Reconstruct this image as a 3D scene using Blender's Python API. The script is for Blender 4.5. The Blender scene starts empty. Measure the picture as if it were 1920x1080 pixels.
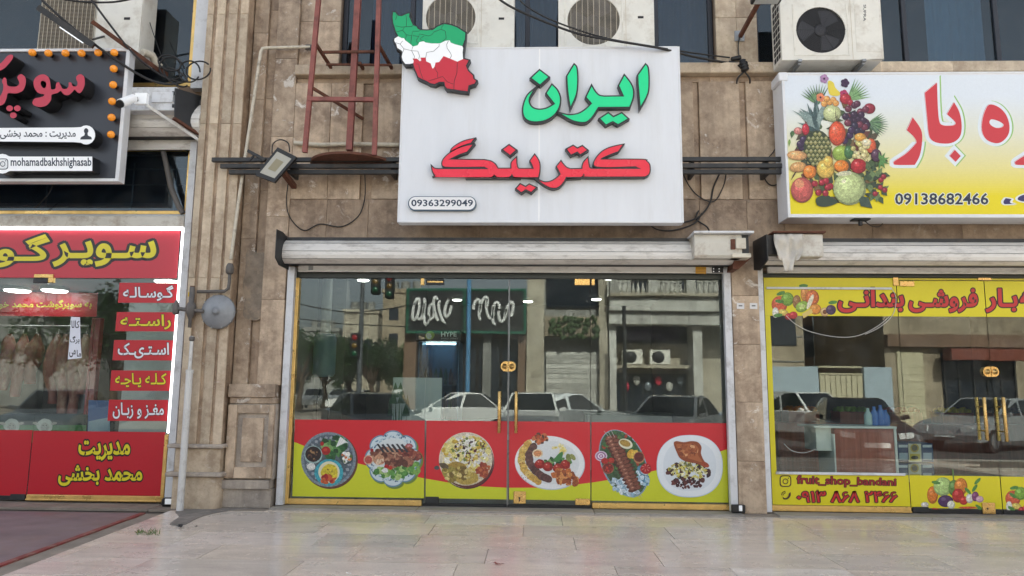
import bpy, bmesh, math, random, unicodedata
from mathutils import Vector, Matrix, noise
random.seed(7)
S = bpy.context.scene
COL = S.collection
R = math.radians

# ---------------------------------------------------------------- camera
FPX, CAMD, CAMH = 1350.0, 9.06, 1.45
_p, _y, _r = R(8.0), R(1.85), R(0.52)
_f = Vector((-math.sin(_y) * math.cos(_p), math.cos(_y) * math.cos(_p), math.sin(_p)))
_rt = Vector((math.cos(_y), math.sin(_y), 0))
_up = _rt.cross(_f)
_rt, _up = _rt * math.cos(_r) + _up * math.sin(_r), _up * math.cos(_r) - _rt * math.sin(_r)
CAMP = Vector((0, -CAMD, CAMH))
cam = bpy.data.cameras.new('camera')
cam.sensor_width = 36
cam.lens = FPX / 1920 * 36
cam.clip_end = 2000
camo = bpy.data.objects.new('camera', cam)
COL.objects.link(camo)
mw = Matrix.Identity(4)
for i in range(3):
    mw[i][0], mw[i][1], mw[i][2], mw[i][3] = _rt[i], _up[i], -_f[i], CAMP[i]
camo.matrix_world = mw
S.camera = camo


def ray(px, py):
    return _rt * ((px - 960) / FPX) + _up * ((540 - py) / FPX) + _f


def U(px, py, Y):
    """point of the photograph on the vertical plane y = Y"""
    r = ray(px, py)
    p = CAMP + r * ((Y + CAMD) / r.y)
    return (p.x, p.z)


def UX(px, py, Y): return U(px, py, Y)[0]
def UZ(px, py, Y): return U(px, py, Y)[1]


def G(px, py, Z=0.0):
    r = ray(px, py)
    p = CAMP + r * ((Z - CAMH) / r.z)
    return (p.x, p.y)


def MR(px, py, d):
    """a thing seen mirrored in the shop glass: d metres in front of the glass"""
    x, z = U(px, py, d)
    return (x, -d, z)


# ---------------------------------------------------------------- world, sun
SUN_EL, SUN_AZ = R(40), R(14)
w = bpy.data.worlds.new('World')
S.world = w
w.use_nodes = True
nt = w.node_tree
bg = nt.nodes['Background']
sky = nt.nodes.new('ShaderNodeTexSky')
sky.sky_type = 'NISHITA'
sky.sun_disc = False
sky.sun_elevation = SUN_EL
sky.sun_rotation = SUN_AZ
sky.air_density = 1.0
sky.dust_density = 4.0
sky.ozone_density = 1.0
hs = nt.nodes.new('ShaderNodeHueSaturation')
hs.inputs['Saturation'].default_value = 0.42
nt.links.new(sky.outputs[0], hs.inputs['Color'])
nt.links.new(hs.outputs[0], bg.inputs['Color'])
bg.inputs['Strength'].default_value = 0.10
sl = bpy.data.lights.new('sun', 'SUN')
sl.energy = 4.5
sl.angle = R(0.6)
sl.color = (1.0, 0.95, 0.87)
so = bpy.data.objects.new('sun', sl)
COL.objects.link(so)
sdir = Vector((math.sin(SUN_AZ) * math.cos(SUN_EL), math.cos(SUN_AZ) * math.cos(SUN_EL), math.sin(SUN_EL)))
so.rotation_euler = sdir.to_track_quat('Z', 'Y').to_euler()
so.location = (0, 30, 30)
S.view_settings.view_transform = 'Standard'
S.view_settings.look = 'None'
S.view_settings.exposure = 2.12
S.view_settings.gamma = 1
S.view_settings.use_curve_mapping = False
S.cycles.use_denoising = True
S.cycles.max_bounces = 10
S.cycles.transparent_max_bounces = 24
S.cycles.glossy_bounces = 5
S.cycles.diffuse_bounces = 4
S.cycles.caustics_reflective = False
S.cycles.caustics_refractive = False
S.cycles.sample_clamp_indirect = 6

# ---------------------------------------------------------------- materials


def lin(c):
    c = c / 255.0
    return c / 12.92 if c <= 0.04045 else ((c + 0.055) / 1.055) ** 2.4


def A(r, g, b, k=1.0):
    return tuple(min(0.85, lin(v) * k) for v in (r, g, b))


MATS = {}


def _node(nt, typ, **kw):
    n = nt.nodes.new(typ)
    for k, v in kw.items():
        setattr(n, k, v)
    return n


def M(name, col=(.5, .5, .5), rough=.5, metal=0.0, var=0.0, scale=6.0, bump=0.0, bscale=60.0, spec=.5,
      emit=None, es=0.0, dirt=None, dirt_amt=0.0, dirt_scale=3.0, rvar=0.0, coat=0.0, objvar=0.0, stretch=None):
    if name in MATS:
        return MATS[name]
    m = bpy.data.materials.new(name)
    m.use_nodes = True
    nt = m.node_tree
    b = nt.nodes['Principled BSDF']
    b.inputs['Base Color'].default_value = (*col, 1)
    b.inputs['Roughness'].default_value = rough
    b.inputs['Metallic'].default_value = metal
    b.inputs['Specular IOR Level'].default_value = spec
    b.inputs['Coat Weight'].default_value = coat
    if emit:
        b.inputs['Emission Color'].default_value = (*emit, 1)
        b.inputs['Emission Strength'].default_value = es
    L = nt.links
    if var or bump or dirt or rvar or objvar:
        tc = _node(nt, 'ShaderNodeTexCoord')
        vec = tc.outputs['Object']
        oi = _node(nt, 'ShaderNodeObjectInfo')
        ad = _node(nt, 'ShaderNodeVectorMath', operation='MULTIPLY_ADD')
        ad.inputs[1].default_value = (37, 53, 71)
        L.new(oi.outputs['Random'], ad.inputs[0])
        L.new(vec, ad.inputs[2])
        vec = ad.outputs[0]
        if stretch:
            mp = _node(nt, 'ShaderNodeMapping')
            mp.inputs['Scale'].default_value = stretch
            L.new(vec, mp.inputs[0])
            vec = mp.outputs[0]
        out = None
        if var or objvar:
            n1 = _node(nt, 'ShaderNodeTexNoise')
            n1.inputs['Scale'].default_value = scale
            n1.inputs['Detail'].default_value = 6
            n1.inputs['Roughness'].default_value = .62
            L.new(vec, n1.inputs['Vector'])
            mr = _node(nt, 'ShaderNodeMapRange')
            mr.inputs['From Min'].default_value = .3
            mr.inputs['From Max'].default_value = .7
            mr.inputs['To Min'].default_value = 1 - var
            mr.inputs['To Max'].default_value = 1 + var
            L.new(n1.outputs['Fac'], mr.inputs['Value'])
            fac = mr.outputs[0]
            if objvar:
                mo = _node(nt, 'ShaderNodeMapRange')
                mo.inputs['To Min'].default_value = 1 - objvar
                mo.inputs['To Max'].default_value = 1 + objvar
                L.new(oi.outputs['Random'], mo.inputs['Value'])
                mu = _node(nt, 'ShaderNodeMath', operation='MULTIPLY')
                L.new(fac, mu.inputs[0])
                L.new(mo.outputs[0], mu.inputs[1])
                fac = mu.outputs[0]
            vm = _node(nt, 'ShaderNodeVectorMath', operation='SCALE')
            vm.inputs[0].default_value = col
            L.new(fac, vm.inputs['Scale'])
            out = vm.outputs[0]
        if dirt:
            n2 = _node(nt, 'ShaderNodeTexNoise')
            n2.inputs['Scale'].default_value = dirt_scale
            n2.inputs['Detail'].default_value = 8
            n2.inputs['Roughness'].default_value = .7
            L.new(vec, n2.inputs['Vector'])
            m2 = _node(nt, 'ShaderNodeMapRange')
            m2.inputs['From Min'].default_value = .5
            m2.inputs['From Max'].default_value = .72
            m2.inputs['To Max'].default_value = dirt_amt
            L.new(n2.outputs['Fac'], m2.inputs['Value'])
            mx = _node(nt, 'ShaderNodeMix', data_type='RGBA')
            mx.inputs[6].default_value = (*col, 1)
            mx.inputs[7].default_value = (*dirt, 1)
            L.new(m2.outputs[0], mx.inputs[0])
            if out:
                L.new(out, mx.inputs[6])
            out = mx.outputs[2]
        if out:
            L.new(out, b.inputs['Base Color'])
        if rvar:
            n4 = _node(nt, 'ShaderNodeTexNoise')
            n4.inputs['Scale'].default_value = scale * .7
            n4.inputs['Detail'].default_value = 4
            L.new(vec, n4.inputs['Vector'])
            m4 = _node(nt, 'ShaderNodeMapRange')
            m4.inputs['From Min'].default_value = .3
            m4.inputs['From Max'].default_value = .7
            m4.inputs['To Min'].default_value = max(.02, rough - rvar)
            m4.inputs['To Max'].default_value = min(1, rough + rvar)
            L.new(n4.outputs['Fac'], m4.inputs['Value'])
            L.new(m4.outputs[0], b.inputs['Roughness'])
        if bump:
            n3 = _node(nt, 'ShaderNodeTexNoise')
            n3.inputs['Scale'].default_value = bscale
            n3.inputs['Detail'].default_value = 5
            L.new(vec, n3.inputs['Vector'])
            bp = _node(nt, 'ShaderNodeBump')
            bp.inputs['Strength'].default_value = bump
            bp.inputs['Distance'].default_value = .01
            L.new(n3.outputs['Fac'], bp.inputs['Height'])
            L.new(bp.outputs[0], b.inputs['Normal'])
    MATS[name] = m
    return m


def stone_mat(name, base, dark, pale, pale_amt=.8, rough=.6, scale=1.0, streak=.35):
    """weathered travertine cladding: cloudy brown, fine pits, pale flaked patches, rain streaks"""
    m = bpy.data.materials.new(name)
    m.use_nodes = True
    nt = m.node_tree
    L = nt.links
    b = nt.nodes['Principled BSDF']
    b.inputs['Roughness'].default_value = rough
    tc = _node(nt, 'ShaderNodeTexCoord')
    oi = _node(nt, 'ShaderNodeObjectInfo')
    ad = _node(nt, 'ShaderNodeVectorMath', operation='MULTIPLY_ADD')
    ad.inputs[1].default_value = (37, 53, 71)
    L.new(oi.outputs['Random'], ad.inputs[0])
    L.new(tc.outputs['Object'], ad.inputs[2])
    vec = ad.outputs[0]

    def nz(sc, det=7, ro=.65, v=None, dist=0.0):
        n = _node(nt, 'ShaderNodeTexNoise')
        n.inputs['Scale'].default_value = sc * scale
        n.inputs['Detail'].default_value = det
        n.inputs['Roughness'].default_value = ro
        n.inputs['Distortion'].default_value = dist
        L.new(v or vec, n.inputs['Vector'])
        return n.outputs['Fac']

    def rng(s, a, c, t0=0.0, t1=1.0):
        q = _node(nt, 'ShaderNodeMapRange')
        q.inputs['From Min'].default_value = a
        q.inputs['From Max'].default_value = c
        q.inputs['To Min'].default_value = t0
        q.inputs['To Max'].default_value = t1
        L.new(s, q.inputs['Value'])
        return q.outputs[0]

    def mix(fac, a, c):
        q = _node(nt, 'ShaderNodeMix', data_type='RGBA')
        L.new(fac, q.inputs[0])
        for i, s in ((6, a), (7, c)):
            if isinstance(s, tuple):
                q.inputs[i].default_value = (*s, 1)
            else:
                L.new(s, q.inputs[i])
        return q.outputs[2]
    c = mix(rng(nz(2.3, 10, .68, None, .35), .40, .62), base, dark)
    c = mix(rng(nz(.9, 4, .6), .48, .62, 0, .4), c, tuple(v * .75 for v in dark))
    c = mix(rng(nz(9, 6, .7), .45, .75, 0, .55), c, tuple(min(.8, v * 1.35) for v in base))
    mp = _node(nt, 'ShaderNodeMapping')
    mp.inputs['Scale'].default_value = (7, 7, .5)
    L.new(vec, mp.inputs[0])
    c = mix(rng(nz(1.0, 5, .6, mp.outputs[0]), .48, .72, 0, streak * 1.25), c, tuple(v * .5 for v in dark))
    c = mix(rng(nz(4.6, 10, .76, None, .6), .59, .65, 0, pale_amt), c, pale)
    c = mix(rng(nz(60, 3, .6), .62, .72, 0, .5), c, tuple(v * .45 for v in dark))
    vo = _node(nt, 'ShaderNodeMapRange')
    vo.inputs['To Min'].default_value = .84
    vo.inputs['To Max'].default_value = 1.16
    L.new(oi.outputs['Random'], vo.inputs['Value'])
    sc = _node(nt, 'ShaderNodeVectorMath', operation='SCALE')
    L.new(c, sc.inputs[0])
    L.new(vo.outputs[0], sc.inputs['Scale'])
    L.new(sc.outputs[0], b.inputs['Base Color'])
    bp = _node(nt, 'ShaderNodeBump')
    bp.inputs['Strength'].default_value = .5
    bp.inputs['Distance'].default_value = .012
    L.new(nz(22, 8, .7), bp.inputs['Height'])
    L.new(bp.outputs[0], b.inputs['Normal'])
    MATS[name] = m
    return m


def print_mat(name='print', rough=.42):
    """flat print: the ink colour is stored per face, its alpha says how much photographic grain the motif has"""
    m = bpy.data.materials.new(name)
    m.use_nodes = True
    nt = m.node_tree
    L = nt.links
    b = nt.nodes['Principled BSDF']
    a = _node(nt, 'ShaderNodeAttribute', attribute_name='Ink')
    tc = _node(nt, 'ShaderNodeTexCoord')
    fac = None
    for sc, lo, hi in ((38, .62, 1.3), (130, .6, 1.4)):
        n = _node(nt, 'ShaderNodeTexNoise')
        n.inputs['Scale'].default_value = sc
        n.inputs['Detail'].default_value = 5
        n.inputs['Roughness'].default_value = .65
        n.inputs['Distortion'].default_value = .6
        L.new(tc.outputs['Object'], n.inputs['Vector'])
        q = _node(nt, 'ShaderNodeMapRange')
        q.inputs['From Min'].default_value = .33
        q.inputs['From Max'].default_value = .67
        q.inputs['To Min'].default_value = lo
        q.inputs['To Max'].default_value = hi
        L.new(n.outputs['Fac'], q.inputs['Value'])
        if fac is None:
            fac = q.outputs[0]
        else:
            u = _node(nt, 'ShaderNodeMath', operation='MULTIPLY')
            L.new(fac, u.inputs[0])
            L.new(q.outputs[0], u.inputs[1])
            fac = u.outputs[0]
    mx = _node(nt, 'ShaderNodeMix', data_type='FLOAT')
    mx.inputs[2].default_value = 1.0
    al = _node(nt, 'ShaderNodeMapRange')
    al.inputs['To Min'].default_value = .06
    L.new(a.outputs['Alpha'], al.inputs['Value'])
    L.new(al.outputs[0], mx.inputs[0])
    L.new(fac, mx.inputs[3])
    vm = _node(nt, 'ShaderNodeVectorMath', operation='SCALE')
    L.new(a.outputs['Color'], vm.inputs[0])
    L.new(mx.outputs[0], vm.inputs['Scale'])
    L.new(vm.outputs[0], b.inputs['Base Color'])
    b.inputs['Roughness'].default_value = rough
    MATS[name] = m
    return m


# ---------------------------------------------------------------- mesh building
WLOC = {}


class MB:
    def __init__(s):
        s.v, s.f, s.mi, s.ink, s.sm = [], [], [], [], []

    def add(s, verts, faces, mi=0, ink=None, smooth=False):
        o = len(s.v)
        s.v += [tuple(p) for p in verts]
        for f in faces:
            s.f.append(tuple(i + o for i in f))
            s.mi.append(mi)
            s.ink.append(ink or (.5, .5, .5))
            s.sm.append(smooth)
        return s

    def box(s, x0, x1, y0, y1, z0, z1, bev=0.0, mi=0, ink=None):
        x0, x1 = min(x0, x1), max(x0, x1)
        y0, y1 = min(y0, y1), max(y0, y1)
        z0, z1 = min(z0, z1), max(z0, z1)
        if bev <= 0:
            v = [(x, y, z) for z in (z0, z1) for y in (y0, y1) for x in (x0, x1)]
            return s.add(v, [(0, 2, 3, 1), (4, 5, 7, 6), (0, 1, 5, 4), (2, 6, 7, 3), (0, 4, 6, 2), (1, 3, 7, 5)], mi, ink)
        b = min(bev, (x1 - x0) * .45, (y1 - y0) * .45, (z1 - z0) * .45)
        v, idx = [], {}
        for ix, x in ((0, x0), (1, x1)):
            for iy, y in ((0, y0), (1, y1)):
                for iz, z in ((0, z0), (1, z1)):
                    dx, dy, dz = (b if ix == 0 else -b), (b if iy == 0 else -b), (b if iz == 0 else -b)
                    for ax, p in ((0, (x, y + dy, z + dz)), (1, (x + dx, y, z + dz)), (2, (x + dx, y + dy, z))):
                        idx[ix, iy, iz, ax] = len(v)
                        v.append(p)
        q = lambda *k: idx[k]
        fs = []
        for i in (0, 1):
            a = [q(i, 0, 0, 0), q(i, 1, 0, 0), q(i, 1, 1, 0), q(i, 0, 1, 0)]
            c = [q(0, i, 0, 1), q(1, i, 0, 1), q(1, i, 1, 1), q(0, i, 1, 1)]
            d = [q(0, 0, i, 2), q(1, 0, i, 2), q(1, 1, i, 2), q(0, 1, i, 2)]
            fs += [a if i else a[::-1], c[::-1] if i else c, d if i else d[::-1]]
        for i in (0, 1):
            for j in (0, 1):
                e = [q(i, j, 0, 0), q(i, j, 0, 1), q(i, j, 1, 1), q(i, j, 1, 0)]
                g = [q(i, 0, j, 0), q(i, 1, j, 0), q(i, 1, j, 2), q(i, 0, j, 2)]
                h = [q(0, i, j, 1), q(1, i, j, 1), q(1, i, j, 2), q(0, i, j, 2)]
                fs += [e if i == j else e[::-1], g if i == j else g[::-1], h if i != j else h[::-1]]
        for ix in (0, 1):
            for iy in (0, 1):
                for iz in (0, 1):
                    t = [q(ix, iy, iz, 0), q(ix, iy, iz, 1), q(ix, iy, iz, 2)]
                    fs.append(t if (ix + iy + iz) % 2 else t[::-1])
        return s.add(v, fs, mi, ink)

    def prism(s, pts, y0, y1, mi=0, ink=None, cap=True, side_mi=None, side_ink=None):
        """polygon in (x, z) extruded from y0 (front) to y1"""
        n = len(pts)
        v = [(x, y0, z) for x, z in pts] + [(x, y1, z) for x, z in pts]
        if cap:
            s.add(v[:n], [tuple(range(n))], mi, ink)
            s.add(v[n:], [tuple(range(n))[::-1]], mi, ink)
        s.add(v, [(i, (i + 1) % n, n + (i + 1) % n, n + i) for i in range(n)],
              mi if side_mi is None else side_mi, side_ink or ink)
        return s

    def tube(s, pts, r, n=8, mi=0, ink=None, caps=True, smooth=True):
        P = [Vector(p) for p in pts]
        rs = r if isinstance(r, (list, tuple)) else [r] * len(P)
        rings = []
        prev = None
        for i, p in enumerate(P):
            d = (P[min(i + 1, len(P) - 1)] - P[max(i - 1, 0)])
            if d.length < 1e-9:
                d = Vector((0, 0, 1))
            d.normalize()
            a = prev if prev is not None else (Vector((0, 0, 1)) if abs(d.z) < .9 else Vector((1, 0, 0)))
            u = (a - d * a.dot(d))
            if u.length < 1e-6:
                u = d.orthogonal()
            u.normalize()
            prev = u
            w_ = d.cross(u)
            rings.append([p + (u * math.cos(2 * math.pi * k / n) + w_ * math.sin(2 * math.pi * k / n)) * rs[i] for k in range(n)])
        v = [q for rg in rings for q in rg]
        fs = []
        for i in range(len(P) - 1):
            for k in range(n):
                fs.append((i * n + k, i * n + (k + 1) % n, (i + 1) * n + (k + 1) % n, (i + 1) * n + k))
        s.add(v, fs, mi, ink, smooth)
        if caps:
            s.add(rings[0], [tuple(range(n))[::-1]], mi, ink)
            s.add(rings[-1], [tuple(range(n))], mi, ink)
        return s

    def bar(s, a, b, wx, wz, mi=0):
        """rectangular bar from a to b"""
        a, b = Vector(a), Vector(b)
        d = (b - a).normalized()
        u = Vector((0, 1, 0)) if abs(d.y) < .8 else Vector((0, 0, 1))
        u = (u - d * u.dot(d)).normalized()
        w_ = d.cross(u)
        v = [p + u * (wx / 2 * i) + w_ * (wz / 2 * j) for p in (a, b) for i, j in ((-1, -1), (1, -1), (1, 1), (-1, 1))]
        return s.add(v, [(0, 1, 2, 3)[::-1], (4, 5, 6, 7), (0, 1, 5, 4), (1, 2, 6, 5), (2, 3, 7, 6), (3, 0, 4, 7)], mi)

    def disc(s, c, axis, r, n=24, mi=0, ink=None, rz=None):
        c = Vector(c)
        axis = Vector(axis).normalized()
        u = axis.orthogonal().normalized()
        w_ = axis.cross(u)
        v = [c + u * math.cos(2 * math.pi * k / n) * r + w_ * math.sin(2 * math.pi * k / n) * (rz or r) for k in range(n)]
        return s.add(v, [tuple(range(n))], mi, ink)

    def cyl(s, a, b, r, n=20, mi=0, r2=None, smooth=True):
        return s.tube([a, b], [r, r if r2 is None else r2], n, mi, smooth=smooth)

    def lathe(s, c, axis, prof, n=24, mi=0, smooth=True):
        """prof: list of (radius, height along axis)"""
        c, axis = Vector(c), Vector(axis).normalized()
        u = axis.orthogonal().normalized()
        w_ = axis.cross(u)
        v = []
        for r, h in prof:
            for k in range(n):
                a = 2 * math.pi * k / n
                v.append(c + axis * h + (u * math.cos(a) + w_ * math.sin(a)) * r)
        fs = [(i * n + k, i * n + (k + 1) % n, (i + 1) * n + (k + 1) % n, (i + 1) * n + k)
              for i in range(len(prof) - 1) for k in range(n)]
        fs.append(tuple(range(n))[::-1])
        fs.append(tuple((len(prof) - 1) * n + k for k in range(n)))
        return s.add(v, fs, mi, None, smooth)

    def sphere(s, c, r, n=10, mi=0, sc=(1, 1, 1), ink=None, jit=0.0):
        c = Vector(c)
        m_ = n // 2 + 1
        v = []
        for i in range(m_ + 1):
            th = math.pi * i / m_
            for k in range(n):
                a = 2 * math.pi * k / n
                q = Vector((math.sin(th) * math.cos(a), math.sin(th) * math.sin(a), math.cos(th)))
                j = 1 + (noise.noise(q * 2.3 + c * 3.1) * jit if jit else 0)
                v.append(c + Vector((q.x * sc[0], q.y * sc[1], q.z * sc[2])) * r * j)
        return s.add(v, [(i * n + k, (i + 1) * n + k, (i + 1) * n + (k + 1) % n, i * n + (k + 1) % n)
                         for i in range(m_) for k in range(n)], mi, ink, True)

    def build(s, name, mats, parent=None, ink=False, recenter=True):
        if not isinstance(mats, (list, tuple)):
            mats = [mats]
        me = bpy.data.meshes.new(name)
        if recenter and s.v:
            xs, ys, zs = zip(*s.v)
            L = Vector(((min(xs) + max(xs)) / 2, (min(ys) + max(ys)) / 2, min(zs)))
        else:
            L = Vector((0, 0, 0))
        me.from_pydata([tuple(Vector(p) - L) for p in s.v], [], s.f)
        for m in mats:
            me.materials.append(MATS[m] if isinstance(m, str) else m)
        if len(mats) > 1:
            me.polygons.foreach_set('material_index', s.mi)
        if any(s.sm):
            me.polygons.foreach_set('use_smooth', s.sm)
        if ink:
            ca = me.color_attributes.new('Ink', 'FLOAT_COLOR', 'CORNER')
            data = []
            for p in me.polygons:
                k_ = s.ink[p.index]
                data += [*k_[:3], k_[3] if len(k_) > 3 else 0.0] * p.loop_total
            ca.data.foreach_set('color', data)
        me.update()
        o = bpy.data.objects.new(name, me)
        COL.objects.link(o)
        place(o, L, parent)
        return o


def place(o, L, parent=None):
    L = Vector(L)
    o.location = L
    WLOC[o.name] = L
    if parent is not None:
        o.parent = parent
        o.matrix_parent_inverse = Matrix.Translation(-WLOC[parent.name])


def empty(name, loc, parent=None):
    o = bpy.data.objects.new(name, None)
    o.empty_display_size = .1
    COL.objects.link(o)
    place(o, loc, parent)
    return o


def tag(o, label=None, cat=None, group=None, kind=None):
    if label: o['label'] = label
    if cat: o['category'] = cat
    if group: o['group'] = group
    if kind: o['kind'] = kind
    return o


def thing(name, loc, label, cat, group=None):
    return tag(empty(name, loc), label, cat, group)


def copy_tree(o, delta, parent=None, loc0=None):
    """a copy of a thing and of its parts, moved by delta"""
    c = o.copy()
    COL.objects.link(c)
    if parent is None:
        c.location = o.location + Vector(delta)
        WLOC[c.name] = WLOC[o.name] + Vector(delta)
    else:
        c.parent = parent
        WLOC[c.name] = WLOC[o.name] + Vector(delta)
    for ch in list(o.children):
        copy_tree(ch, delta, c)
    return c


# ---------------------------------------------------------------- lettering and flat prints
_forms = {}
for cp in list(range(0xFB50, 0xFBFF)) + list(range(0xFE80, 0xFEF5)):
    d = unicodedata.decomposition(chr(cp)).split()
    if len(d) == 2 and d[0] in ('<isolated>', '<final>', '<initial>', '<medial>'):
        _forms.setdefault(chr(int(d[1], 16)), {})[d[0][1:-1]] = chr(cp)


def shape(t):
    out = []
    joinL = lambda ch: ch == '\u0640' or 'initial' in _forms.get(ch, {})
    joinR = lambda ch: ch == '\u0640' or 'final' in _forms.get(ch, {})
    for i, ch in enumerate(t):
        if ch not in _forms:
            out.append(ch)
            continue
        p = i > 0 and joinL(t[i - 1]) and joinR(ch)
        n = i + 1 < len(t) and joinL(ch) and joinR(t[i + 1])
        k = 'medial' if p and n else 'final' if p else 'initial' if n else 'isolated'
        out.append(_forms[ch].get(k, _forms[ch].get('isolated', ch)))
    if any('\u0600' <= c <= '\u06ef' for c in t):
        out = out[::-1]
    return ''.join(out)


def curve_mesh(cu):
    o = bpy.data.objects.new('tmp', cu)
    COL.objects.link(o)
    dg = bpy.context.evaluated_depsgraph_get()
    me = bpy.data.meshes.new_from_object(o.evaluated_get(dg))
    v = [tuple(q.co) for q in me.vertices]
    f = [tuple(p.vertices) for p in me.polygons]
    bpy.data.objects.remove(o)
    bpy.data.curves.remove(cu)
    bpy.data.meshes.remove(me)
    return v, f


_adv = {}


def _glyph(ch, off):
    cu = bpy.data.curves.new('t', 'FONT')
    cu.body = ch
    cu.resolution_u = 2
    cu.offset = off
    cu.fill_mode = 'FRONT'
    return curve_mesh(cu)


def _advance(ch):
    if ch not in _adv:
        if '|' not in _adv:
            _adv['|'] = max(q[0] for q in _glyph('||', 0)[0]) - max(q[0] for q in _glyph('|', 0)[0])
            _adv['_bar'] = max(q[0] for q in _glyph('|', 0)[0])
        if ch != '|':
            _adv[ch] = max(q[0] for q in _glyph(ch + '|', 0)[0]) - _adv['_bar']
    return _adv[ch]


_gc = {}


def text_mesh(t, off=0.0, grow_=0.0):
    """each character filled on its own, a hair apart in depth, so that joined letters may overlap;
    grow_ thickens the strokes evenly by overprinting"""
    V, Fc, x, lay = [], [], 0.0, 0
    ring = [(0, 0)] + ([(grow_ * math.cos(k * .6283), grow_ * math.sin(k * .6283)) for k in range(10)] if grow_ else [])
    for ch in shape(t):
        if ch.strip():
            if (ch, off) not in _gc:
                _gc[ch, off] = _glyph(ch, off)
            v, f = _gc[ch, off]
            for dx, dy in ring:
                o = len(V)
                V += [(q[0] + x + dx, q[1] + dy, lay * 8e-6) for q in v]
                Fc += [tuple(i + o for i in q) for q in f]
                lay += 1
        x += _advance(ch)
    return V, Fc


def poly_mesh(polys, off=0.0, extrude=0.0):
    """polys: list of closed 2-D outlines (holes by even-odd)"""
    cu = bpy.data.curves.new('p', 'CURVE')
    cu.dimensions = '2D'
    cu.fill_mode = 'BOTH' if extrude else 'FRONT'
    cu.offset = off
    cu.extrude = extrude
    for pts in polys:
        sp = cu.splines.new('POLY')
        sp.points.add(len(pts) - 1)
        for q, p in zip(sp.points, pts):
            q.co = (p[0], p[1], 0, 1)
        sp.use_cyclic_u = True
    return curve_mesh(cu)


def crom(pts, n=5):
    """closed outline: points given as (x, y) are smooth, (x, y, 1) are corners"""
    out = []
    N = len(pts)
    for i in range(N):
        p0, p1, p2, p3 = (pts[(i + k) % N] for k in (-1, 0, 1, 2))
        if len(p1) > 2: p0 = p1
        if len(p2) > 2: p3 = p2
        if len(p1) > 2 and len(p2) > 2:
            out.append(p1[:2])
            continue
        for k in range(n):
            t = k / n
            q = []
            for a in (0, 1):
                q.append(.5 * ((2 * p1[a]) + (p2[a] - p0[a]) * t + (2 * p0[a] - 5 * p1[a] + 4 * p2[a] - p3[a]) * t * t
                               + (3 * p1[a] - p0[a] - 3 * p2[a] + p3[a]) * t ** 3))
            out.append(tuple(q))
    return out


class Print(MB):
    """inked shapes given in photograph pixels, laid on the plane y = Y, each a hair in front of the last"""

    def __init__(s, Y, step=.000014):
        super().__init__()
        s.Y, s.k, s.step = Y, 0, step

    def yy(s):
        s.k += 1
        return s.Y - s.k * s.step

    def poly(s, pts, ink):
        y = s.yy()
        n = len(pts)
        q = [U(p[0], p[1], s.Y) for p in pts]
        return s.add([(a, y, b) for a, b in q], [tuple(range(n))], 0, ink)

    def wrect(s, x0, z0, x1, z1, ink):
        y = s.yy()
        return s.add([(x0, y, z0), (x1, y, z0), (x1, y, z1), (x0, y, z1)], [(0, 1, 2, 3)], 0, ink)

    def ell(s, cx, cy, rx, ry, ink, rot=0, n=28, wob=0.0, seed=0):
        y = s.yy()
        rnd = random.Random(seed)
        ph = [rnd.uniform(0, 6.28) for _ in range(3)]
        v = []
        for k in range(n):
            a = 2 * math.pi * k / n
            w_ = 1 + wob * (math.sin(3 * a + ph[0]) + .7 * math.sin(5 * a + ph[1]) + .5 * math.sin(8 * a + ph[2]))
            x, z = math.cos(a) * rx * w_, math.sin(a) * ry * w_
            x, z = x * math.cos(rot) - z * math.sin(rot), x * math.sin(rot) + z * math.cos(rot)
            q = U(cx + x, cy + z, s.Y)
            v.append((q[0], y, q[1]))
        return s.add(v, [tuple(range(n))], 0, (*ink[:3], .12 if min(ink[:3]) > .42 and rx > 8 else 1.0))

    def text(s, t, x0, y0, x1, y1, ink, outline=None, ow=.06, bold=.015, skew=None):
        """fit the text into the pixel box; skew = (x0b, x1b) for the lower edge"""
        base = text_mesh(t, bold)
        xs = [p[0] for p in base[0]]
        ys = [p[1] for p in base[0]]
        bx = (min(xs), max(xs), min(ys), max(ys))
        lo = skew or (x0, x1)

        def mp(p):
            a = (p[0] - bx[0]) / (bx[1] - bx[0])
            b = (p[1] - bx[2]) / (bx[3] - bx[2])
            ya = y1 if not isinstance(y1, tuple) else y1[0] + (y1[1] - y1[0]) * a
            yt = y0 if not isinstance(y0, tuple) else y0[0] + (y0[1] - y0[0]) * a
            xl = lo[0] + (lo[1] - lo[0]) * a
            xt = x0 + (x1 - x0) * a
            return U(xl + (xt - xl) * b, ya + (yt - ya) * b, s.Y)
        if outline is not None:
            ov, of = text_mesh(t, bold, ow)
            y = s.yy()
            s.k += int(max(q[2] for q in ov) / s.step) + 3
            s.add([(mp(p)[0], y - p[2], mp(p)[1]) for p in ov], of, 0, outline)
        y = s.yy()
        s.k += 12
        s.add([(mp(p)[0], y - p[2], mp(p)[1]) for p in base[0]], base[1], 0, ink)
        return s


def cable(name, pts, r, mat, parent=None, n=6, sub=6):
    """a wire through 3-D points, smoothed"""
    P = [Vector(p) for p in pts]
    out = []
    for i in range(len(P) - 1):
        p0, p1, p2, p3 = P[max(i - 1, 0)], P[i], P[i + 1], P[min(i + 2, len(P) - 1)]
        for k in range(sub):
            t = k / sub
            out.append(.5 * ((2 * p1) + (p2 - p0) * t + (2 * p0 - 5 * p1 + 4 * p2 - p3) * t * t + (3 * p1 - p0 - 3 * p2 + p3) * t ** 3))
    out.append(P[-1])
    return MB().tube(out, r, n).build(name, mat, parent)


def pxw(pts, Y):
    """pixel path -> 3-D path; each point (px, py) or (px, py, Y)"""
    o = []
    for p in pts:
        y = p[2] if len(p) > 2 else Y
        x, z = U(p[0], p[1], y)
        o.append((x, y, z))
    return o

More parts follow.
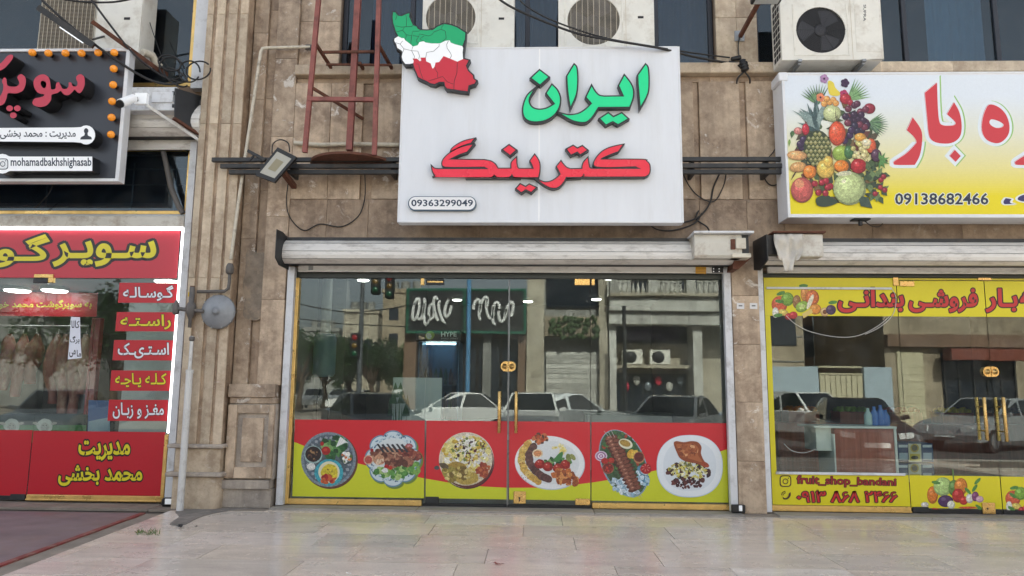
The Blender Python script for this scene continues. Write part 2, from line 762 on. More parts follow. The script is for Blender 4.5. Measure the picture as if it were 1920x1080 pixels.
# ---------------------------------------------------------------- material set
def fix_glass(name, tint, f0):
    m = bpy.data.materials.new(name)
    m.use_nodes = True
    nt = m.node_tree
    L = nt.links
    nt.nodes.remove(nt.nodes['Principled BSDF'])
    o = nt.nodes['Material Output']
    lw = _node(nt, 'ShaderNodeLayerWeight')
    lw.inputs['Blend'].default_value = .5
    pw = _node(nt, 'ShaderNodeMath', operation='POWER')
    pw.inputs[1].default_value = 5
    L.new(lw.outputs['Facing'], pw.inputs[0])
    ma = _node(nt, 'ShaderNodeMath', operation='MULTIPLY_ADD')
    ma.inputs[1].default_value = 1 - f0
    ma.inputs[2].default_value = f0
    L.new(pw.outputs[0], ma.inputs[0])
    tr = _node(nt, 'ShaderNodeBsdfTransparent')
    tr.inputs[0].default_value = (*tint, 1)
    gl = _node(nt, 'ShaderNodeBsdfGlossy')
    gl.inputs['Roughness'].default_value = 0
    # slightly wavy float glass
    tc = _node(nt, 'ShaderNodeTexCoord')
    nz = _node(nt, 'ShaderNodeTexNoise')
    nz.inputs['Scale'].default_value = 1.3
    nz.inputs['Detail'].default_value = 1
    L.new(tc.outputs['Object'], nz.inputs['Vector'])
    bp = _node(nt, 'ShaderNodeBump')
    bp.inputs['Strength'].default_value = .05
    bp.inputs['Distance'].default_value = .01
    L.new(nz.outputs['Fac'], bp.inputs['Height'])
    L.new(bp.outputs[0], gl.inputs['Normal'])
    gl.inputs['Color'].default_value = (.94, 1.0, .98, 1)
    mx = _node(nt, 'ShaderNodeMixShader')
    L.new(ma.outputs[0], mx.inputs[0])
    L.new(tr.outputs[0], mx.inputs[1])
    L.new(gl.outputs[0], mx.inputs[2])
    # a breath of dust and wiping marks
    n2 = _node(nt, 'ShaderNodeTexNoise')
    n2.inputs['Scale'].default_value = 2.2
    n2.inputs['Detail'].default_value = 7
    n2.inputs['Roughness'].default_value = .7
    n2.inputs['Distortion'].default_value = 1.5
    L.new(tc.outputs['Object'], n2.inputs['Vector'])
    q = _node(nt, 'ShaderNodeMapRange')
    q.inputs['From Min'].default_value = .45
    q.inputs['From Max'].default_value = .75
    q.inputs['To Min'].default_value = .006
    q.inputs['To Max'].default_value = .045
    L.new(n2.outputs['Fac'], q.inputs['Value'])
    df = _node(nt, 'ShaderNodeBsdfDiffuse')
    df.inputs[0].default_value = (.5, .5, .48, 1)
    m2 = _node(nt, 'ShaderNodeMixShader')
    L.new(q.outputs[0], m2.inputs[0])
    L.new(mx.outputs[0], m2.inputs[1])
    L.new(df.outputs[0], m2.inputs[2])
    L.new(m2.outputs[0], o.inputs['Surface'])
    MATS[name] = m


fix_glass('shop_glass', (.88, .93, .905), .047)
fix_glass('window_glass', (.5, .6, .68), .05)
fix_glass('car_glass', (.25, .28, .28), .05)
print_mat('print', .4)
print_mat('film', .3)
stone_mat('stone', A(199, 178, 153), A(142, 121, 101), A(228, 222, 212), .85)
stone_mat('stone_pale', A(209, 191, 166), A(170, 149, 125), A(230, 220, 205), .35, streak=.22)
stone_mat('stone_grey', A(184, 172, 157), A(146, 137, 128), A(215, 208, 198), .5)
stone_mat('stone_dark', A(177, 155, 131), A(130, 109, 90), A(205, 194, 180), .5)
M('mortar', A(104, 96, 86), .9, var=.2)
M('core', A(138, 118, 100), .9, var=.25, scale=3)
M('white_paint', A(214, 216, 218), .45, var=.06, scale=4, dirt=A(120, 110, 98), dirt_amt=.55, dirt_scale=5, bump=.08)
M('shutter', A(222, 219, 212), .45, var=.06, scale=5, dirt=A(120, 110, 100), dirt_amt=.6, dirt_scale=6, stretch=(.6, 1, 2), bump=.05)
M('cream_paint', A(214, 208, 190), .5, var=.06, scale=4, dirt=A(120, 88, 55), dirt_amt=.6, dirt_scale=3)
M('cream_metal', A(208, 205, 194), .5, var=.07, scale=5, dirt=A(125, 92, 62), dirt_amt=.75, dirt_scale=4, bump=.1)
M('gold', (.76, .5, .17), .34, metal=.7, var=.15, scale=8, rvar=.12)
M('brass', (.68, .44, .16), .28, metal=.9, var=.15, scale=20, rvar=.1)
M('black_metal', A(38, 40, 42), .5, var=.25, scale=8, dirt=A(95, 84, 74), dirt_amt=.5)
M('black_plastic', A(26, 27, 29), .45, var=.2)
M('steel', A(150, 152, 152), .4, metal=.7, var=.2, scale=10, rvar=.1)
M('grey_paint', A(142, 145, 148), .42, metal=.2, var=.15, scale=6, dirt=A(70, 66, 62), dirt_amt=.6)
M('pipe_grey', A(98, 94, 90), .55, var=.25, scale=12, dirt=A(60, 50, 42), dirt_amt=.6)
M('pipe_cream', A(205, 197, 178), .55, var=.1, scale=10, dirt=A(110, 95, 78), dirt_amt=.8, dirt_scale=8, bump=.2)
M('pipe_white', A(214, 214, 210), .45, var=.07, dirt=A(120, 105, 85), dirt_amt=.5, dirt_scale=6)
M('red_oxide', A(142, 82, 74), .6, var=.22, scale=7, dirt=A(84, 52, 44), dirt_amt=.8, dirt_scale=5, bump=.2)
M('rust', A(98, 60, 44), .8, var=.35, scale=14, bump=.4)
M('wire', A(34, 33, 33), .55)
M('wire_white', A(205, 205, 200), .5)
M('ac_white', A(226, 224, 214), .45, var=.05, scale=4, dirt=A(150, 132, 104), dirt_amt=.5, dirt_scale=3)
M('ac_dark', A(30, 30, 32), .6)
M('ac_grille', A(196, 186, 166), .5, var=.12)
M('sign_white', A(228, 231, 235), .38, var=.025, scale=2, dirt=A(208, 208, 206), dirt_amt=.3, dirt_scale=1.6, stretch=(3, 3, .4))
M('sign_black', A(52, 55, 62), .35, var=.06, scale=2)
M('letter_black', A(36, 37, 39), .4)
M('letter_green', (.0, .62, .24), .35, var=.03, emit=(0, .8, .3), es=.035)
M('letter_red', (.8, .012, .04), .3, emit=(1, .02, .06), es=.02, var=.05, scale=3, rvar=.1)
M('letter_dullred', A(196, 52, 74), .4)
M('panel_white', A(240, 243, 247), .35, emit=(.9, .97, 1), es=.04)
M('frame_white', A(226, 228, 230), .4, var=.05, dirt=A(150, 145, 138), dirt_amt=.3)
M('amber', (.95, .33, .02), .15, coat=.5, emit=(1, .32, .02), es=.04)
M('led', (1, 1, 1), .4, emit=(.96, .98, 1), es=1.2)
M('lamp_on', (1, 1, 1), .4, emit=(1, .97, .92), es=4)
M('floor_in', A(104, 100, 96), .35, var=.1)
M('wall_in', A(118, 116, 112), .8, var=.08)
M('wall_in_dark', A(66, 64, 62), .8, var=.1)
M('wall_in_white', A(196, 198, 198), .7, var=.04)
M('dark_void', A(52, 58, 68), .8)
M('wood_red', A(160, 92, 80), .4, var=.25, scale=2.5, stretch=(9, 9, .6))
M('white_board', A(214, 216, 214), .4)
M('rubber', A(28, 28, 28), .8)
M('asphalt', (.055, .055, .056), .9, var=.25, scale=3, bump=.4, bscale=120)
M('kerb_stone', A(150, 146, 140), .8, var=.15, bump=.2)
M('far_pave', A(160, 152, 142), .8, var=.15, scale=1.5)
M('frosted', A(190, 196, 196), .5)

# pavement slabs: polished granite, each slab its own tone
def pave_mat():
    m = bpy.data.materials.new('granite')
    m.use_nodes = True
    nt = m.node_tree
    L = nt.links
    b = nt.nodes['Principled BSDF']
    tc = _node(nt, 'ShaderNodeTexCoord')
    oi = _node(nt, 'ShaderNodeObjectInfo')
    ad = _node(nt, 'ShaderNodeVectorMath', operation='MULTIPLY_ADD')
    ad.inputs[1].default_value = (37, 53, 71)
    L.new(oi.outputs['Random'], ad.inputs[0])
    L.new(tc.outputs['Object'], ad.inputs[2])

    def nz(sc, det, ro, st=None, dist=0):
        v = ad.outputs[0]
        if st:
            mp = _node(nt, 'ShaderNodeMapping')
            mp.inputs['Scale'].default_value = st
            L.new(v, mp.inputs[0])
            v = mp.outputs[0]
        n = _node(nt, 'ShaderNodeTexNoise')
        n.inputs['Scale'].default_value = sc
        n.inputs['Detail'].default_value = det
        n.inputs['Roughness'].default_value = ro
        n.inputs['Distortion'].default_value = dist
        L.new(v, n.inputs['Vector'])
        return n.outputs['Fac']

    def cr(s, stops):
        r = _node(nt, 'ShaderNodeValToRGB')
        e = r.color_ramp.elements
        for i, (p, c) in enumerate(stops):
            q = e[i] if i < 2 else e.new(p)
            q.position = p
            q.color = (*c, 1)
        L.new(s, r.inputs[0])
        return r.outputs[0]

    def mix(fac, a, c, mode='MIX'):
        q = _node(nt, 'ShaderNodeMix', data_type='RGBA', blend_type=mode)
        if isinstance(fac, float):
            q.inputs[0].default_value = fac
        else:
            L.new(fac, q.inputs[0])
        for i, s in ((6, a), (7, c)):
            if isinstance(s, tuple):
                q.inputs[i].default_value = (*s, 1)
            else:
                L.new(s, q.inputs[i])
        return q.outputs[2]
    base = cr(oi.outputs['Random'], [(0, A(226, 214, 199)), (1, A(232, 224, 213)), (.35, A(222, 208, 193)), (.6, A(208, 198, 187)), (.8, A(232, 216, 203))])
    vein = cr(nz(2.0, 8, .65, (.6, 2.5, 1), .8), [(.3, (.78, .78, .78)), (.7, (1.08, 1.08, 1.08))])
    c = mix(1.0, base, vein, 'MULTIPLY')
    sp = cr(nz(90, 2, .5), [(.35, (.84, .84, .84)), (.62, (1.08, 1.08, 1.08))])
    c = mix(1.0, c, sp, 'MULTIPLY')
    st = cr(nz(1.4, 9, .75, None, 1.0), [(.60, (0, 0, 0)), (.74, (.65, .65, .65))])
    c = mix(st, c, A(98, 88, 80))
    rs = cr(nz(2.6, 6, .7, (1, 1, 1), .5), [(.68, (0, 0, 0)), (.78, (.3, .3, .3))])
    c = mix(rs, c, A(168, 106, 92))
    L.new(c, b.inputs['Base Color'])
    ro = cr(nz(1.1, 6, .7), [(.3, (.12, .12, .12)), (.7, (.4, .4, .4))])
    L.new(ro, b.inputs['Roughness'])
    MATS['granite'] = m


pave_mat()
M('ramp_paint', A(126, 110, 112), .6, var=.2, scale=2.5, dirt=A(128, 108, 100), dirt_amt=.6, dirt_scale=2, bump=.2, rvar=.15)
M('red_paint', A(134, 62, 58), .65, var=.25, scale=5, dirt=A(140, 116, 104), dirt_amt=1.0, dirt_scale=6)
M('cement', A(140, 130, 118), .85, var=.2, scale=4, dirt=A(100, 92, 84), dirt_amt=.6, bump=.3)
M('threshold', A(156, 150, 141), .6, var=.2, scale=5, dirt=A(70, 66, 62), dirt_amt=.5, stretch=(.5, 1, 1))
M('grass', A(92, 112, 60), .8, var=.3)

# ---------------------------------------------------------------- ground, road
tag(MB().add([(-200, -200, -.30), (200, -200, -.30), (200, 30, -.30), (-200, 30, -.30)], [(0, 1, 2, 3)]).build('ground', 'cement'), kind='structure')
KERB_N, KERB_F, BLD_F = -7.6, -17.2, -20.2
tag(MB().add([(-200, KERB_F, -.12), (200, KERB_F, -.12), (200, KERB_N, -.12), (-200, KERB_N, -.12)], [(0, 1, 2, 3)]).build('road', 'asphalt'), kind='structure')
pav = MB().box(-30, 30, KERB_N + .15, .3, -.4, -.03).build('pavement', 'mortar')
tag(pav, kind='structure')
for k in range(-12, 12):
    MB().box(k * 1.0, k * 1.0 + .985, KERB_N, KERB_N + .147, -.4, .0, .012).build('kerb_stone', 'kerb_stone', pav)
fp = tag(MB().box(-12, 60, -27, KERB_F, -.4, .02).build('far_pavement', 'far_pave'), kind='structure')
for k in range(-10, 30):
    MB().box(k * 1.2, k * 1.2 + 1.18, KERB_F + .002, KERB_F + .15, -.4, .03, .015).build('kerb_stone', 'kerb_stone', fp)

# slabs in rows parallel to the shop fronts
rows = [-.42, -1.02, -1.62, -2.20, -2.78, -3.36, -3.95, -4.55, -5.15, -5.75, -6.35, -6.9, -7.44]
rnd = random.Random(3)
a0, a1 = G(0, 1062), G(268, 964)


def ramp_x(y):
    t = (y - a0[1]) / (a1[1] - a0[1])
    return a0[0] + (a1[0] - a0[0]) * t


for i in range(len(rows) - 1):
    y1, y0 = rows[i], rows[i + 1]
    x = -9 + rnd.uniform(0, 1.1)
    while x < 9:
        wd = rnd.choice([.95, 1.15, 1.3, 1.5])
        xl, xr = x, x + wd
        g = .0025
        lo = max(ramp_x(y0), ramp_x(y1)) + .22
        if xr > lo and xl < 8.5:
            q0 = max(xl, ramp_x(y0) + .2)
            q1 = max(xl, ramp_x(y1) + .2)
            dz = rnd.uniform(-.0015, .0015)
            m = MB()
            pts = [(q0 + g, y0 + g), (xr - g, y0 + g), (xr - g, y1 - g), (q1 + g, y1 - g)]
            if xr - q0 > .03 and xr - q1 > .03:
                v = [(a, b, .0 + dz) for a, b in pts] + [(a, b, -.028) for a, b in pts]
                m.add(v, [(0, 1, 2, 3), (4, 7, 6, 5), (0, 4, 5, 1), (1, 5, 6, 2), (2, 6, 7, 3), (3, 7, 4, 0)])
                m.build('paving_slab', 'granite', pav)
        x = xr
# threshold strip along the fronts and cement apron at the butcher's
for x0, x1 in ((-3.16, -1.4), (-1.396, .71), (.714, 2.46), (2.86, 4.6), (4.604, 7.5)):
    MB().box(x0, x1, -.30, .1, -.02, .022, .006).build('threshold_stone', 'threshold', pav)
for x0, x1 in ((-4.55, -3.17),):
    MB().box(x0, x1, -.415, .1, -.02, .006).build('cement_apron', 'cement', pav)
MB().box(2.464, 2.856, -.30, .1, -.02, .012).build('cement_apron', 'cement', pav)
MB().box(-9, -4.56, -.415, .1, -.02, .008).build('cement_apron', 'cement', pav)
# narrow row of cut stones between apron and slabs
x = -3.9
while x < 8.5:
    wd = rnd.choice([.8, 1.05, 1.3])
    MB().box(x + .003, x + wd - .003, -.417, -.303, -.02, .0025).build('paving_slab', 'granite', pav)
    x += wd
# painted ramp of the butcher's shop with a worn red edge
m = MB()
b0, b1 = G(0, 1068), G(0, 962)
ys = [(-9, a1[1]), a1, a0, (ramp_x(-7.2), -7.2), (-9, -7.2)]
v = [(x, y, .012) for x, y in ys] + [(x, y, -.03) for x, y in ys]
m.add(v, [(0, 4, 3, 2, 1), (5, 6, 7, 8, 9)] + [(i, (i + 1) % 5, 5 + (i + 1) % 5, 5 + i) for i in range(5)])
rp = tag(m.build('painted_ramp', 'ramp_paint'), kind='structure')
m = MB()
pts = []
for i in range(25):
    t = i / 24
    y = a1[1] + (-7.2 - a1[1]) * t
    pts.append((ramp_x(y), y))
for i in range(24):
    (xa, ya), (xb, yb) = pts[i], pts[i + 1]
    wa, wb = (.03 + .025 * noise.noise((i * .7, 1, 0)) for i in (i, i + 1))
    m.add([(xa - .03, ya, .0165), (xa + wa, ya, .0165), (xb + wb, yb, .0165), (xb - .03, yb, .0165)], [(0, 3, 2, 1)])
    m.add([(xa + wa, ya, .0165), (xa + wa, ya, -.03), (xb + wb, yb, -.03), (xb + wb, yb, .0165)], [(0, 3, 2, 1)])
m.build('red_edge', 'red_paint', rp)
m = MB()   # cement fillet beside the ramp
for i in range(24):
    (xa, ya), (xb, yb) = pts[i], pts[i + 1]
    m.add([(xa + .03, ya, .002), (xa + .21, ya, -.002), (xb + .21, yb, -.002), (xb + .03, yb, .002)], [(0, 3, 2, 1)])
m.build('cement_fillet', 'cement', rp)
# weeds in the ramp joint
g = MB()
for i in range(60):
    x, y = G(random.uniform(255, 300), random.uniform(996, 1004))
    a = random.uniform(0, 6.28)
    h = random.uniform(.015, .05)
    dx, dy = math.cos(a) * .006, math.sin(a) * .006
    g.add([(x - dx, y - dy, 0), (x + dx, y + dy, 0), (x + random.uniform(-.03, .03), y + random.uniform(-.03, .03), h)], [(0, 1, 2)])
tag(g.build('weeds', 'grass'), 'small tuft of green weeds at the edge of the painted ramp', 'weeds', kind='stuff')
# litter: a crumpled red wrapper and a few leaves
for nm, px, py, s, mt, lb in (('candy_wrapper', 936, 1060, .045, 'red_oxide', 'small crumpled brown red wrapper on the pale paving'),
                              ('paper_scrap', 1265, 959, .035, 'panel_white', 'tiny white paper scrap on the stone threshold'),
                              ('dry_leaf', 347, 990, .1, 'black_metal', 'dark dry twig with leaves on the paving by the pilaster'),
                              ('paper_bit', 655, 1077, .02, 'panel_white', 'tiny white paper bit on the pale paving slabs')):
    x, y = G(px, py)
    m = MB()
    rr = random.Random(px)
    for k in range(7):
        c = Vector((x + rr.uniform(-s, s), y + rr.uniform(-s, s) * .6, .006 + rr.uniform(0, .006)))
        e = [c + Vector((rr.uniform(-1, 1) * s * .6, rr.uniform(-1, 1) * s * .5, rr.uniform(.0, .5) * s * .5)) for _ in range(3)]
        m.add([c] + e, [(0, 1, 2), (0, 2, 3), (1, 2, 3)])
    if nm == 'paper_scrap':
        m.v = [(a, b, c + .018) for a, b, c in m.v]
    tag(m.build(nm, mt), lb, 'litter')

# dark cement repair beside the pilaster foot
pt = [(330, 958), (372, 948), (420, 944), (480, 941), (520, 944), (505, 952), (440, 957), (400, 963), (370, 972), (345, 985), (318, 984), (335, 970)]
g2 = [G(a, b) for a, b in crom(pt, 4)]
m = MB()
n = len(g2)
m.add([(x, y, .0075) for x, y in g2], [tuple(range(n))])
m.add([(x, y, .0075) for x, y in g2] + [(x, y, -.01) for x, y in g2], [(i, (i + 1) % n, n + (i + 1) % n, n + i) for i in range(n)])
m.build('cement_repair', M('tar', A(122, 117, 111), .8, var=.2, scale=6, dirt=A(170, 160, 148), dirt_amt=.8, dirt_scale=5, bump=.3), pav)

# ================================================================ the building
B = thing('shop_building', (-.3, .5, 0), 'brown travertine clad building with ribbed pilaster, ledge and shop openings', 'building')
YW = -.14          # face of the stone cladding
XL = UX(516, 900, YW)          # left edge of the middle opening
XR = UX(1384, 900, YW)
X2 = UX(1436, 900, YW)         # left edge of the fruit shop opening
ZH = 2.93                      # underside of the shop openings
ZS1, ZS0 = UZ(1350, 117, -.22), UZ(1350, 137, -.22)    # window ledge


def core(x0, x1, z0, z1, y0=-.05, y1=.30):
    MB().box(x0, x1, y0, y1, z0, z1).build('wall', 'core', B)


def slab(x0, x1, z0, z1, yf=YW, yb=-.052, mat='stone', g=.0012, bev=.004, name='stone_slab'):
    return MB().box(x0 + g, x1 - g, yf, yb, z0 + g, z1 - g, bev).build(name, mat, B)


PX0 = UX(350, 640, -.34) - .06     # ribbed pilaster left / right
PXR = UX(467, 5, -.34)
core(PX0 + .01, XL - .004, 0, 10.5)
core(XR + .004, X2 - .004, 0, ZH + .3)
core(XL - .004, 9.5, ZH + .3, ZS0 + .05)
core(XL - .004, XR + .004, ZH + .02, ZH + .3, -.02, .30)
core(X2 - .004, 9.5, ZH + .02, ZH + .3, -.02, .30)
WA0, WA1 = UX(636, 60, YW), UX(1343, 60, YW)
WB0, WB1 = UX(1421, 60, YW), 9.5
ZW1 = 7.35
core(XL - .004, WA0 - .01, ZS0 + .05, ZW1)
core(WA1 + .01, WB0 - .01, ZS0 + .05, ZW1)
core(XL - .004, 9.5, ZW1, 10.5)
core(-12, PX0 + .01, 6.9, 10.5, .02, .30)
core(7.57, 9.5, .02, ZH + .02)
for z0, z1 in ((.02, .9), (.9, 1.8), (1.8, ZH + .16)):
    slab(7.57, 8.5, z0, z1)
    slab(8.5, 9.5, z0, z1)
core(-12, -9.0, 0, 6.9)
# the body of the building behind the rooms
MB().box(-12, 9.5, 8.6, 14, 0, 10.5).build('wall', 'core', B)
MB().box(-12, -11.7, .31, 8.59, 0, 10.5).build('wall', 'core', B)
MB().box(9.2, 9.5, .31, 8.59, 0, 10.5).build('wall', 'core', B)
MB().box(-12, 9.5, .0, 14, 10.51, 10.8).build('roof', 'core', B)
MB().box(-11.69, 9.19, .301, 8.59, 5.2, 5.45).build('floor_slab', 'wall_in', B)
# partitions of the rooms and their linings
MB().box(-4.2, -3.6, .301, 7.0, .02, 5.19).build('interior_wall', 'wall_in', B)
MB().box(2.5, 2.8, .301, 7.0, .02, 5.19).build('interior_wall', 'wall_in', B)
MB().box(-11.69, -4.21, 6.0, 6.2, .02, 5.19).build('interior_wall', 'wall_in_white', B)
MB().box(-3.59, 2.49, 6.4, 6.6, .02, 5.19).build('interior_wall', 'wall_in', B)
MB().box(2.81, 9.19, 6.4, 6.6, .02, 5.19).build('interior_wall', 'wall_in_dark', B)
MB().box(-3.59, 2.49, .31, 6.39, 3.25, 3.35).build('interior_ceiling', 'wall_in', B)
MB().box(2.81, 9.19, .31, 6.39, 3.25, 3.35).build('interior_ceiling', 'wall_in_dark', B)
MB().box(-11.69, -4.21, .31, 5.99, 3.02, 3.12).build('interior_ceiling', 'wall_in_white', B)
MB().box(-12, 9.5, .101, 8.59, -.2, .015).build('interior_floor', 'floor_in', B)
MB().box(-11.69, 9.19, 2.4, 2.5, 5.46, 10.5).build('interior_wall', 'dark_void', B)

# ---- stone slabs of the wing left of the middle shop (above its pedestal)
zc = UZ(470, 722, -.2)
bx = [PXR + .004] + [UX(p, 5, YW) for p in (506, 523)] + [XL]
for i, (yf, mt, seg) in enumerate(((YW, 'stone', .93), (-.09, 'stone_dark', 1.25), (YW - .012, 'stone', 1.07))):
    z = zc
    while z < 10:
        slab(bx[i], bx[i + 1], z, min(z + seg, 10.4), yf, mat=mt)
        z += seg
# jamb beside the upper window
for z0, z1 in ((ZS1 + .004, 6.3), (6.3, 7.35), (7.35, 8.4), (8.4, 9.4)):
    slab(XL, WA0, z0, z1, -.10)
    slab(WA1, UX(1382, 60, YW), z0, z1, -.12, mat='stone_pale')
    slab(UX(1382, 60, YW), WB0, z0, z1, -.12, mat='stone_pale')
x = WA0
while x < 9:
    for z0, z1 in ((7.35, 8.3), (8.3, 9.3)):
        if not (WA1 - .2 < x < WB0 + .1):
            slab(x, min(x + 1.02, 9.4), z0, z1, -.12)
    x += 1.02
# ---- spandrel between shutter and ledge: plain band, then framed panels
zb0, zb1, zp1 = ZH + .18, UZ(1340, 374, YW), UZ(1340, 153, YW)
cuts = [XL, UX(612, 410, YW), UX(690, 410, YW), -.7, .45, UX(1312, 410, YW), UX(1401, 410, YW), UX(1470, 410, YW), 4.2, 5.3, 6.4, 7.5, 8.6]
for a, b in zip(cuts, cuts[1:]):
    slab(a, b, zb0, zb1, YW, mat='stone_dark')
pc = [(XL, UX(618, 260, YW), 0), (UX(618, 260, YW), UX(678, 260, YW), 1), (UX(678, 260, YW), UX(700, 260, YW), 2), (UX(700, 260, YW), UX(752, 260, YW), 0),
      (UX(752, 260, YW), -.5, 1), (-.5, .8, 0), (.8, UX(1276, 260, YW), 0),
      (UX(1276, 260, YW), UX(1301, 260, YW), 0), (UX(1301, 260, YW), UX(1312, 260, YW), 2), (UX(1312, 260, YW), UX(1389, 260, YW), 0),
      (UX(1389, 260, YW), UX(1401, 260, YW), 2), (UX(1401, 260, YW), UX(1475, 260, YW), 0), (UX(1475, 260, YW), 4.4, 0), (4.4, 5.6, 0), (5.6, 6.9, 0), (6.9, 8.3, 0)]
for a, b, k in pc:
    yf = (YW - .01, YW - .002, -.105)[k]
    zs = [zb1, zp1]
    for z0, z1 in zip(zs, zs[1:]):
        slab(a, b, z0, z1, yf, mat='stone_dark' if k == 2 else 'stone')
x = XL
while x < 8.4:
    wd = random.choice([.9, 1.1, 1.25])
    slab(x, min(x + wd, 8.8), zp1, ZS0, -.12, mat='stone_dark')      # course under the ledge, its shade put into the darker stone colour
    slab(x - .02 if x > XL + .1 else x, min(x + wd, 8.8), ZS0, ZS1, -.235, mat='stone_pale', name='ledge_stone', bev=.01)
    x += wd

# ---- right pier between the two shops
z = .012
for zt in (.62, 1.32, 2.02, 2.62, ZH + .18):
    slab(XR, X2, z, zt, YW - .006, mat='stone')
    z = zt
# ---- pedestal beside the middle shop
qx0, qx1 = UX(421, 850, -.24), XL - .02
gz = lambda py: UZ(470, py, -.24)
slab(qx0, qx1, gz(745), gz(720), -.25, name='pedestal_cap')
slab(qx0 + .01, qx1, gz(757), gz(745), -.215)
slab(qx0 + .005, qx1 + .01, gz(900), gz(757), -.20, mat='stone_grey', name='pedestal_block')
fx0, fx1, fz0, fz1 = UX(441, 835, -.24), UX(501, 835, -.24), gz(876), gz(775)
ox0, ox1, oz0, oz1 = qx0 + .012, qx1 - .0, gz(897), gz(759)
for a, b, c, d in ((ox0, fx0, oz0, oz1), (fx1, ox1, oz0, oz1), (fx0, fx1, fz1, oz1), (fx0, fx1, oz0, fz0)):
    slab(a, b, c, d, -.245, -.199, g=.001, name='panel_frame_stone')
slab(fx0 + .065, fx1 - .065, fz0 + .06, fz1 - .055, -.228, -.199, name='panel_stone')
slab(qx0 - .02, qx1 - .01, gz(917), gz(900), -.265, mat='stone_grey', name='pedestal_foot')
slab(qx0 - .005, qx1 + .005, .008, gz(917), -.225, mat='stone_grey', name='pedestal_foot')

# ---- ribbed pilaster
YP = -.34
ribs = []
for pa, pb in ((385, 402), (408, 424), (430, 447), (452, 467)):
    ribs.append((UX(pa, 5, YP), UX(pb, 5, YP)))
ribs[0] = (PX0 + .02, ribs[0][1])
ptop, pbot = 10.4, UZ(380, 833, YP)
MB().box(PX0 + .012, PXR - .012, -.315, -.052, pbot, ptop).build('pilaster_core', MATS['stone_dark'], B)
cutz = [pbot, UZ(380, 521, YP), UZ(400, 232, YP), UZ(400, 232, YP) + 1.5, 8.2, 10.3]
for a, b in ribs:
    for z0, z1 in zip(cutz, cutz[1:]):
        slab(a, b, z0, z1, YP, -.313, mat='stone_pale', g=.0015, bev=.004, name='pilaster_rib')
zl1, zl0 = UZ(370, 841, YP), UZ(370, 885, YP)
for py0, py1 in ((833, 841), (886, 895)):
    slab(PX0 - .07, PXR + .05, UZ(370, py1, YP - .05), UZ(370, py0, YP - .05), YP - .05, -.1, mat='stone_grey', bev=.012, name='pilaster_ledge')
slab(PX0 + .012, PXR, UZ(370, 886, YP), UZ(370, 841, YP), YP + .01, mat='stone_pale')
m = MB()   # rounded foot block
x0, x1, zt = PX0 + .012, PXR + .015, UZ(370, 895, YP)
prof = [(x0, -.052), (x0, YP)] + [(x1 - .1 + .1 * math.sin(a), YP + .1 - .1 * math.cos(a)) for a in (R(k * 15) for k in range(0, 7))] + [(x1, -.052)]
n = len(prof)
m.add([(x, y, .006) for x, y in prof] + [(x, y, zt) for x, y in prof],
      [tuple(range(n))[::-1], tuple(range(n, 2 * n))] + [(i, (i + 1) % n, n + (i + 1) % n, n + i) for i in range(n)])
m.build('pilaster_foot', 'stone_pale', B)

# ---- upper windows
M('alu_dark', A(52, 54, 60), .45, metal=.3)
M('blind', A(70, 78, 96), .8, var=.25, scale=1.2)


def window(x0, x1, z0, z1, y, mulls, fm='alu_dark', parent=B, gl='window_glass', fw=.06):
    wn = MB()
    wn.box(x0, x1, y - .03, y + .05, z0, z0 + fw, .006).box(x0, x1, y - .03, y + .05, z1 - fw, z1, .006)
    for xx in [x0] + list(mulls) + [x1 - fw]:
        wn.box(xx, xx + fw, y - .032, y + .051, z0 + fw, z1 - fw, .006)
    f = wn.build('window', fm, parent)
    xs = [x0] + list(mulls) + [x1 - fw]
    for a, b in zip(xs, xs[1:]):
        MB().box(a + fw, b, y, y + .008, z0 + fw, z1 - fw).build('pane', gl, f)
    return f


window(WA0, WA1, ZS1 + .003, ZW1, .06, [UX(770, 50, .06), UX(985, 50, .06), UX(1225, 50, .06)])
window(WB0, 9.4, ZS1 + .003, ZW1, .06, [UX(1690, 50, .06), UX(1862, 50, .06)])
# curtains behind the panes
for x0, x1, mt, lb in ((WA0 + .3, WA0 + 1.0, 'blind', 'dark blue curtain inside upper window behind the red steel frame'),
                       (UX(960, 50, .4), UX(1050, 50, .4), 'blind', 'dark blue curtain inside upper window between two cream air conditioners'),
                       (UX(1740, 50, .4), UX(1850, 50, .4), 'frosted', 'pale grey curtain inside upper window above the fruit sign'),
                       (UX(1230, 50, .4), UX(1345, 50, .4), 'blind', 'dark wavy curtain inside upper window beside the stone column')):
    m = MB()
    n = 24
    v = []
    for i in range(n + 1):
        xx = x0 + (x1 - x0) * i / n
        yy = .45 + .035 * math.sin(i * 1.9)
        v += [(xx, yy, ZS1 - .1), (xx, yy, ZW1)]
    m.add(v, [(2 * i, 2 * i + 2, 2 * i + 3, 2 * i + 1) for i in range(n)], smooth=True)
    tag(m.build('curtain', mt), lb, 'curtain')

# ---- left bay: mezzanine window, beams, upper window
LX1 = UX(305, 935, 0)          # right end of the butcher's glass
bay0 = -9.0
zm0, zm1 = UZ(200, 402, .0), UZ(200, 283, .0)
zbm0, zbm1 = UZ(250, 424, -.08), UZ(250, 405, -.08)
MB().box(bay0, LX1 + .05, -.08, .1, zbm0, zbm1, .006).build('beam', 'cream_metal', B)
MB().box(bay0, LX1 + .05, -.02, .3, zbm1 + .002, zm0, .004).build('wall', 'wall_in_white', B)
f = window(bay0, UX(358, 340, .02), zm0, zm1 + .05, .02, [], 'gold', B, 'window_glass', .05)
rl = MB()
for py in (292, 317, 347):
    rl.cyl((bay0, .35, UZ(200, py, .35)), (UX(352, 340, .3), .35, UZ(200, py, .35)), .010, 8)
for px in (90, 250, 330):
    rl.cyl((UX(px, 340, .35), .35, zm0), (UX(px, 340, .35), .35, zm1 - .05), .012, 8)
rl.build('railing', 'steel', B)
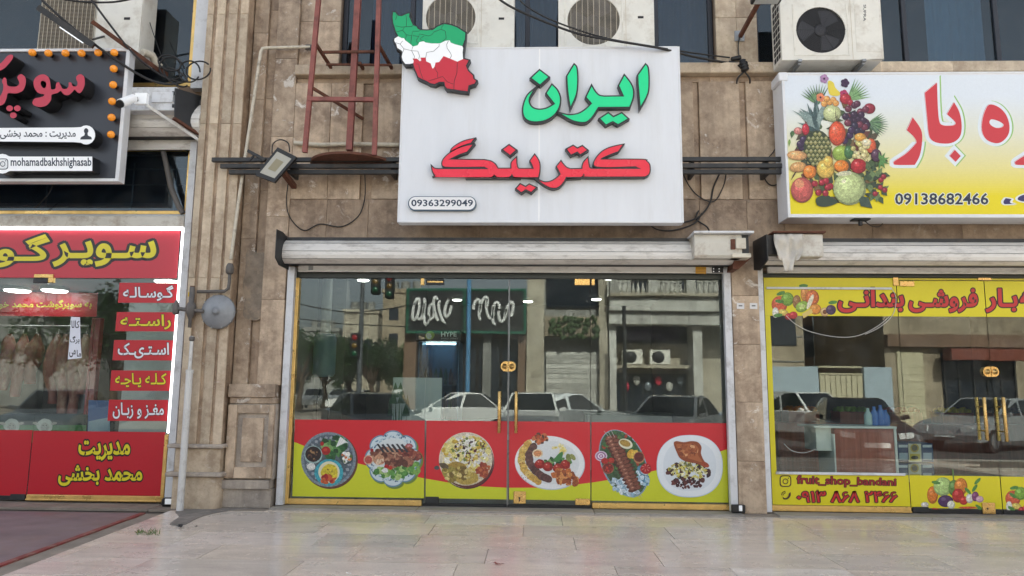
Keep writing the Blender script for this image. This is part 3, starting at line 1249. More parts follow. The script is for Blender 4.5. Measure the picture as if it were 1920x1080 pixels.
MB().box(bay0, PX0, 1.1, 1.3, 3.13, 5.1).build('interior_wall', M('mezz_wall', A(112, 118, 126), .8, var=.2, scale=1), B)
zt0 = UZ(200, 165, .05)
MB().box(bay0, PX0 + .01, .03, .3, zm1 + .052, zt0, 0).build('wall', 'core', B)
window(bay0, UX(370, 40, .05), zt0 + .002, 6.9, .05, [], 'gold', B, 'window_glass', .06)
# white plastic trim between gold frame and pilaster, and the white door posts
MB().box(UX(366, 40, -.1), PX0 + .09, -.1, .1, UZ(380, 165, -.1), 8).build('trim', 'white_paint', B)
# stickers on the pier
for px in (1388.5, 1413):
    x, z = U(px, 573.5, YW - .01)
    p = Print(YW - .010)
    p.poly([(px - 7, 568), (px + 7, 568.5), (px + 7, 579.5), (px - 7, 579)], A(222, 222, 222))
    p.poly([(px - 3.5, 572), (px + 3.5, 572), (px + 3.5, 574.5), (px - 3.5, 574.5)], A(110, 110, 112))
    m_ = p.build('number_sticker', 'print', B, ink=True)
# dark cement repair on the wing beside the gas meter
pt = [(463, 470), (482, 474), (498, 478), (496, 530), (492, 575), (488, 598), (470, 600), (456, 592), (459, 560), (455, 538), (460, 510)]
MB().prism([U(a, b, YW) for a, b in crom(pt, 3)], YW - .004, YW + .01).build('cement_patch', M('patch', A(134, 122, 108), .85, var=.3, scale=9, dirt=A(172, 152, 128), dirt_amt=1.0, dirt_scale=5), B)

# ================================================================ shop fronts
def shutter(name, label, x0, x1, zp, posts, zpost, yf=-.42, ztop=None, slots=True, mat='shutter'):
    """rolled-up shutter: zp = heights of the slat joints from the top down, the last two bound the bottom bar"""
    t = thing(name, ((x0 + x1) / 2, -.2, zp[-1]), label, 'roller shutter', 'roller shutters over the shop fronts')
    n = len(zp) - 2
    ys = [yf + .14, yf + .025, yf - .02, yf - .005, yf + .09]
    for i in range(n - 1 + 0):
        a, b = (ys[min(i, 4)], zp[i] - .003), (ys[min(i + 1, 4)], zp[i + 1] + .003)
        mid = ((a[0] + b[0]) / 2 - .008, (a[1] + b[1]) / 2)
        pr = [a, mid, b, (b[0] + .03, b[1] + .003), (a[0] + .03, a[1] - .003)]
        m = MB()
        k = len(pr)
        m.add([(x0, y, z) for y, z in pr] + [(x1, y, z) for y, z in pr],
              [tuple(range(k)), tuple(range(k, 2 * k))[::-1]] + [(j, k + j, k + (j + 1) % k, (j + 1) % k) for j in range(k)])
        m.build('slat', mat, t)
    MB().box(x0 + .01, x1 - .01, yf + .1, -.06, zp[n - 1] + .012, zp[0] + .02).build('drum', 'black_metal', t)
    bar = MB().box(x0 + .1, x1 - .06, -.115, -.075, zp[-1], zp[-2], .006).box(x0 + .1, x1 - .06, -.122, -.08, zp[-1], zp[-1] + .02, .003).build('bottom_bar', mat, t)
    for a, b in posts:
        m = MB().box(a, b, -.135, -.145 + .1, zpost, zp[-2] - .035, .004)
        m.build('guide_rail', 'white_paint', t)
    return t, bar


zz = [UZ(950, p, -.42) for p in (445.5, 456, 472, 486)] + [UZ(950, 495, -.36), UZ(950, 497, -.115), UZ(950, 511, -.115)]
x0 = UX(530, 470, -.42)
T, bar = shutter('roller_shutter', 'rolled up cream roller shutter over the catering shop glass front', x0, UX(1382, 480, -.3), zz,
                 [(UX(517, 930, -.135), UX(530.5, 930, -.135)), (UX(1370, 930, -.135), UX(1384, 930, -.135))], .03)
# end plate, lock, labels
xa = x0 - .004
e1 = zz[0] + .05
m = MB()
q_ = [(-.64, e1), (-.43, e1 + .01), (-.16, e1 - .03), (-.16, zz[4] - .05), (-.50, zz[4] - .05), (-.64, zz[4] + .02)]
k_ = len(q_)
m.add([(xa - .008, y, z) for y, z in q_] + [(xa, y, z) for y, z in q_], [tuple(range(k_)), tuple(range(k_, 2 * k_))[::-1]] + [(j, k_ + j, k_ + (j + 1) % k_, (j + 1) % k_) for j in range(k_)])
m.build('end_plate', 'black_metal', T)
MB().box(UX(578, 503, -.13), UX(586.5, 503, -.13), -.1235, -.1, UZ(580, 506.5, -.12), UZ(580, 499, -.12), .002).build('lock', 'steel', bar)
p = Print(-.1225)
p.poly([(1304, 500.5), (1324, 501), (1324, 513.5), (1304, 513)], A(206, 152, 40))
for k in range(4):
    p.poly([(1305, 502.5 + 3 * k), (1323, 503 + 3 * k), (1323, 503.8 + 3 * k), (1305, 503.3 + 3 * k)], A(150, 104, 26))
p.build('orange_label', 'print', bar, ink=True)
m = MB().box(UX(1335, 507, -.125), UX(1357, 507, -.125), -.128, -.116, UZ(1345, 511.5, -.125), UZ(1345, 501, -.125), .003)
pl = m.build('bolt_plate', 'black_plastic', bar)
for a, b in ((1338, 504), (1348.5, 504), (1338, 509), (1348.5, 509)):
    x, z = U(a, b, -.13)
    MB().cyl((x, -.131, z), (x, -.127, z), .008, 8).build('bolt', 'panel_white', pl)

zr = [UZ(1700, p, -.42) for p in (447, 459.5, 475, 489)] + [UZ(1700, 497, -.36), UZ(1700, 499, -.115), UZ(1700, 513, -.115)]
T2, bar2 = shutter('roller_shutter', 'rolled up cream roller shutter over the yellow fruit shop front', UX(1438, 480, -.42), 7.6, zr,
                   [(UX(1437, 940, -.135), UX(1447.5, 940, -.135))], .03)
zl = [UZ(300, p, -.36) for p in (185, 207, 224, 239)] + [UZ(300, 254, -.3), UZ(300, 262, -.115), UZ(300, 281, -.115)]
T3, bar3 = shutter('roller_shutter', 'white roller shutter box behind the black butcher sign, above mezzanine railing', -8.8, UX(378, 230, -.3), zl,
                   [(UX(308, 930, -.135), UX(322, 930, -.135))], .06, yf=-.36)
# floor lock at the foot of the butcher's guide rail
x, z = U(327, 940, -.16)
k = thing('shutter_lock', (x, -.18, .0), 'black floor shutter lock with white face by the drain pipe foot', 'lock')
MB().box(x - .13, x + .05, -.24, -.14, .01, .11, .02).build('body', 'black_plastic', k)
MB().box(x - .075, x + .035, -.249, -.2405, .04, .105, .006).build('face', 'panel_white', k)
k = thing('shutter_lock', (UX(1385, 950, -.16), -.18, .0), 'black floor lock with pale pin at the catering shop pier', 'lock')
x = UX(1385, 950, -.16)
MB().box(x - .09, x + .07, -.2, -.146, .024, .12, .01).build('body', 'black_plastic', k)
MB().box(x - .01, x + .03, -.21, -.2005, .05, .115, .004).build('pin', 'panel_white', k)


def zline(py0, py1, x0, x1):
    return lambda px: py0 + (py1 - py0) * (px - x0) / (x1 - x0)


GT = .008   # half the glass thickness


def pane(name, parent, xa, xb, z0, z1, y=0.0):
    return MB().box(xa, xb, y, y + .01, z0, z1).build(name, 'shop_glass', parent)


def rect_px(pr, x0, y0, x1, y1, ink):
    pr.poly([(x0, y0), (x1, y0), (x1, y1), (x0, y1)], ink)


RED, YEL = A(200, 38, 48), A(198, 204, 44)
# ---------------------------------------------------------------- catering shop
F1 = thing('glass_shopfront', (-.35, 0, 0), 'frameless glass shopfront with red and yellow film of six food dishes', 'shopfront')
ZG1 = UZ(950, 512, 0)
xe = [UX(553, 725, 0), UX(797.5, 725, 0), UX(953, 725, 0), UX(1107.5, 725, 0), UX(1363, 725, 0)]
zd = UZ(950, 523.5, 0)
MB().box(xe[0] - .05, xe[4] + .04, -.03, .06, zd + .004, ZG1 + .02, .004).build('header', M('header_dark', A(58, 62, 58), .4, metal=.3), F1)
zbot = UZ(800, 934, 0)
panes = []
for i in range(4):
    door = i in (1, 2)
    nm = 'glass_door' if door else 'glass_pane'
    panes.append(pane(nm, F1, xe[i] + .004, xe[i + 1] - .004, .045 if door else .10, zd))
# gold frame and rails
MB().box(xe[0] - .075, xe[0] + .0, -.045, .05, .03, zd + .003, .008).box(xe[0] - .05, xe[0] - .015, -.06, -.044, .03, zd, .008).build('side_frame', 'gold', F1)
MB().box(xe[4] + .0, xe[4] + .03, -.045, .05, .03, zd + .003, .008).build('side_frame', 'gold', F1)
for a, b in ((xe[0] - .07, xe[1] - .006), (xe[3] + .006, xe[4] + .02)):
    MB().box(a, b, -.03, .04, .024, .096, .008).box(a, b, -.045, -.029, .03, .05, .006).build('bottom_rail', 'gold', F1)
for i in (1, 2):     # dark sweep under the doors
    MB().box(xe[i] + .006, xe[i + 1] - .006, -.004, .014, .026, .06, .002).build('door_sweep', 'black_plastic', panes[i])
MB().box(xe[2] - .008, xe[2] - .0035, -.012, .022, .05, zd - .01).build('edge_seal', 'steel', panes[1])
MB().box(xe[2] + .0035, xe[2] + .010, -.012, .022, .05, zd - .01).build('edge_seal', 'steel', panes[2])


def patch(par, px0, py0, px1, py1, mat, y=0.0, nm='patch_fitting', t=.02):
    MB().box(UX(px0, py0, y), UX(px1, py0, y), y - t, y + .01 + t, UZ(px0, py1, y), UZ(px0, py0, y), .004).build(nm, mat, par)


patch(panes[0], 798 - 9, 521, 796, 535, 'brass')
patch(panes[1], 799, 524, 833, 534, 'black_metal')
patch(panes[1], 801, 526.5, 831, 530, 'brass', -.022, t=.005)
patch(panes[2], 1077, 522, 1106, 535, 'brass')
patch(panes[3], 1109, 522, 1115, 535, 'brass')
patch(F1, 943, 514, 968, 522, 'brass', 0, 'door_stop')
patch(panes[1], 798.5, 931, 823, 943.5, 'black_metal')
patch(panes[2], 963, 921, 986, 944, 'brass', nm='floor_lock')
patch(panes[2], 1078.5, 934.5, 1106.5, 946.5, 'brass')
x, z = U(974, 934, -.024)
MB().disc((x, -.0215, z), (0, -1, 0), .012, 12).add([(x - .005, -.0215, z), (x + .005, -.0215, z), (x + .008, -.0215, z - .04), (x - .008, -.0215, z - .04)], [(0, 1, 2, 3)]).build('key_hole', 'black_plastic', panes[2])


def handle(par, px, pyt, pyb, y=0.0, r=.02, mat='brass'):
    x = UX(px, (pyt + pyb) / 2, y - .07)
    zt, zb_ = UZ(px, pyt, y - .07), UZ(px, pyb, y - .07)
    m = MB().tube([(x, y - .07, zb_), (x, y - .07, zb_ + .004), (x, y - .07, zt - .004), (x, y - .07, zt)], [r * .8, r, r, r * .8], 12)
    for q in (.22, .78):
        zq = zb_ + (zt - zb_) * q
        m.cyl((x, y - .07, zq), (x, y + .0, zq), .009, 8)
    m.tube([(x, y + .08, zb_), (x, y + .08, zt)], r, 10)
    for q in (.22, .78):
        zq = zb_ + (zt - zb_) * q
        m.cyl((x, y + .01, zq), (x, y + .08, zq), .009, 8)
    m.build('handle', mat, par)


def roundlock(pa, pb, px, py, y=0.0):
    x, z = U(px, py, y - .03)
    for s, par in ((-1, pa), (1, pb)):
        m = MB()
        pts = [(x + s * .004, z - .062)]
        for k in range(9):
            a = R(-90 + k * 22.5)
            pts.append((x + s * (.04 + .055 * math.cos(a)), z + .062 * math.sin(a)))
        pts.append((x + s * .004, z + .062))
        m.prism(pts, y - .03, y + .04)
        m.lathe((x + s * .045, y - .03, z), (0, -1, 0), [(.035, 0), (.033, .008), (.012, .01), (.012, .016)], 14)
        m.build('round_lock', 'brass', par)


handle(panes[1], 936, 734, 812)
handle(panes[2], 967.5, 734, 812)
roundlock(panes[1], panes[2], 953, 687)

# ---------------------------------------------------------------- film of the catering shop
YF = -.004
split = [(545, 826), (565, 834), (600, 848), (640, 861), (667, 868), (700, 876), (740, 886), (796, 897), (845, 905.5), (900, 912), (950, 914.5), (1010, 914.5), (1060, 911),
         (1108, 905), (1135, 901), (1180, 893), (1235, 881), (1290, 866), (1330, 853), (1368, 841)]


def spl(x):
    for (xa, ya), (xb, yb) in zip(split, split[1:]):
        if xa <= x <= xb:
            return ya + (yb - ya) * (x - xa) / (xb - xa)
    return split[-1][1]


ftop = lambda x: 786.5 + (x - 551) * (793.5 - 786.5) / (1362 - 551)
fbot = lambda x: 930.5 + (x - 547) * (942.5 - 930.5) / (1365 - 547)


def film(i, xl, xr, xlb, xrb):
    """red over yellow film on one pane; xl/xr on top edge, xlb/xrb on the bottom edge"""
    pr = Print(YF)

    def edge(xa, xb, y):   # x on a leaning edge
        t = (y - 787) / (935 - 787)
        return xa + (xb - xa) * t
    n = 14
    up, mid, dn = [], [], []
    for k in range(n + 1):
        t = k / n
        xt = xl + (xr - xl) * t
        xm = edge(xl, xlb, spl(xl)) * (1 - t) + edge(xr, xrb, spl(xr)) * t
        up.append((xt, ftop(xt)))
        mid.append((xm, spl(xm)))
        xd = xlb + (xrb - xlb) * t
        dn.append((xd, fbot(xd)))
    y = pr.yy()
    for k in range(n):
        for q, ink in ((up, RED), (dn, YEL)):
            pts = [q[k], q[k + 1], mid[k + 1], mid[k]]
            pr.add([(U(a, b, YF)[0], y, U(a, b, YF)[1]) for a, b in pts], [(0, 1, 2, 3)], 0, ink)
    return pr


def scatter(pr, cx, cy, rx, ry, n, inks, smin, smax, seed, rot=0, asp=(.5, 1.6)):
    rr = random.Random(seed)
    for _ in range(n):
        a, d = rr.uniform(0, 6.283), math.sqrt(rr.random())
        x, z = math.cos(a) * rx * d, math.sin(a) * ry * d
        x, z = x * math.cos(rot) - z * math.sin(rot), x * math.sin(rot) + z * math.cos(rot)
        s = rr.uniform(smin, smax)
        pr.ell(cx + x, cy + z, s, s * rr.uniform(*asp), rr.choice(inks), rr.uniform(0, 3.1), 7, .12, rr.random())


GREENS = [A(46, 92, 52), A(84, 132, 74), A(36, 72, 44), A(122, 160, 98)]
MEATS = [A(122, 76, 62), A(152, 104, 84), A(92, 56, 48), A(178, 138, 112), A(108, 66, 56)]
REDS = [A(160, 38, 40), A(186, 62, 48), A(130, 30, 36)]
WHITES = [A(222, 224, 222), A(205, 210, 208), A(232, 230, 220)]
# --- left pane: copper tray and scalloped platter
p1 = film(0, 553, 796.5, 548, 795)
p1.ell(619, 864, 52, 53, A(96, 62, 48), 0, 40)
p1.ell(616, 861.5, 51.5, 51.5, A(122, 136, 146), 0, 48)
p1.ell(616, 861.5, 46, 46.5, A(86, 98, 110), 0, 48)
for k in range(26):
    a = k / 26 * 6.283
    p1.ell(616 + math.cos(a) * 40, 861.5 + math.sin(a) * 40.5, 4.6, 3.4, A(142, 150, 156), a, 4)
p1.ell(616, 861.5, 36, 36, A(80, 92, 98), 0, 36)
scatter(p1, 628, 832, 22, 15, 34, GREENS, 3, 8, 1)
for k in range(9):
    p1.poly([(630 + k * 2, 838 - k), (632 + k * 2, 838 - k), (640 + k * 1.7, 820 + k * 1.3), (638 + k * 1.7, 819 + k * 1.3)], random.choice(WHITES))
scatter(p1, 628, 852, 16, 9, 14, GREENS[:3], 3, 7, 2)
p1.ell(611, 845, 8.5, 8, REDS[0]); p1.ell(610, 843, 4, 3.2, REDS[1]); p1.ell(604, 832, 3.4, 4, REDS[0])
p1.ell(587.5, 852.5, 17, 17, A(150, 176, 172)); p1.ell(587.5, 851.5, 15, 14.5, A(44, 34, 34), n=36)
scatter(p1, 588, 852, 11, 11, 16, [A(92, 62, 52), A(70, 48, 44), A(150, 118, 82)], 1, 2.6, 3)
p1.ell(649.5, 858, 12.5, 12.5, A(60, 76, 76)); scatter(p1, 650, 857, 9, 10, 24, [*WHITES, A(206, 118, 62), A(88, 112, 60)], 2, 4, 4)
p1.ell(617, 886, 27, 25, A(66, 158, 172), 0, 48, .012); p1.ell(617, 885, 20, 20, A(214, 212, 180), 0, 36)
p1.ell(618, 886, 16, 16, A(206, 188, 56), 0, 30, .03)
scatter(p1, 618, 884, 5, 6, 8, [A(108, 86, 36)], .7, 1.6, 5)
scatter(p1, 615, 899, 15, 6.5, 16, [*REDS, A(190, 92, 52)], 3, 6, 6)
p1.ell(583.5, 875, 8, 6.5, A(218, 220, 214), 0, 20, .04)
# scalloped platter


def scallop(cx, cy, r, n, amp, ink, ph=0.0, sy=1.0):
    pts = []
    for k in range(96):
        a = k / 96 * 6.283
        q = r * (1 + amp * (abs(math.cos(a * n / 2 + ph)) ** .6 - .6))
        pts.append((cx + q * math.cos(a), cy + q * sy * math.sin(a)))
    p1.poly(pts, ink)


scallop(740, 863, 51, 8, .14, A(110, 132, 60))
scallop(737, 860, 50.5, 8, .14, A(96, 134, 158))
scallop(737, 860, 48, 8, .14, A(196, 210, 214))
rr = random.Random(11)
for k in range(90):
    a = k / 90 * 6.283
    q = 42 + rr.uniform(-4, 4)
    p1.ell(737 + q * math.cos(a), 860 + q * math.sin(a), rr.uniform(1.2, 3), rr.uniform(.8, 1.8), rr.choice([A(88, 122, 150), A(60, 92, 124), A(146, 176, 190)]), rr.uniform(0, 3), 6)
p1.ell(737, 859, 38, 38, A(206, 214, 214), 0, 40)
p1.ell(767, 836.5, 7, 5, A(158, 62, 72)); p1.ell(767, 836.5, 5, 3, A(200, 130, 132))
scatter(p1, 742, 885, 38, 10, 60, [A(122, 166, 84), A(92, 146, 72), A(160, 190, 118), A(70, 122, 60)], 3, 6, 12)
scatter(p1, 778, 876, 10, 12, 16, [A(122, 166, 84), A(92, 146, 72)], 3, 5, 13)
scatter(p1, 738, 858, 42, 14, 110, MEATS, 3, 7.5, 14, .12)
scatter(p1, 768, 850, 24, 8, 40, [A(120, 58, 52), A(146, 82, 66), A(98, 48, 44)], 2, 5.5, 15, .3)
for k in range(6):
    p1.poly([(706 + k * 9, 832 + k % 2 * 2), (710 + k * 9, 832), (722 + k * 9, 848), (717 + k * 9, 848)], A(52, 56, 62))
p1.ell(691, 862, 9, 9, A(206, 168, 140)); p1.ell(691, 862, 7, 7, A(176, 84, 74)); p1.ell(711, 862, 11, 10, A(188, 142, 112), 0, 16, .05)
scatter(p1, 711, 862, 8, 8, 10, [A(214, 190, 162), A(150, 92, 74)], 2, 4, 16)
p1.ell(725, 875, 4.6, 4.2, REDS[0]); p1.ell(732, 877, 4, 4, REDS[1]); p1.ell(697.5, 844, 3.2, 3.2, REDS[0]); p1.ell(722, 882, 6, 4.6, WHITES[0], 0, 12, .08)
p1.build('printed_film', 'film', panes[0], ink=True)
# --- left door: rice with barberries and chicken
p2 = film(1, 799.5, 951.5, 798, 951)
p2.ell(876, 866, 51, 51, A(72, 30, 36), 0, 48); p2.ell(874.5, 862.5, 51.5, 52, A(214, 206, 190), 0, 48); p2.ell(875.5, 864, 50, 50.5, A(96, 44, 46), 0, 48)
p2.ell(874, 861, 49.5, 49.5, A(206, 196, 172), 0, 48)
scatter(p2, 874, 850, 44, 34, 150, [A(222, 220, 206), A(206, 190, 96), A(218, 208, 140), A(226, 226, 220), A(190, 160, 62)], 2.5, 6.5, 21)
scatter(p2, 880, 845, 34, 24, 120, [A(92, 40, 44), A(60, 32, 38), A(112, 126, 62), A(214, 206, 120), A(230, 228, 220), A(58, 44, 44)], 1.2, 3.4, 22, 0, (.3, 1.2))
p2.ell(857, 878, 20, 12, A(160, 132, 62), .15, 24, .04); p2.ell(845, 888, 17, 13, A(150, 138, 66), .5, 24, .05)
p2.ell(877, 897, 21, 12, A(176, 152, 74), -.15, 24, .04); p2.ell(870, 884, 4, 10, A(96, 74, 40), .2, 10)
p2.ell(833, 874, 10, 5.5, A(92, 80, 60), .5, 14, .08); p2.ell(819, 877, 5, 4, A(72, 76, 78), 0, 12, .06)
scatter(p2, 858, 888, 28, 14, 40, [A(188, 168, 92), A(134, 116, 54), A(206, 188, 122), A(112, 92, 46)], 1.5, 5, 23)
scatter(p2, 907, 882, 12, 12, 34, [A(150, 66, 46), A(176, 96, 60), A(132, 48, 40)], 2.5, 5.5, 24)
p2.build('printed_film', 'film', panes[1], ink=True)
# --- right door: oval platter of kebabs
p3 = film(2, 954.5, 1106.5, 954.5, 1107)
p3.ell(1031, 868, 66, 50.5, A(186, 196, 204), .1, 48); p3.ell(1030.5, 867, 65, 49.5, A(226, 228, 228), .1, 48); p3.ell(1031, 867, 55, 41, A(214, 218, 218), .1, 48)


def sausage(pr, path, w, inks, seed):
    rr = random.Random(seed)
    for (xa, ya), (xb, yb) in zip(path, path[1:]):
        n = 5
        for k in range(n):
            t = k / n
            pr.ell(xa + (xb - xa) * t, ya + (yb - ya) * t, w * rr.uniform(.92, 1.08), w * rr.uniform(.8, 1), rr.choice(inks), math.atan2(yb - ya, xb - xa), 14, .03, rr.random())


sausage(p3, [(991, 831), (980, 846), (977, 864), (984, 882), (996, 894), (1012, 905)], 7.5, [A(206, 174, 92), A(214, 186, 110), A(190, 152, 74)], 31)
scatter(p3, 985, 870, 10, 34, 30, [A(160, 110, 56), A(224, 204, 140)], .7, 1.6, 32)
sausage(p3, [(1000, 838), (992, 852), (993, 868), (1003, 882), (1016, 893), (1030, 899)], 8, [A(92, 62, 60), A(82, 54, 54), A(104, 72, 66)], 33)
scatter(p3, 1013, 823, 14, 8, 30, [A(170, 74, 42), A(132, 56, 38), A(196, 112, 70), A(84, 58, 50)], 2, 5, 34)
scatter(p3, 1050, 842, 14, 9, 22, [A(222, 206, 110), A(226, 216, 160)], 1.5, 3.6, 35)
scatter(p3, 1044, 866, 24, 6, 26, GREENS, 2, 5, 36)
p3.poly(crom([(1038, 864), (1046, 852), (1055, 847), (1054, 858), (1046, 866)]), A(62, 122, 66))
p3.ell(1008, 850, 10, 8, A(226, 206, 170)); p3.ell(1008, 850, 7.4, 5.4, A(206, 140, 92))
for cx, cy in ((1012, 870), (1027, 875), (1046, 878), (1060, 871)):
    p3.ell(cx, cy, 9.5, 9, A(142, 34, 34), 0, 18, .04)
    p3.ell(cx - 1.5, cy - 2, 6, 5, A(176, 52, 46), .3, 14, .05)
    p3.ell(cx - 2.5, cy - 4, 1.6, 1.2, A(220, 150, 140), .3, 8)
p3.ell(1066, 858, 5, 7.5, A(118, 130, 70), -.2); p3.ell(1074, 857, 4, 7, A(140, 146, 84), -.7)
scatter(p3, 1060, 895, 24, 13, 60, [A(184, 106, 58), A(206, 142, 84), A(150, 78, 44), A(122, 60, 40)], 2.5, 6, 37, .3)
p3.build('printed_film', 'film', panes[2], ink=True)
# --- right pane: kebab platter and chicken leg on rice
p4 = film(3, 1109, 1361.5, 1109, 1366)
p4.ell(1169, 869, 41, 67, A(130, 160, 176), -.42, 48); p4.ell(1169, 868, 38.5, 64.5, A(62, 88, 62), -.42, 48)
scatter(p4, 1169, 866, 36, 60, 150, [A(46, 84, 52), A(62, 104, 60), A(38, 66, 44), A(156, 60, 46), A(84, 118, 66)], 2, 5, 41, -.42)
scatter(p4, 1172, 913, 26, 14, 60, [A(196, 212, 222), A(172, 194, 208), A(214, 224, 228), A(140, 172, 190)], 2.5, 6, 42, .4)
scatter(p4, 1206, 893, 9, 18, 40, [A(196, 212, 222), A(160, 190, 206), A(84, 130, 156)], 2.5, 5.5, 43, -.3)
for k in range(15):
    t = k / 14
    cx, cy = 1146 + 44 * t, 822 + 94 * t
    w_ = 13 + 2.5 * math.sin(t * 3)
    p4.ell(cx, cy, w_, 5.4, A(84, 46, 40), -.38, 18, .05, k)
    p4.ell(cx - 5, cy - 1, 6.2, 3.8, A(134, 84, 68), -.38, 12, .08, k + .3)
    p4.ell(cx + 6, cy - 2.5, 5.6, 3.5, A(120, 72, 58), -.38, 12, .08, k + .6)
    p4.ell(cx - 4, cy - 2, 2.4, 1.3, A(178, 132, 110), -.38, 8)
p4.ell(1127, 855, 11.5, 9.5, A(206, 190, 206))
for q in (9, 6.5, 4, 1.8):
    p4.ell(1127, 855, q, q * .85, A(150, 96, 142) if q in (9, 4) else A(226, 214, 224))
p4.ell(1173, 832, 13.5, 9, A(214, 214, 190), .35); p4.ell(1172, 831, 10.5, 6, A(168, 138, 66), .35)
p4.ell(1183, 851, 7, 9, A(206, 164, 66), .5); p4.ell(1190, 852, 6, 9, A(216, 182, 84), .5); p4.ell(1198, 858, 10.5, 11, A(172, 120, 84)); p4.ell(1198, 857, 9, 9, A(98, 40, 36))
p4.ell(1140, 878, 11, 10.5, A(150, 84, 66)); p4.ell(1140, 877.5, 9.2, 8.8, A(112, 40, 38)); scatter(p4, 1140, 878, 7, 7, 9, REDS, 1, 2.4, 44)
p4.ell(1134, 864, 7, 5.5, A(170, 42, 40)); p4.ell(1146, 863, 6, 5, A(176, 58, 48))
p4.ell(1211, 879, 10.5, 10, A(168, 36, 42), 0, 18, .03)
for k in range(7):
    a = k * .9
    p4.poly([(1211 + 2 * math.cos(a), 877 + 2 * math.sin(a)), (1211 + 8 * math.cos(a - .12), 877 + 7 * math.sin(a - .12)), (1211 + 8 * math.cos(a + .12), 877 + 7 * math.sin(a + .12))], A(216, 130, 124))
for a, b, c, d in ((1132, 808, 1140, 818), (1140, 810, 1146, 820), (1145, 806, 1152, 820), (1191, 922, 1199, 934), (1195, 920, 1203, 932)):
    p4.poly([(a, b), (a + 1, b), (c + 1, d), (c, d)], A(178, 172, 168))
sup = []
for k in range(64):
    a = k / 64 * 6.283
    c_, s_ = math.cos(a), math.sin(a)
    sup.append((1293 + 62 * math.copysign(abs(c_) ** .86, c_), 874 + 58.5 * math.copysign(abs(s_) ** .86, s_)))
p4.poly(sup, A(196, 210, 224))
p4.poly([(1293 + (x - 1293) * .975, 873.5 + (y - 874) * .975) for x, y in sup], A(224, 230, 234))
p4.poly([(1293 + (x - 1293) * .8, 873.5 + (y - 874) * .8) for x, y in sup], A(212, 220, 226))
scatter(p4, 1292, 888, 40, 22, 60, [A(66, 34, 40), A(86, 46, 46), A(50, 30, 36)], 2, 5, 51, .1)
scatter(p4, 1290, 882, 36, 16, 170, [A(206, 200, 110), A(214, 210, 150), A(190, 176, 74), A(112, 118, 62), A(226, 222, 180)], 1.2, 4.2, 52, .1, (.25, .7))
scatter(p4, 1285, 908, 28, 8, 40, [A(78, 36, 42), A(100, 52, 50), A(56, 30, 36)], 1.5, 3.4, 53, .1)
p4.poly(crom([(1263, 832), (1268, 827), (1282, 829), (1296, 827), (1308, 829), (1315, 838), (1314, 850), (1320, 864), (1328, 872), (1322, 876), (1306, 869), (1288, 866), (1276, 860), (1270, 851)]), A(140, 72, 44))
p4.poly(crom([(1268, 833), (1284, 833), (1300, 832), (1310, 842), (1308, 852), (1316, 866), (1300, 862), (1282, 856), (1274, 846)]), A(170, 98, 60))
scatter(p4, 1290, 846, 18, 13, 36, [A(188, 122, 78), A(154, 84, 52), A(206, 156, 112), A(128, 64, 42)], 1.5, 5, 54, .3)
p4.ell(1322, 871, 8, 4.5, A(158, 70, 44), .5)
p4.build('printed_film', 'film', panes[3], ink=True)

# ---------------------------------------------------------------- butcher's shop front
F2 = thing('glass_shopfront', (-6.0, 0, 0), 'red filmed glass front of the butcher shop with yellow Persian lettering', 'shopfront')
LZ1, LZ0 = UZ(180, 430, 0), .10
lxj = UX(70, 730, 0)
lx1 = UX(305, 930, 0) - .02
ZD2 = UZ(150, 522, 0)
pT = MB().box(-9, lx1, 0, .01, ZD2 + .004, LZ1).build('glass_pane', 'shop_glass', F2)
pR = MB().box(lxj + .004, lx1, 0, .01, LZ0, ZD2 - .004).build('glass_pane', 'shop_glass', F2)
pL = MB().box(-7.6, lxj - .004, 0, .01, .06, ZD2 - .004).build('glass_door', 'shop_glass', F2)
MB().box(lxj + .01, lx1 + .05, -.03, .04, .024, .098, .008).box(lxj + .01, lx1 + .05, -.045, -.029, .03, .05, .006).build('bottom_rail', 'gold', F2)
MB().box(lx1, lx1 + .05, -.03, .05, .1, UZ(330, 815, 0), .006).build('side_frame', 'gold', F2)
MB().box(-7.6, lxj, -.005, .015, .026, .075, .002).build('door_sweep', 'black_plastic', pL)
MB().box(UX(65, 522, 0), UX(101, 522, 0), -.02, .03, UZ(80, 521, 0), UZ(80, 514.5, 0), .003).box(UX(92, 525, 0), UX(101, 525, 0), -.02, .03, UZ(80, 530, 0), UZ(80, 521, 0), .002).build('patch_fitting', 'brass', pT)
MB().box(UX(64, 525, 0), UX(91, 525, 0), -.018, .028, UZ(80, 531, 0), UZ(80, 522, 0), .003).build('patch_fitting', 'black_metal', pL)
MB().box(UX(20, 935, 0), UX(48, 935, 0), -.018, .028, .03, .1, .003).build('patch_fitting', 'black_metal', pL)
BRED = A(190, 30, 44)
p = Print(-.003)
p.wrect(-9, ZD2 + .006, lx1 - .005, LZ1 - .004, A(196, 52, 66))
BK = A(34, 30, 30)
YT = A(226, 212, 44)
p.text('سـوپـر', 98, 451, 293, 505, YT, BK, .075, .03)
p.text('گـو', -9, 439, 94, 502, YT, BK, .075, .03)
p.build('printed_film', 'film', pT, ink=True)
p = Print(-.003)
zt = UZ(190, 809, 0)
p.wrect(lxj + .006, LZ0, lx1 - .003, zt, BRED)
p.text('مدیریت', 147, 826, 244, 864, YT, BK, .07, .03)
p.text('محمد بخشی', 109, 872, 267, 911, YT, BK, .07, .03)
p.build('printed_film', 'film', pR, ink=True)
p = Print(-.003)
p.wrect(-7.59, .08, lxj - .006, zt + .005, BRED)
p.build('printed_film', 'film', pL, ink=True)
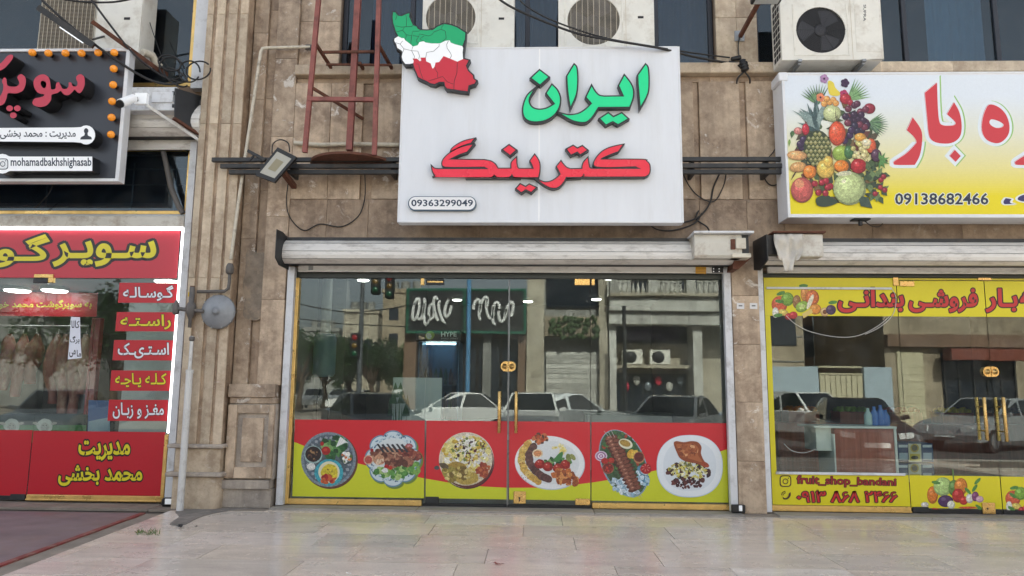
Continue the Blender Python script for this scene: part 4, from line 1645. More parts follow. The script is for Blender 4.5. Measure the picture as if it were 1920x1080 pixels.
for (xa, ya, xb, yb), t, c in (((222, 530, 332, 568), 'گـوسـالـه', A(232, 232, 240)), ((217, 585, 327, 621.5), 'راسـتـه', YT), ((212, 637.5, 323.5, 676), 'اسـتـیـک', A(232, 232, 240)),
                               ((207, 694.5, 319, 733), 'کـلـه پـاچـه', YT), ((202.5, 749.5, 314, 789.5), 'مغـز و زبـان', A(232, 232, 240))):
    p = Print(-.003)
    p.poly([(xa + 2, ya), (xb + 1, ya + .5), (xb - 1, yb), (xa - 1, yb - .5)], BRED)
    w_, h_ = xb - xa, yb - ya
    p.text(t, xa + w_ * .08, ya + h_ * .13, xb - w_ * .06, yb - h_ * .1, c, A(40, 20, 24), .035, .02)
    p.build('printed_strip', 'film', pR, ink=True)
p = Print(-.003)     # paper notice stuck on the glass
p.poly([(133, 594), (150, 595), (151, 640), (153, 671), (127, 674), (130, 640)], A(226, 228, 240))
for t, xa, ya, xb, yb in (('کالا', 134, 601, 149, 615), ('برگ', 131, 630, 149, 645), ('می', 130, 656, 142, 670), ('ما', 144, 656, 152, 669)):
    p.text(t, xa, ya, xb, yb, A(50, 50, 60), None, 0, .02)
p.build('paper_notice', 'film', pR, ink=True)
# glowing LED tubes along the top and the right side
led = thing('led_tube', (lx1, -.03, zt), 'lit white LED tube framing the right side of the butcher glass', 'light')
xl_ = UX(330, 620, -.03)
MB().box(xl_ - .022, xl_ + .022, -.035, -.011, UZ(315, 812, -.03), UZ(340, 428, -.03), .006).build('tube', 'led', led)
MB().box(xl_ + .024, xl_ + .036, -.035, .0, UZ(315, 812, -.03), UZ(340, 428, -.03)).build('channel', 'white_paint', led)
led = thing('led_tube', (-6.5, -.04, LZ1), 'lit white LED tube along the top of the butcher glass', 'light')
MB().box(-9, xl_ - .024, -.045, -.011, LZ1 - .012, LZ1 + .022, .006).build('tube', 'led', led)
MB().box(-9, xl_ + .03, -.04, .01, LZ1 + .023, LZ1 + .035).build('channel', 'white_paint', led)

# ---------------------------------------------------------------- fruit shop front
F3 = thing('glass_shopfront', (4.6, 0, 0), 'yellow filmed glass front of the fruit shop with red Persian lettering', 'shopfront')
fx0 = UX(1447.5, 940, 0) + .005
fxj, fxd = UX(1694, 740, 0), UX(1862, 740, 0)
FY = A(220, 208, 30)
Z1 = UZ(1650, 521, 0)
zj0, zj1 = UZ(1700, 526.5, 0), .05
P0 = MB().box(fx0, fxj - .004, 0, .01, .10, Z1).build('glass_pane', 'shop_glass', F3)
P1 = MB().box(fxj + .004, fxd - .004, 0, .01, .05, zj0).build('glass_door', 'shop_glass', F3)
P2 = MB().box(fxd + .004, fxd + 1.15, 0, .01, .05, zj0).build('glass_door', 'shop_glass', F3)
P3 = MB().box(fxj + .004, 7.5, 0, .01, zj0 + .006, Z1).build('glass_pane', 'shop_glass', F3)
P4 = MB().box(fxd + 1.158, 7.45, 0, .01, .10, zj0).build('glass_pane', 'shop_glass', F3)
MB().box(fxd + 1.158, 7.5, -.03, .04, .024, .096, .008).build('bottom_rail', 'gold', F3)
MB().box(7.452, 7.56, -.13, .25, .024, Z1 + .06, .006).build('side_frame', 'white_paint', F3)
for a_, b_ in ((UZ(1750, 593.5, 0), zj0), (.10, UZ(1880, 893.5, 0))):
    p = Print(-.003)
    p.wrect(fxd + 1.162, a_, 7.44, b_, FY)
    p.build('printed_film', 'film', P4, ink=True)
MB().box(fx0 - .03, 7.5, -.03, .06, Z1 + .002, Z1 + .055, .004).build('header', 'header_dark', F3)
MB().box(fx0 - .02, fxj - .006, -.03, .04, .024, .096, .008).box(fx0 - .02, fxj - .006, -.045, -.029, .03, .05, .006).build('bottom_rail', 'gold', F3)
for q, a, b in ((P1, fxj, fxd), (P2, fxd, fxd + 1.15)):
    MB().box(a + .008, b - .008, -.004, .014, .026, .075, .002).build('door_sweep', 'black_plastic', q)
zt0 = UZ(1650, 593, 0)
zb1 = UZ(1570, 889, 0)
sw = UX(1450, 740, 0)
FR = A(196, 40, 46)
FK = A(58, 26, 28)


def fruit_print(p, cx, cy, s, seed, veg=False):
    """a heap of printed fruit about 2 s wide"""
    rr = random.Random(seed)
    E_ = lambda x, y, a, b, ink, rot=0, wob=0: p.ell(cx + x * s, cy + y * s, a * s, b * s, ink, rot, 18, wob, rr.random())

    def ball(x, y, a, b, ink, rot=0):
        E_(x, y, a, b, tuple(v * .62 for v in ink), rot)
        E_(x - a * .08, y - b * .1, a * .86, b * .84, ink, rot)
        E_(x - a * .3, y - b * .35, a * .36, b * .3, tuple(min(.8, v * 1.35 + .05) for v in ink), rot)
    if veg:
        ball(-.72, .1, .2, .32, A(206, 116, 40)); ball(-.35, -.2, .34, .34, A(168, 196, 122)); ball(.05, -.15, .2, .3, A(92, 130, 62)); ball(.3, -.2, .24, .32, A(204, 124, 44))
        p.poly([(cx + .02 * s, cy - .4 * s), (cx + .07 * s, cy - .4 * s), (cx + .04 * s, cy - .8 * s), (cx - .03 * s, cy - .85 * s)], A(86, 116, 60))
        ball(-.25, .32, .28, .22, A(74, 44, 92)); ball(-.05, .45, .14, .15, A(220, 222, 206)); ball(.2, .12, .22, .26, A(180, 44, 42)); ball(.4, .3, .16, .16, A(190, 52, 46))
        ball(.62, .22, .14, .18, A(220, 214, 200)); ball(.82, .15, .13, .18, A(122, 60, 108)); ball(.98, .25, .14, .12, A(196, 160, 176)); ball(-1.0, .45, .14, .1, A(214, 206, 196))
        for x, y in ((-.6, -.35), (.8, -.15), (.9, -.4), (.55, -.05), (.95, .55)):
            E_(x, y, .16, .06, A(80, 136, 62), rr.uniform(-1, 1))
        E_(-.55, .62, .2, .04, A(170, 40, 34), .2); E_(.55, .55, .34, .04, A(204, 92, 52), 0)
    else:
        ball(-.85, .1, .3, .32, A(206, 92, 60)); ball(-.55, -.1, .24, .26, A(122, 166, 62)); ball(-.2, 0, .16, .26, A(150, 110, 70)); ball(.1, -.3, .16, .3, A(206, 140, 74))
        ball(.38, -.15, .26, .3, A(206, 112, 62)); ball(0, .18, .26, .2, A(140, 176, 74), -.5); E_(0, .18, .12, .09, A(190, 206, 130), -.5); ball(.5, .28, .22, .2, A(214, 140, 60))
        E_(.3, .0, .08, .3, A(226, 222, 200), .4); ball(-.7, .4, .2, .12, A(214, 190, 96), .3); ball(-.5, .55, .14, .13, A(176, 40, 52)); ball(-.33, .5, .16, .14, A(186, 50, 56))
        ball(.85, .38, .17, .17, A(206, 172, 120)); E_(.85, .38, .08, .09, A(120, 74, 50)); ball(1.08, .3, .19, .19, A(70, 46, 84)); ball(-1.0, .4, .12, .2, A(226, 226, 214))
        for x, y in ((-.8, -.32), (-.85, -.02), (.05, -.6), (1.15, .02), (-.9, .5)):
            E_(x, y, .17, .07, A(80, 136, 62), rr.uniform(-.6, .6))
        p.poly([(cx + .0 * s, cy + .45 * s), (cx + .35 * s, cy + .25 * s), (cx + .4 * s, cy + .4 * s), (cx + .05 * s, cy + .62 * s)], A(214, 190, 112))


p = Print(-.003)
p.wrect(fx0, zt0, fxj - .005, Z1 - .003, FY)
p.wrect(fx0, zb1, sw, zt0 - .001, FY)
p.wrect(fx0, .10, fxj - .005, zb1 - .001, FY)
fruit_print(p, 1504, 566, 50, 61)
p.text('بندانـی', 1571, 540, 1695, 586, FR, FK, .055, .03)
p.text('fruit_shop_bandani', 1494, (891, 897), 1680, (911.5, 915), A(150, 28, 36), FK, .05, .02)
p.text('۰۹۱۳ ۸۶۸ ۲۴۶۶', 1494, 918, 1682, 942, A(196, 34, 42), FK, .06, .02)
# camera app and telephone pictograms
for rx, ink in ((11, FK), (9, FY)):
    q = []
    for k in range(24):
        a = k / 24 * 6.283
        c_, s_ = math.cos(a), math.sin(a)
        q.append((1472.5 + rx * math.copysign(abs(c_) ** .5, c_), 902 + rx * math.copysign(abs(s_) ** .5, s_)))
    p.poly(q, ink)
for r_, ink in ((5.5, FK), (3.8, FY)):
    p.ell(1472.5, 902.5, r_, r_, ink)
p.ell(1478, 896.5, 1.3, 1.3, FK)
p.poly(crom([(1467, 931, 1), (1472, 934), (1477, 931), (1479, 925, 1), (1482, 923), (1482, 930), (1476, 936), (1469, 936)]), FK)
for r_ in (7, 10):
    for k in range(6):
        a0_, a1_ = R(190 + k * 12), R(202 + k * 12)
        p.poly([(1474 + r_ * math.cos(a0_), 930 + r_ * math.sin(a0_)), (1474 + r_ * math.cos(a1_), 930 + r_ * math.sin(a1_)), (1474 + (r_ - 1.4) * math.cos(a1_), 930 + (r_ - 1.4) * math.sin(a1_)), (1474 + (r_ - 1.4) * math.cos(a0_), 930 + (r_ - 1.4) * math.sin(a0_))], FK)
p.build('printed_film', 'film', P0, ink=True)
p = Print(-.003)
p.wrect(fxj + .005, UZ(1750, 593.5, 0), fxd - .005, zj0, FY)
p.text('فروشـی', 1704, 541, 1833, 586, FR, FK, .055, .03)
p.build('printed_film', 'film', P1, ink=True)
p = Print(-.003)
p.wrect(fxj + .005, .085, fxd - .005, UZ(1780, 892, 0), FY)
fruit_print(p, 1786, 923, 52, 62, True)
p.build('printed_film', 'film', P1, ink=True)
p = Print(-.003)
p.wrect(fxd + .005, UZ(1750, 593.5, 0), fxd + 1.14, zj0, FY)
p.text('بـار', 1848, 541, 1908, 586, FR, FK, .055, .03)
p.text('ره', 1913, 546, 1960, 586, FR, FK, .055, .03)
p.build('printed_film', 'film', P2, ink=True)
p = Print(-.003)
p.wrect(fxd + .005, .085, fxd + 1.14, UZ(1880, 893.5, 0), FY)
fruit_print(p, 1940, 930, 48, 63)
p.build('printed_film', 'film', P2, ink=True)
p = Print(-.003)
p.wrect(fxj + .005, zj0 + .008, 7.4, Z1 - .003, A(196, 180, 36))
p.build('printed_film', 'film', P3, ink=True)
patch(P0, 1673, 519.5, 1683, 536, 'brass')
patch(P1, 1685.5, 527.5, 1713, 537, 'brass')
patch(P3, 1832, 519, 1857, 526, 'brass', nm='door_stop')
patch(P1, 1840, 942, 1864, 963, 'brass', nm='floor_lock')
x, z = U(1852, 954, -.024)
MB().disc((x, -.0215, z), (0, -1, 0), .012, 12).build('key_hole', 'black_plastic', P1)
patch(P1, 1710, 950, 1740, 960, 'black_metal')
handle(P1, 1848, 745, 826)
handle(P2, 1884.5, 745, 828)
roundlock(P1, P2, 1858.5, 697)
# curtain rod and loose flex on the glass
m = MB().box(UX(1437, 541, -.02), UX(1672, 541, -.02), -.03, -.012, UZ(1550, 542.5, -.02), UZ(1550, 538.5, -.02), .003)
m.build('cable_duct', 'white_paint', P0)
MB().box(UX(1455, 888, -.02), UX(1697, 888, -.02), -.03, -.012, UZ(1570, 890.5, -.02), UZ(1570, 885.5, -.02), .003).build('cable_duct', 'white_paint', P0)
cable('loose_cable', pxw([(1474, 592, -.01), (1492, 608, -.02), (1520, 622, -.03), (1570, 632, -.03), (1610, 629, -.03), (1645, 612, -.02), (1668, 593, -.01)], -.02), .004, 'wire_white', P0)
cable('loose_cable', pxw([(1622, 627, -.02), (1650, 613, -.02), (1674, 590, -.01), (1680, 560, -.01), (1672, 541, -.02)], -.02), .004, 'wire_white', P0)
cable('loose_cable', pxw([(1470, 832, -.01), (1485, 845, -.02), (1508, 849, -.02), (1530, 842, -.02)], -.02), .003, 'wire_white', P0)

# ================================================================ signs
def area(v, f):
    s = 0
    for q in f:
        for k in range(1, len(q) - 1):
            a, b, c = v[q[0]], v[q[k]], v[q[k + 1]]
            s += abs((b[0] - a[0]) * (c[1] - a[1]) - (c[0] - a[0]) * (b[1] - a[1])) / 2
    return s


def grow(polys, off):
    """outlines grown by off (works whichever way they run)"""
    b = area(*poly_mesh(polys))
    r = poly_mesh(polys, off)
    if area(*r) < b:
        r = poly_mesh(polys, -off)
    return r


def side_walls(v, f, y0, y1, mb, mi):
    """walls along the free edges of a flat mesh"""
    key = lambda p: (round(p[0], 5), round(p[1], 5))
    cnt = {}
    for q in f:
        for a, b in zip(q, q[1:] + q[:1]):
            ka, kb = key(v[a]), key(v[b])
            if ka == kb:
                continue
            e = (ka, kb)
            if (kb, ka) in cnt:
                cnt.pop((kb, ka))
            else:
                cnt[e] = 1
    for a, b in cnt:
        mb.add([(a[0], y0, a[1]), (b[0], y0, b[1]), (b[0], y1, b[1]), (a[0], y1, a[1])], [(0, 1, 2, 3)], mi)


def channel_letter(polys, ox, oy, sc, yf, depth, face, parent, border=3.0, name='letter'):
    """a box letter: black can, coloured face, traced in zoomed pixels"""
    px = [[(ox + q[0] / sc, oy + q[1] / sc) for q in crom(pl, 4)] for pl in polys]
    W = [[U(a, b, yf) for a, b in pl] for pl in px]
    mpp = (CAMD + yf) / FPX * 1.03
    ov, of = grow(W, border * mpp)
    m = MB()
    m.add([(p[0], yf, p[1]) for p in ov], of, 0)
    side_walls(ov, of, yf, yf + depth, m, 0)
    can = m.build(name, 'letter_black', parent)
    iv, if_ = poly_mesh(W)
    m = MB().add([(p[0], yf - .004, p[1]) for p in iv], if_)
    side_walls(iv, if_, yf - .004, yf, m, 0)
    m.build('face', face, can)
    return can


YS = -.60
sx0, sx1 = UX(751.5, 260, YS), UX(1276.5, 260, YS)
sz0, sz1 = UZ(1012, 416, YS), UZ(1012, 90, YS)
SG = thing('sign_board', ((sx0 + sx1) / 2, YS, sz0), 'white catering sign with green and red Persian box letters and map', 'sign')
xm = UX(1011, 260, YS)
for a, b in ((sx0, xm - .0015), (xm + .0015, sx1)):
    MB().box(a, b, YS, -.46, sz0, sz1, .003).build('panel', 'sign_white', SG)
MB().box(sx0 + .01, sx1 - .01, YS + .02, -.455, sz0 + .01, sz1 - .01).build('back_box', 'frame_white', SG)
for a, b, c, d in ((sx0 - .012, sx0 + .012, sz0 - .008, sz1 + .008), (sx1 - .012, sx1 + .012, sz0 - .008, sz1 + .008)):
    MB().box(a, b, YS - .006, -.45, c, d, .003).build('frame', 'frame_white', SG)
for c, d in ((sz0 - .012, sz0 + .01), (sz1 - .01, sz1 + .012)):
    MB().box(sx0 + .0125, sx1 - .0125, YS - .005, -.452, c, d, .003).build('frame', 'frame_white', SG)
MB().box(xm - .008, xm + .008, YS - .0025, YS + .001, sz0 + .012, sz1 - .012).build('seam_strip', 'panel_white', SG)
YLT = YS - .085
DP = .083
c1 = 1
# green word
K = (960, 100, 4, YLT, DP, 'letter_green', SG)
channel_letter([[(1002, 88, 1), (1016, 112), (1022, 200), (1014, 300), (965, 395, 1), (957, 300), (950, 220), (948, 165, 1)]], *K)
channel_letter([[(843, 170, 1), (882, 220), (904, 270), (904, 330), (880, 400, 1), (645, 402, 1), (605, 465), (570, 502), (530, 515), (455, 500), (375, 455, 1), (430, 466), (500, 455), (555, 422), (602, 376, 1), (560, 328, 1), (597, 250, 1),
                 (620, 288), (650, 318), (690, 327, 1), (842, 325, 1), (805, 242, 1)]], *K)
channel_letter([[(467, 88, 1), (482, 112), (488, 200), (478, 305), (440, 395, 1), (429, 330), (420, 250), (416, 172, 1)]], *K)
channel_letter([[(300, 240, 1), (336, 278), (358, 335), (350, 400), (310, 462), (235, 503), (150, 508), (100, 482), (85, 430), (95, 370), (120, 315), (155, 282, 1), (130, 325), (124, 365), (148, 407), (200, 425), (262, 415), (325, 380, 1), (262, 300, 1)]], *K)
channel_letter([[(207, 130, 1), (270, 178, 1), (210, 232, 1), (148, 185, 1)]], *K, name='letter_dot')
channel_letter([[(722, 452, 1), (760, 482, 1), (822, 452, 1), (865, 490, 1), (795, 530, 1), (757, 507, 1), (705, 532, 1), (664, 490, 1)]], *K, name='letter_dot')
# red word
K = (1000, 250, 8.348, YLT, DP, 'letter_red', SG)
channel_letter([[(1395, 182, 1), (1325, 280, 1), (1190, 330), (1080, 380), (1045, 412, 1), (1690, 415), (1765, 438), (1812, 490), (1820, 580), (1800, 640), (1745, 674, 1), (860, 676), (812, 655), (785, 630, 1), (770, 662), (740, 682, 1), (510, 682, 1),
                 (480, 742), (430, 805), (375, 843), (320, 852), (250, 840), (160, 790), (85, 735, 1), (150, 762), (220, 768), (300, 745), (370, 700), (432, 640, 1), (370, 520, 1), (432, 440, 1), (470, 492), (520, 540), (580, 562, 1), (768, 560, 1),
                 (775, 500), (795, 450), (850, 388, 1), (862, 480), (876, 535), (900, 558, 1), (1690, 558, 1), (1600, 515, 1), (1300, 526), (1100, 528), (990, 518), (950, 488), (962, 435), (1005, 365), (1080, 290), (1180, 235), (1300, 200)]], *K, border=2.3)
channel_letter([[(622, 200, 1), (690, 243, 1), (765, 205, 1), (835, 262, 1), (735, 325, 1), (690, 282, 1), (590, 330, 1), (530, 250, 1)]], *K, border=2.8, name='letter_dot')
K = (800, 250, 8.348, YLT, DP, 'letter_red', SG)
channel_letter([[(1690, 340, 1), (1737, 405), (1763, 475), (1766, 570), (1745, 685, 1), (1400, 685), (1355, 665), (1333, 628, 1), (1312, 668), (1280, 685, 1), (1120, 685), (1082, 668), (1057, 640, 1), (1032, 672), (1000, 685, 1), (200, 685), (142, 660), (100, 600), (85, 525, 1),
                 (120, 553), (180, 562, 1), (975, 562, 1), (905, 522, 1), (600, 526), (350, 525), (270, 515), (245, 480), (262, 415), (325, 345), (430, 272), (560, 216), (715, 180, 1), (630, 285, 1), (500, 330), (400, 380), (340, 412, 1), (900, 420, 1), (1000, 440), (1070, 488), (1112, 555, 1),
                 (1328, 555, 1), (1328, 480), (1345, 440), (1400, 385, 1), (1405, 470), (1420, 535), (1440, 558, 1), (1680, 558, 1), (1655, 490), (1625, 430, 1)]], *K, border=2.3)
channel_letter([[(735, 88, 1), (690, 148, 1), (560, 188), (385, 272, 1), (405, 235), (490, 172), (600, 120)]], *K, border=2.2)
channel_letter([[(1290, 190, 1), (1390, 262, 1), (1305, 335, 1), (1200, 255, 1)]], *K, border=2.8, name='letter_dot')
channel_letter([[(1465, 800, 1), (1550, 845, 1), (1605, 805, 1), (1705, 850, 1), (1635, 915, 1), (1550, 872, 1), (1480, 920, 1), (1410, 865, 1)]], *K, border=2.6, name='letter_dot')
# map shape in three colours
gw = [(820, 460), (780, 450), (740, 440), (690, 420), (680, 395), (630, 400), (570, 430), (480, 430), (410, 420), (385, 405), (340, 415), (320, 450), (265, 465), (240, 440), (200, 410), (180, 395), (165, 370), (140, 370), (100, 350)]
wr = [(270, 650), (275, 625), (262, 600), (310, 600), (345, 630), (360, 620), (350, 590), (410, 588), (415, 630), (465, 655), (480, 700), (490, 715), (510, 690), (520, 645), (560, 640), (610, 572), (670, 595), (765, 635), (830, 605)]
gtop = [(95, 330), (75, 300), (65, 260), (45, 200), (38, 130), (45, 78), (75, 85), (95, 118), (140, 125), (190, 100), (225, 92), (222, 130), (240, 170), (265, 225), (305, 240), (320, 265), (350, 280), (420, 285), (490, 280), (545, 240), (615, 212), (690, 225), (760, 250), (830, 295), (855, 310), (850, 380)]
wl = [(60, 375), (55, 400), (80, 440), (90, 480), (140, 510), (150, 530), (140, 580), (150, 620), (180, 660), (230, 660)]
rb = [(890, 620), (860, 680), (885, 740), (940, 790), (945, 830), (975, 850), (955, 880), (890, 900), (880, 965), (840, 960), (790, 955), (730, 945), (650, 935), (630, 910), (620, 860), (560, 860), (510, 885), (460, 875), (420, 850), (370, 830), (325, 805), (310, 760), (290, 720), (275, 680)]
tr = lambda L: [U(730 + x / 6, 10 + y / 6, YLT - .01) for x, y in L]
full = tr(gtop + [(825, 530), (830, 605)] + rb + wr[:1] + wl[::-1] + [(100, 350)])
ov, of = grow([full], .018)
m = MB().add([(p[0], YLT - .01, p[1]) for p in ov], of)
side_walls(ov, of, YLT - .01, YS - .002, m, 0)
mp_ = m.build('map_shape', 'letter_black', SG)
for nm, L, mt in (('green_field', gtop + gw, M('map_green', (.0, .36, .13), .4, emit=(0, .5, .18), es=.02)), ('white_field', gw + wl + wr + [(825, 530), (830, 480)], 'panel_white'), ('red_field', wr + rb, M('map_red', A(200, 34, 52), .4, emit=(.8, .05, .1), es=.012))):
    v, f = poly_mesh([tr(L)])
    m = MB().add([(p[0], YLT - .0135, p[1]) for p in v], f)
    side_walls(v, f, YLT - .0135, YLT - .010, m, 0)
    fo = m.build(nm, mt, mp_)
    lines = {'green_field': [[(75, 85), (80, 130), (70, 165)], [(185, 105), (195, 170), (190, 240)], [(70, 230), (140, 245), (190, 240), (250, 240), (265, 225)], [(75, 300), (150, 280), (170, 240)], [(150, 280), (190, 330), (250, 340), (265, 290), (330, 290)], [(190, 330), (180, 395)],
                              [(250, 340), (240, 440)], [(265, 340), (330, 350), (340, 320), (400, 335), (440, 345), (480, 330), (500, 300), (580, 270), (590, 240), (615, 212)], [(580, 270), (630, 290), (640, 370), (600, 405)], [(330, 350), (300, 400), (330, 430)], [(330, 290), (350, 280)], [(390, 400), (340, 380), (385, 345)]],
             'white_field': [[(70, 420), (120, 435), (150, 400)], [(120, 435), (165, 490), (250, 510), (265, 465)], [(165, 490), (150, 530)], [(250, 510), (285, 580), (270, 610)], [(250, 510), (320, 515), (340, 570), (330, 605)], [(410, 588), (420, 530), (500, 515), (560, 460), (560, 435)], [(665, 400), (645, 440), (650, 480), (690, 540), (700, 570), (680, 600)]],
             'red_field': [[(300, 660), (330, 660), (350, 750), (380, 830)], [(440, 850), (540, 820), (545, 760), (530, 740), (510, 690)], [(540, 820), (600, 800), (650, 860), (720, 885)], [(765, 635), (760, 760), (730, 850), (725, 945)]]}[nm]
    for ln in lines:
        pts = [U(730 + x / 6, 10 + y / 6, YLT - .014) for x, y in ln]
        MB().tube([(a, YLT - .0138, b) for a, b in pts], .0028, 5).build('province_line', 'letter_black', fo)
# phone number plate
def rr_plate(cx, cy, hw, hh):
    pts = []
    for k in range(24):
        a = k / 24 * 6.283
        pts.append((cx + (hw - hh) * (1 if math.cos(a) > 0 else -1) + hh * math.cos(a), cy + hh * math.sin(a)))
    return pts


pts = [U(a, b, YS - .05) for a, b in rr_plate(829, 381.5, 64, 13.5)]
pl = MB().prism(pts, YS - .05, YS - .002).build('number_plate', M('navy', A(58, 84, 104), .4), SG)
p = Print(YS - .0505)
p.poly(rr_plate(829, 381.2, 62.2, 12), A(238, 240, 242))
p.text('09363299049', 771, 374, 887, 387, A(40, 56, 78), None, 0, .022)
p.build('number_print', 'print', pl, ink=True)

# ---------------------------------------------------------------- butcher's sign
YB = -.62
bx1 = UX(235, 215, YB)
bz0, bz1 = UZ(120, 341, YB), UZ(120, 92, YB)
SB = thing('sign_board', (-6.5, YB, bz0), 'black butcher sign with red letters, amber bulbs and white nameplates', 'sign')
MB().box(-8.6, bx1 - .05, YB, YB + .1, bz0 + .04, bz1 - .04).build('panel', 'sign_black', SB)
MB().box(bx1 - .049, bx1, YB - .02, YB + .11, bz0, bz1, .004).build('frame', 'frame_white', SB)
for c, d in ((bz0, bz0 + .039), (bz1 - .039, bz1)):
    MB().box(-8.6, bx1 - .0495, YB - .02, YB + .11, c, d, .004).build('frame', 'frame_white', SB)
for bxp, byp in ((64, 101), (94, 102), (126, 102), (156, 102), (187, 101), (217, 101), (216, 131), (215, 161), (213, 192), (212, 222), (211, 254)):
    x, z = U(bxp, byp, YB - .04)
    bu = MB().lathe((x, YB - .03, z), (0, -1, 0), [(.018, 0), (.034, .012), (.047, .035), (.046, .055), (.03, .078), (.008, .088)], 12).build('bulb', 'amber', SB)
    MB().cyl((x, YB - .031, z), (x, YB + .0, z), .026, 10).build('socket', 'black_plastic', bu)


def traced(polys, ox, oy, sc, Y, depth, face, parent, name='letter'):
    W = [[U(ox + q[0] / sc, oy + q[1] / sc, Y) for q in crom(pl, 4)] for pl in polys]
    v, f = poly_mesh(W)
    m = MB().add([(q[0], Y, q[1]) for q in v], f, 0)
    side_walls(v, f, Y, Y + depth, m, 1)
    return m.build(name, [face, 'letter_black'], parent)


K = (0, 80, 4, YB - .21, .20, 'letter_dullred', SB)
traced([[(610, 238), (632, 262), (634, 320), (610, 370), (585, 376), (560, 352), (545, 368), (515, 392), (480, 388), (455, 362), (430, 378), (388, 390), (382, 430), (350, 470), (300, 482), (255, 470), (243, 445), (262, 418), (295, 412), (325, 400), (330, 388), (285, 375), (255, 330), (255, 280), (290, 245), (335, 240), (370, 270), (380, 330),
         (385, 350), (415, 345), (420, 310), (440, 295), (455, 320), (470, 345), (500, 345), (515, 325), (515, 300), (535, 300), (545, 325), (575, 325), (582, 300), (570, 265), (585, 242)], [(318, 285), (345, 300), (342, 335), (325, 340), (308, 320), (305, 298)]], *K)
traced([[(165, 238), (190, 262), (192, 310), (170, 360), (120, 380), (60, 380), (48, 420), (20, 465), (-60, 480), (-60, 430), (-10, 410), (18, 370), (25, 320), (15, 290), (30, 262), (48, 275), (55, 320), (90, 330), (130, 325), (145, 300), (130, 262), (145, 240)]], *K)
traced([[(75, 90), (96, 95), (94, 120), (60, 165), (20, 200), (-60, 230), (-60, 190), (10, 150), (50, 105)]], *K)
for cx, cy in ((72, 492), (130, 492), (100, 545)):
    a = [(cx + 25 * math.cos(k), cy + 22 * math.sin(k)) for k in (i / 12 * 6.283 for i in range(12))]
    traced([a], *K, name='letter_dot')
# white nameplates on stand-off boxes
YN = YB - .16
n1 = [(-30, 240), (138, 239)] + [(161.5 + 17 * math.cos(a), 253 + 18 * math.sin(a)) for a in (R(-125 + k * 19.3) for k in range(14))] + [(138, 266.5), (-30, 265)]
pts = [U(a, b, YN) for a, b in n1]
o = MB().prism(pts, YN, YB - .002, 0, None, True, 1).build('nameplate', ['panel_white', 'letter_black'], SB)
p = Print(YN - .001)
p.text('مدیریت : محمد بخشی', 0, 243.5, 142, 261, A(46, 50, 60), None, 0, .02)
p.build('nameplate_print', 'print', o, ink=True)
p = Print(YN - .001)
p.ell(161.5, 245.5, 4.2, 5.2, A(40, 44, 52))
p.poly(crom([(150.5, 261.5, 1), (152, 257), (158, 254), (159, 250), (164, 250), (165, 254), (171, 257), (172, 261.5, 1)]), A(40, 44, 52))
p.build('person_icon', 'print', o, ink=True)
n2 = [(20, 293.5), (173, 293.5), (173, 320.5), (20, 320.5)] + [(4.5 + 18.5 * math.cos(a), 307 + 18.5 * math.sin(a)) for a in (R(50 + k * 20) for k in range(14))]
pts = [U(a, b, YN) for a, b in n2]
o = MB().prism(pts, YN, YB - .002, 0, None, True, 1).build('nameplate', ['panel_white', 'letter_black'], SB)
p = Print(YN - .001)
p.text('mohamadbakhshighasab', 20, 295.5, 171.5, 316, A(44, 50, 66), None, 0, .02)
p.build('nameplate_print', 'print', o, ink=True)
p = Print(YN - .001)
for rx, ink in ((10.5, A(44, 50, 66)), (9, A(236, 240, 246))):
    q = []
    for k in range(24):
        a = k / 24 * 6.283
        c_, s_ = math.cos(a), math.sin(a)
        q.append((5 + rx * math.copysign(abs(c_) ** .5, c_), 307.5 + rx * math.copysign(abs(s_) ** .5, s_)))
    p.poly(q, ink)
for r_, ink in ((5, A(44, 50, 66)), (3.6, A(236, 240, 246))):
    p.ell(5, 307.5, r_, r_, ink)
p.ell(10.5, 301.5, 1.1, 1.1, A(44, 50, 66))
p.build('camera_icon', 'print', o, ink=True)

# ---------------------------------------------------------------- fruit shop sign
YR = -.58
rx0 = UX(1473, 270, YR)
rz0, rz1 = UZ(1600, 406, YR), UZ(1600, 137, YR)
SR = thing('sign_board', (5.0, YR, rz0), 'yellow and white fruit shop banner sign with heaped fruit picture', 'sign')
MB().box(rx0, 7.4, YR, -.24, rz0, rz1, .006).build('box', 'sign_white', SR)
MB().box(rx0 - .012, rx0 + .02, YR - .006, -.238, rz0 - .012, rz1 + .008, .004).build('frame', 'frame_white', SR)
for c, d in ((rz0 - .012, rz0 + .022), (rz1 - .022, rz1 + .01)):
    MB().box(rx0 + .021, 7.4, YR - .005, -.24, c, d, .004).build('frame', 'frame_white', SR)
MB().box(rx0 - .05, rx0 + .06, YR - .012, -.3, rz1 - .10, rz1 + .014, .01).build('corner_cap', 'frame_white', SR)
p = Print(YR - .0005)
N = 60
for k in range(N):
    t = (k + .5) / N
    g_ = min(1, max(0, (t - .15) / .72))
    g_ = g_ ** 1.25
    cw, cy_ = A(222, 230, 238), A(232, 214, 12)
    p.wrect(rx0 + .021, rz1 - .03 + (rz0 - rz1 + .06) * (k + 1) / N, 7.4, rz1 - .03 + (rz0 - rz1 + .06) * k / N, tuple(a + (b - a) * g_ for a, b in zip(cw, cy_)))


def poff(p, polys, off, ink, dx=0, dy=0):
    v, f = grow(polys, off) if off else poly_mesh(polys)
    y = p.yy()
    q = [U(a[0] + dx, a[1] + dy, p.Y) for a in v]
    p.add([(a, y, b) for a, b in q], f, 0, ink)
    p.k += 3


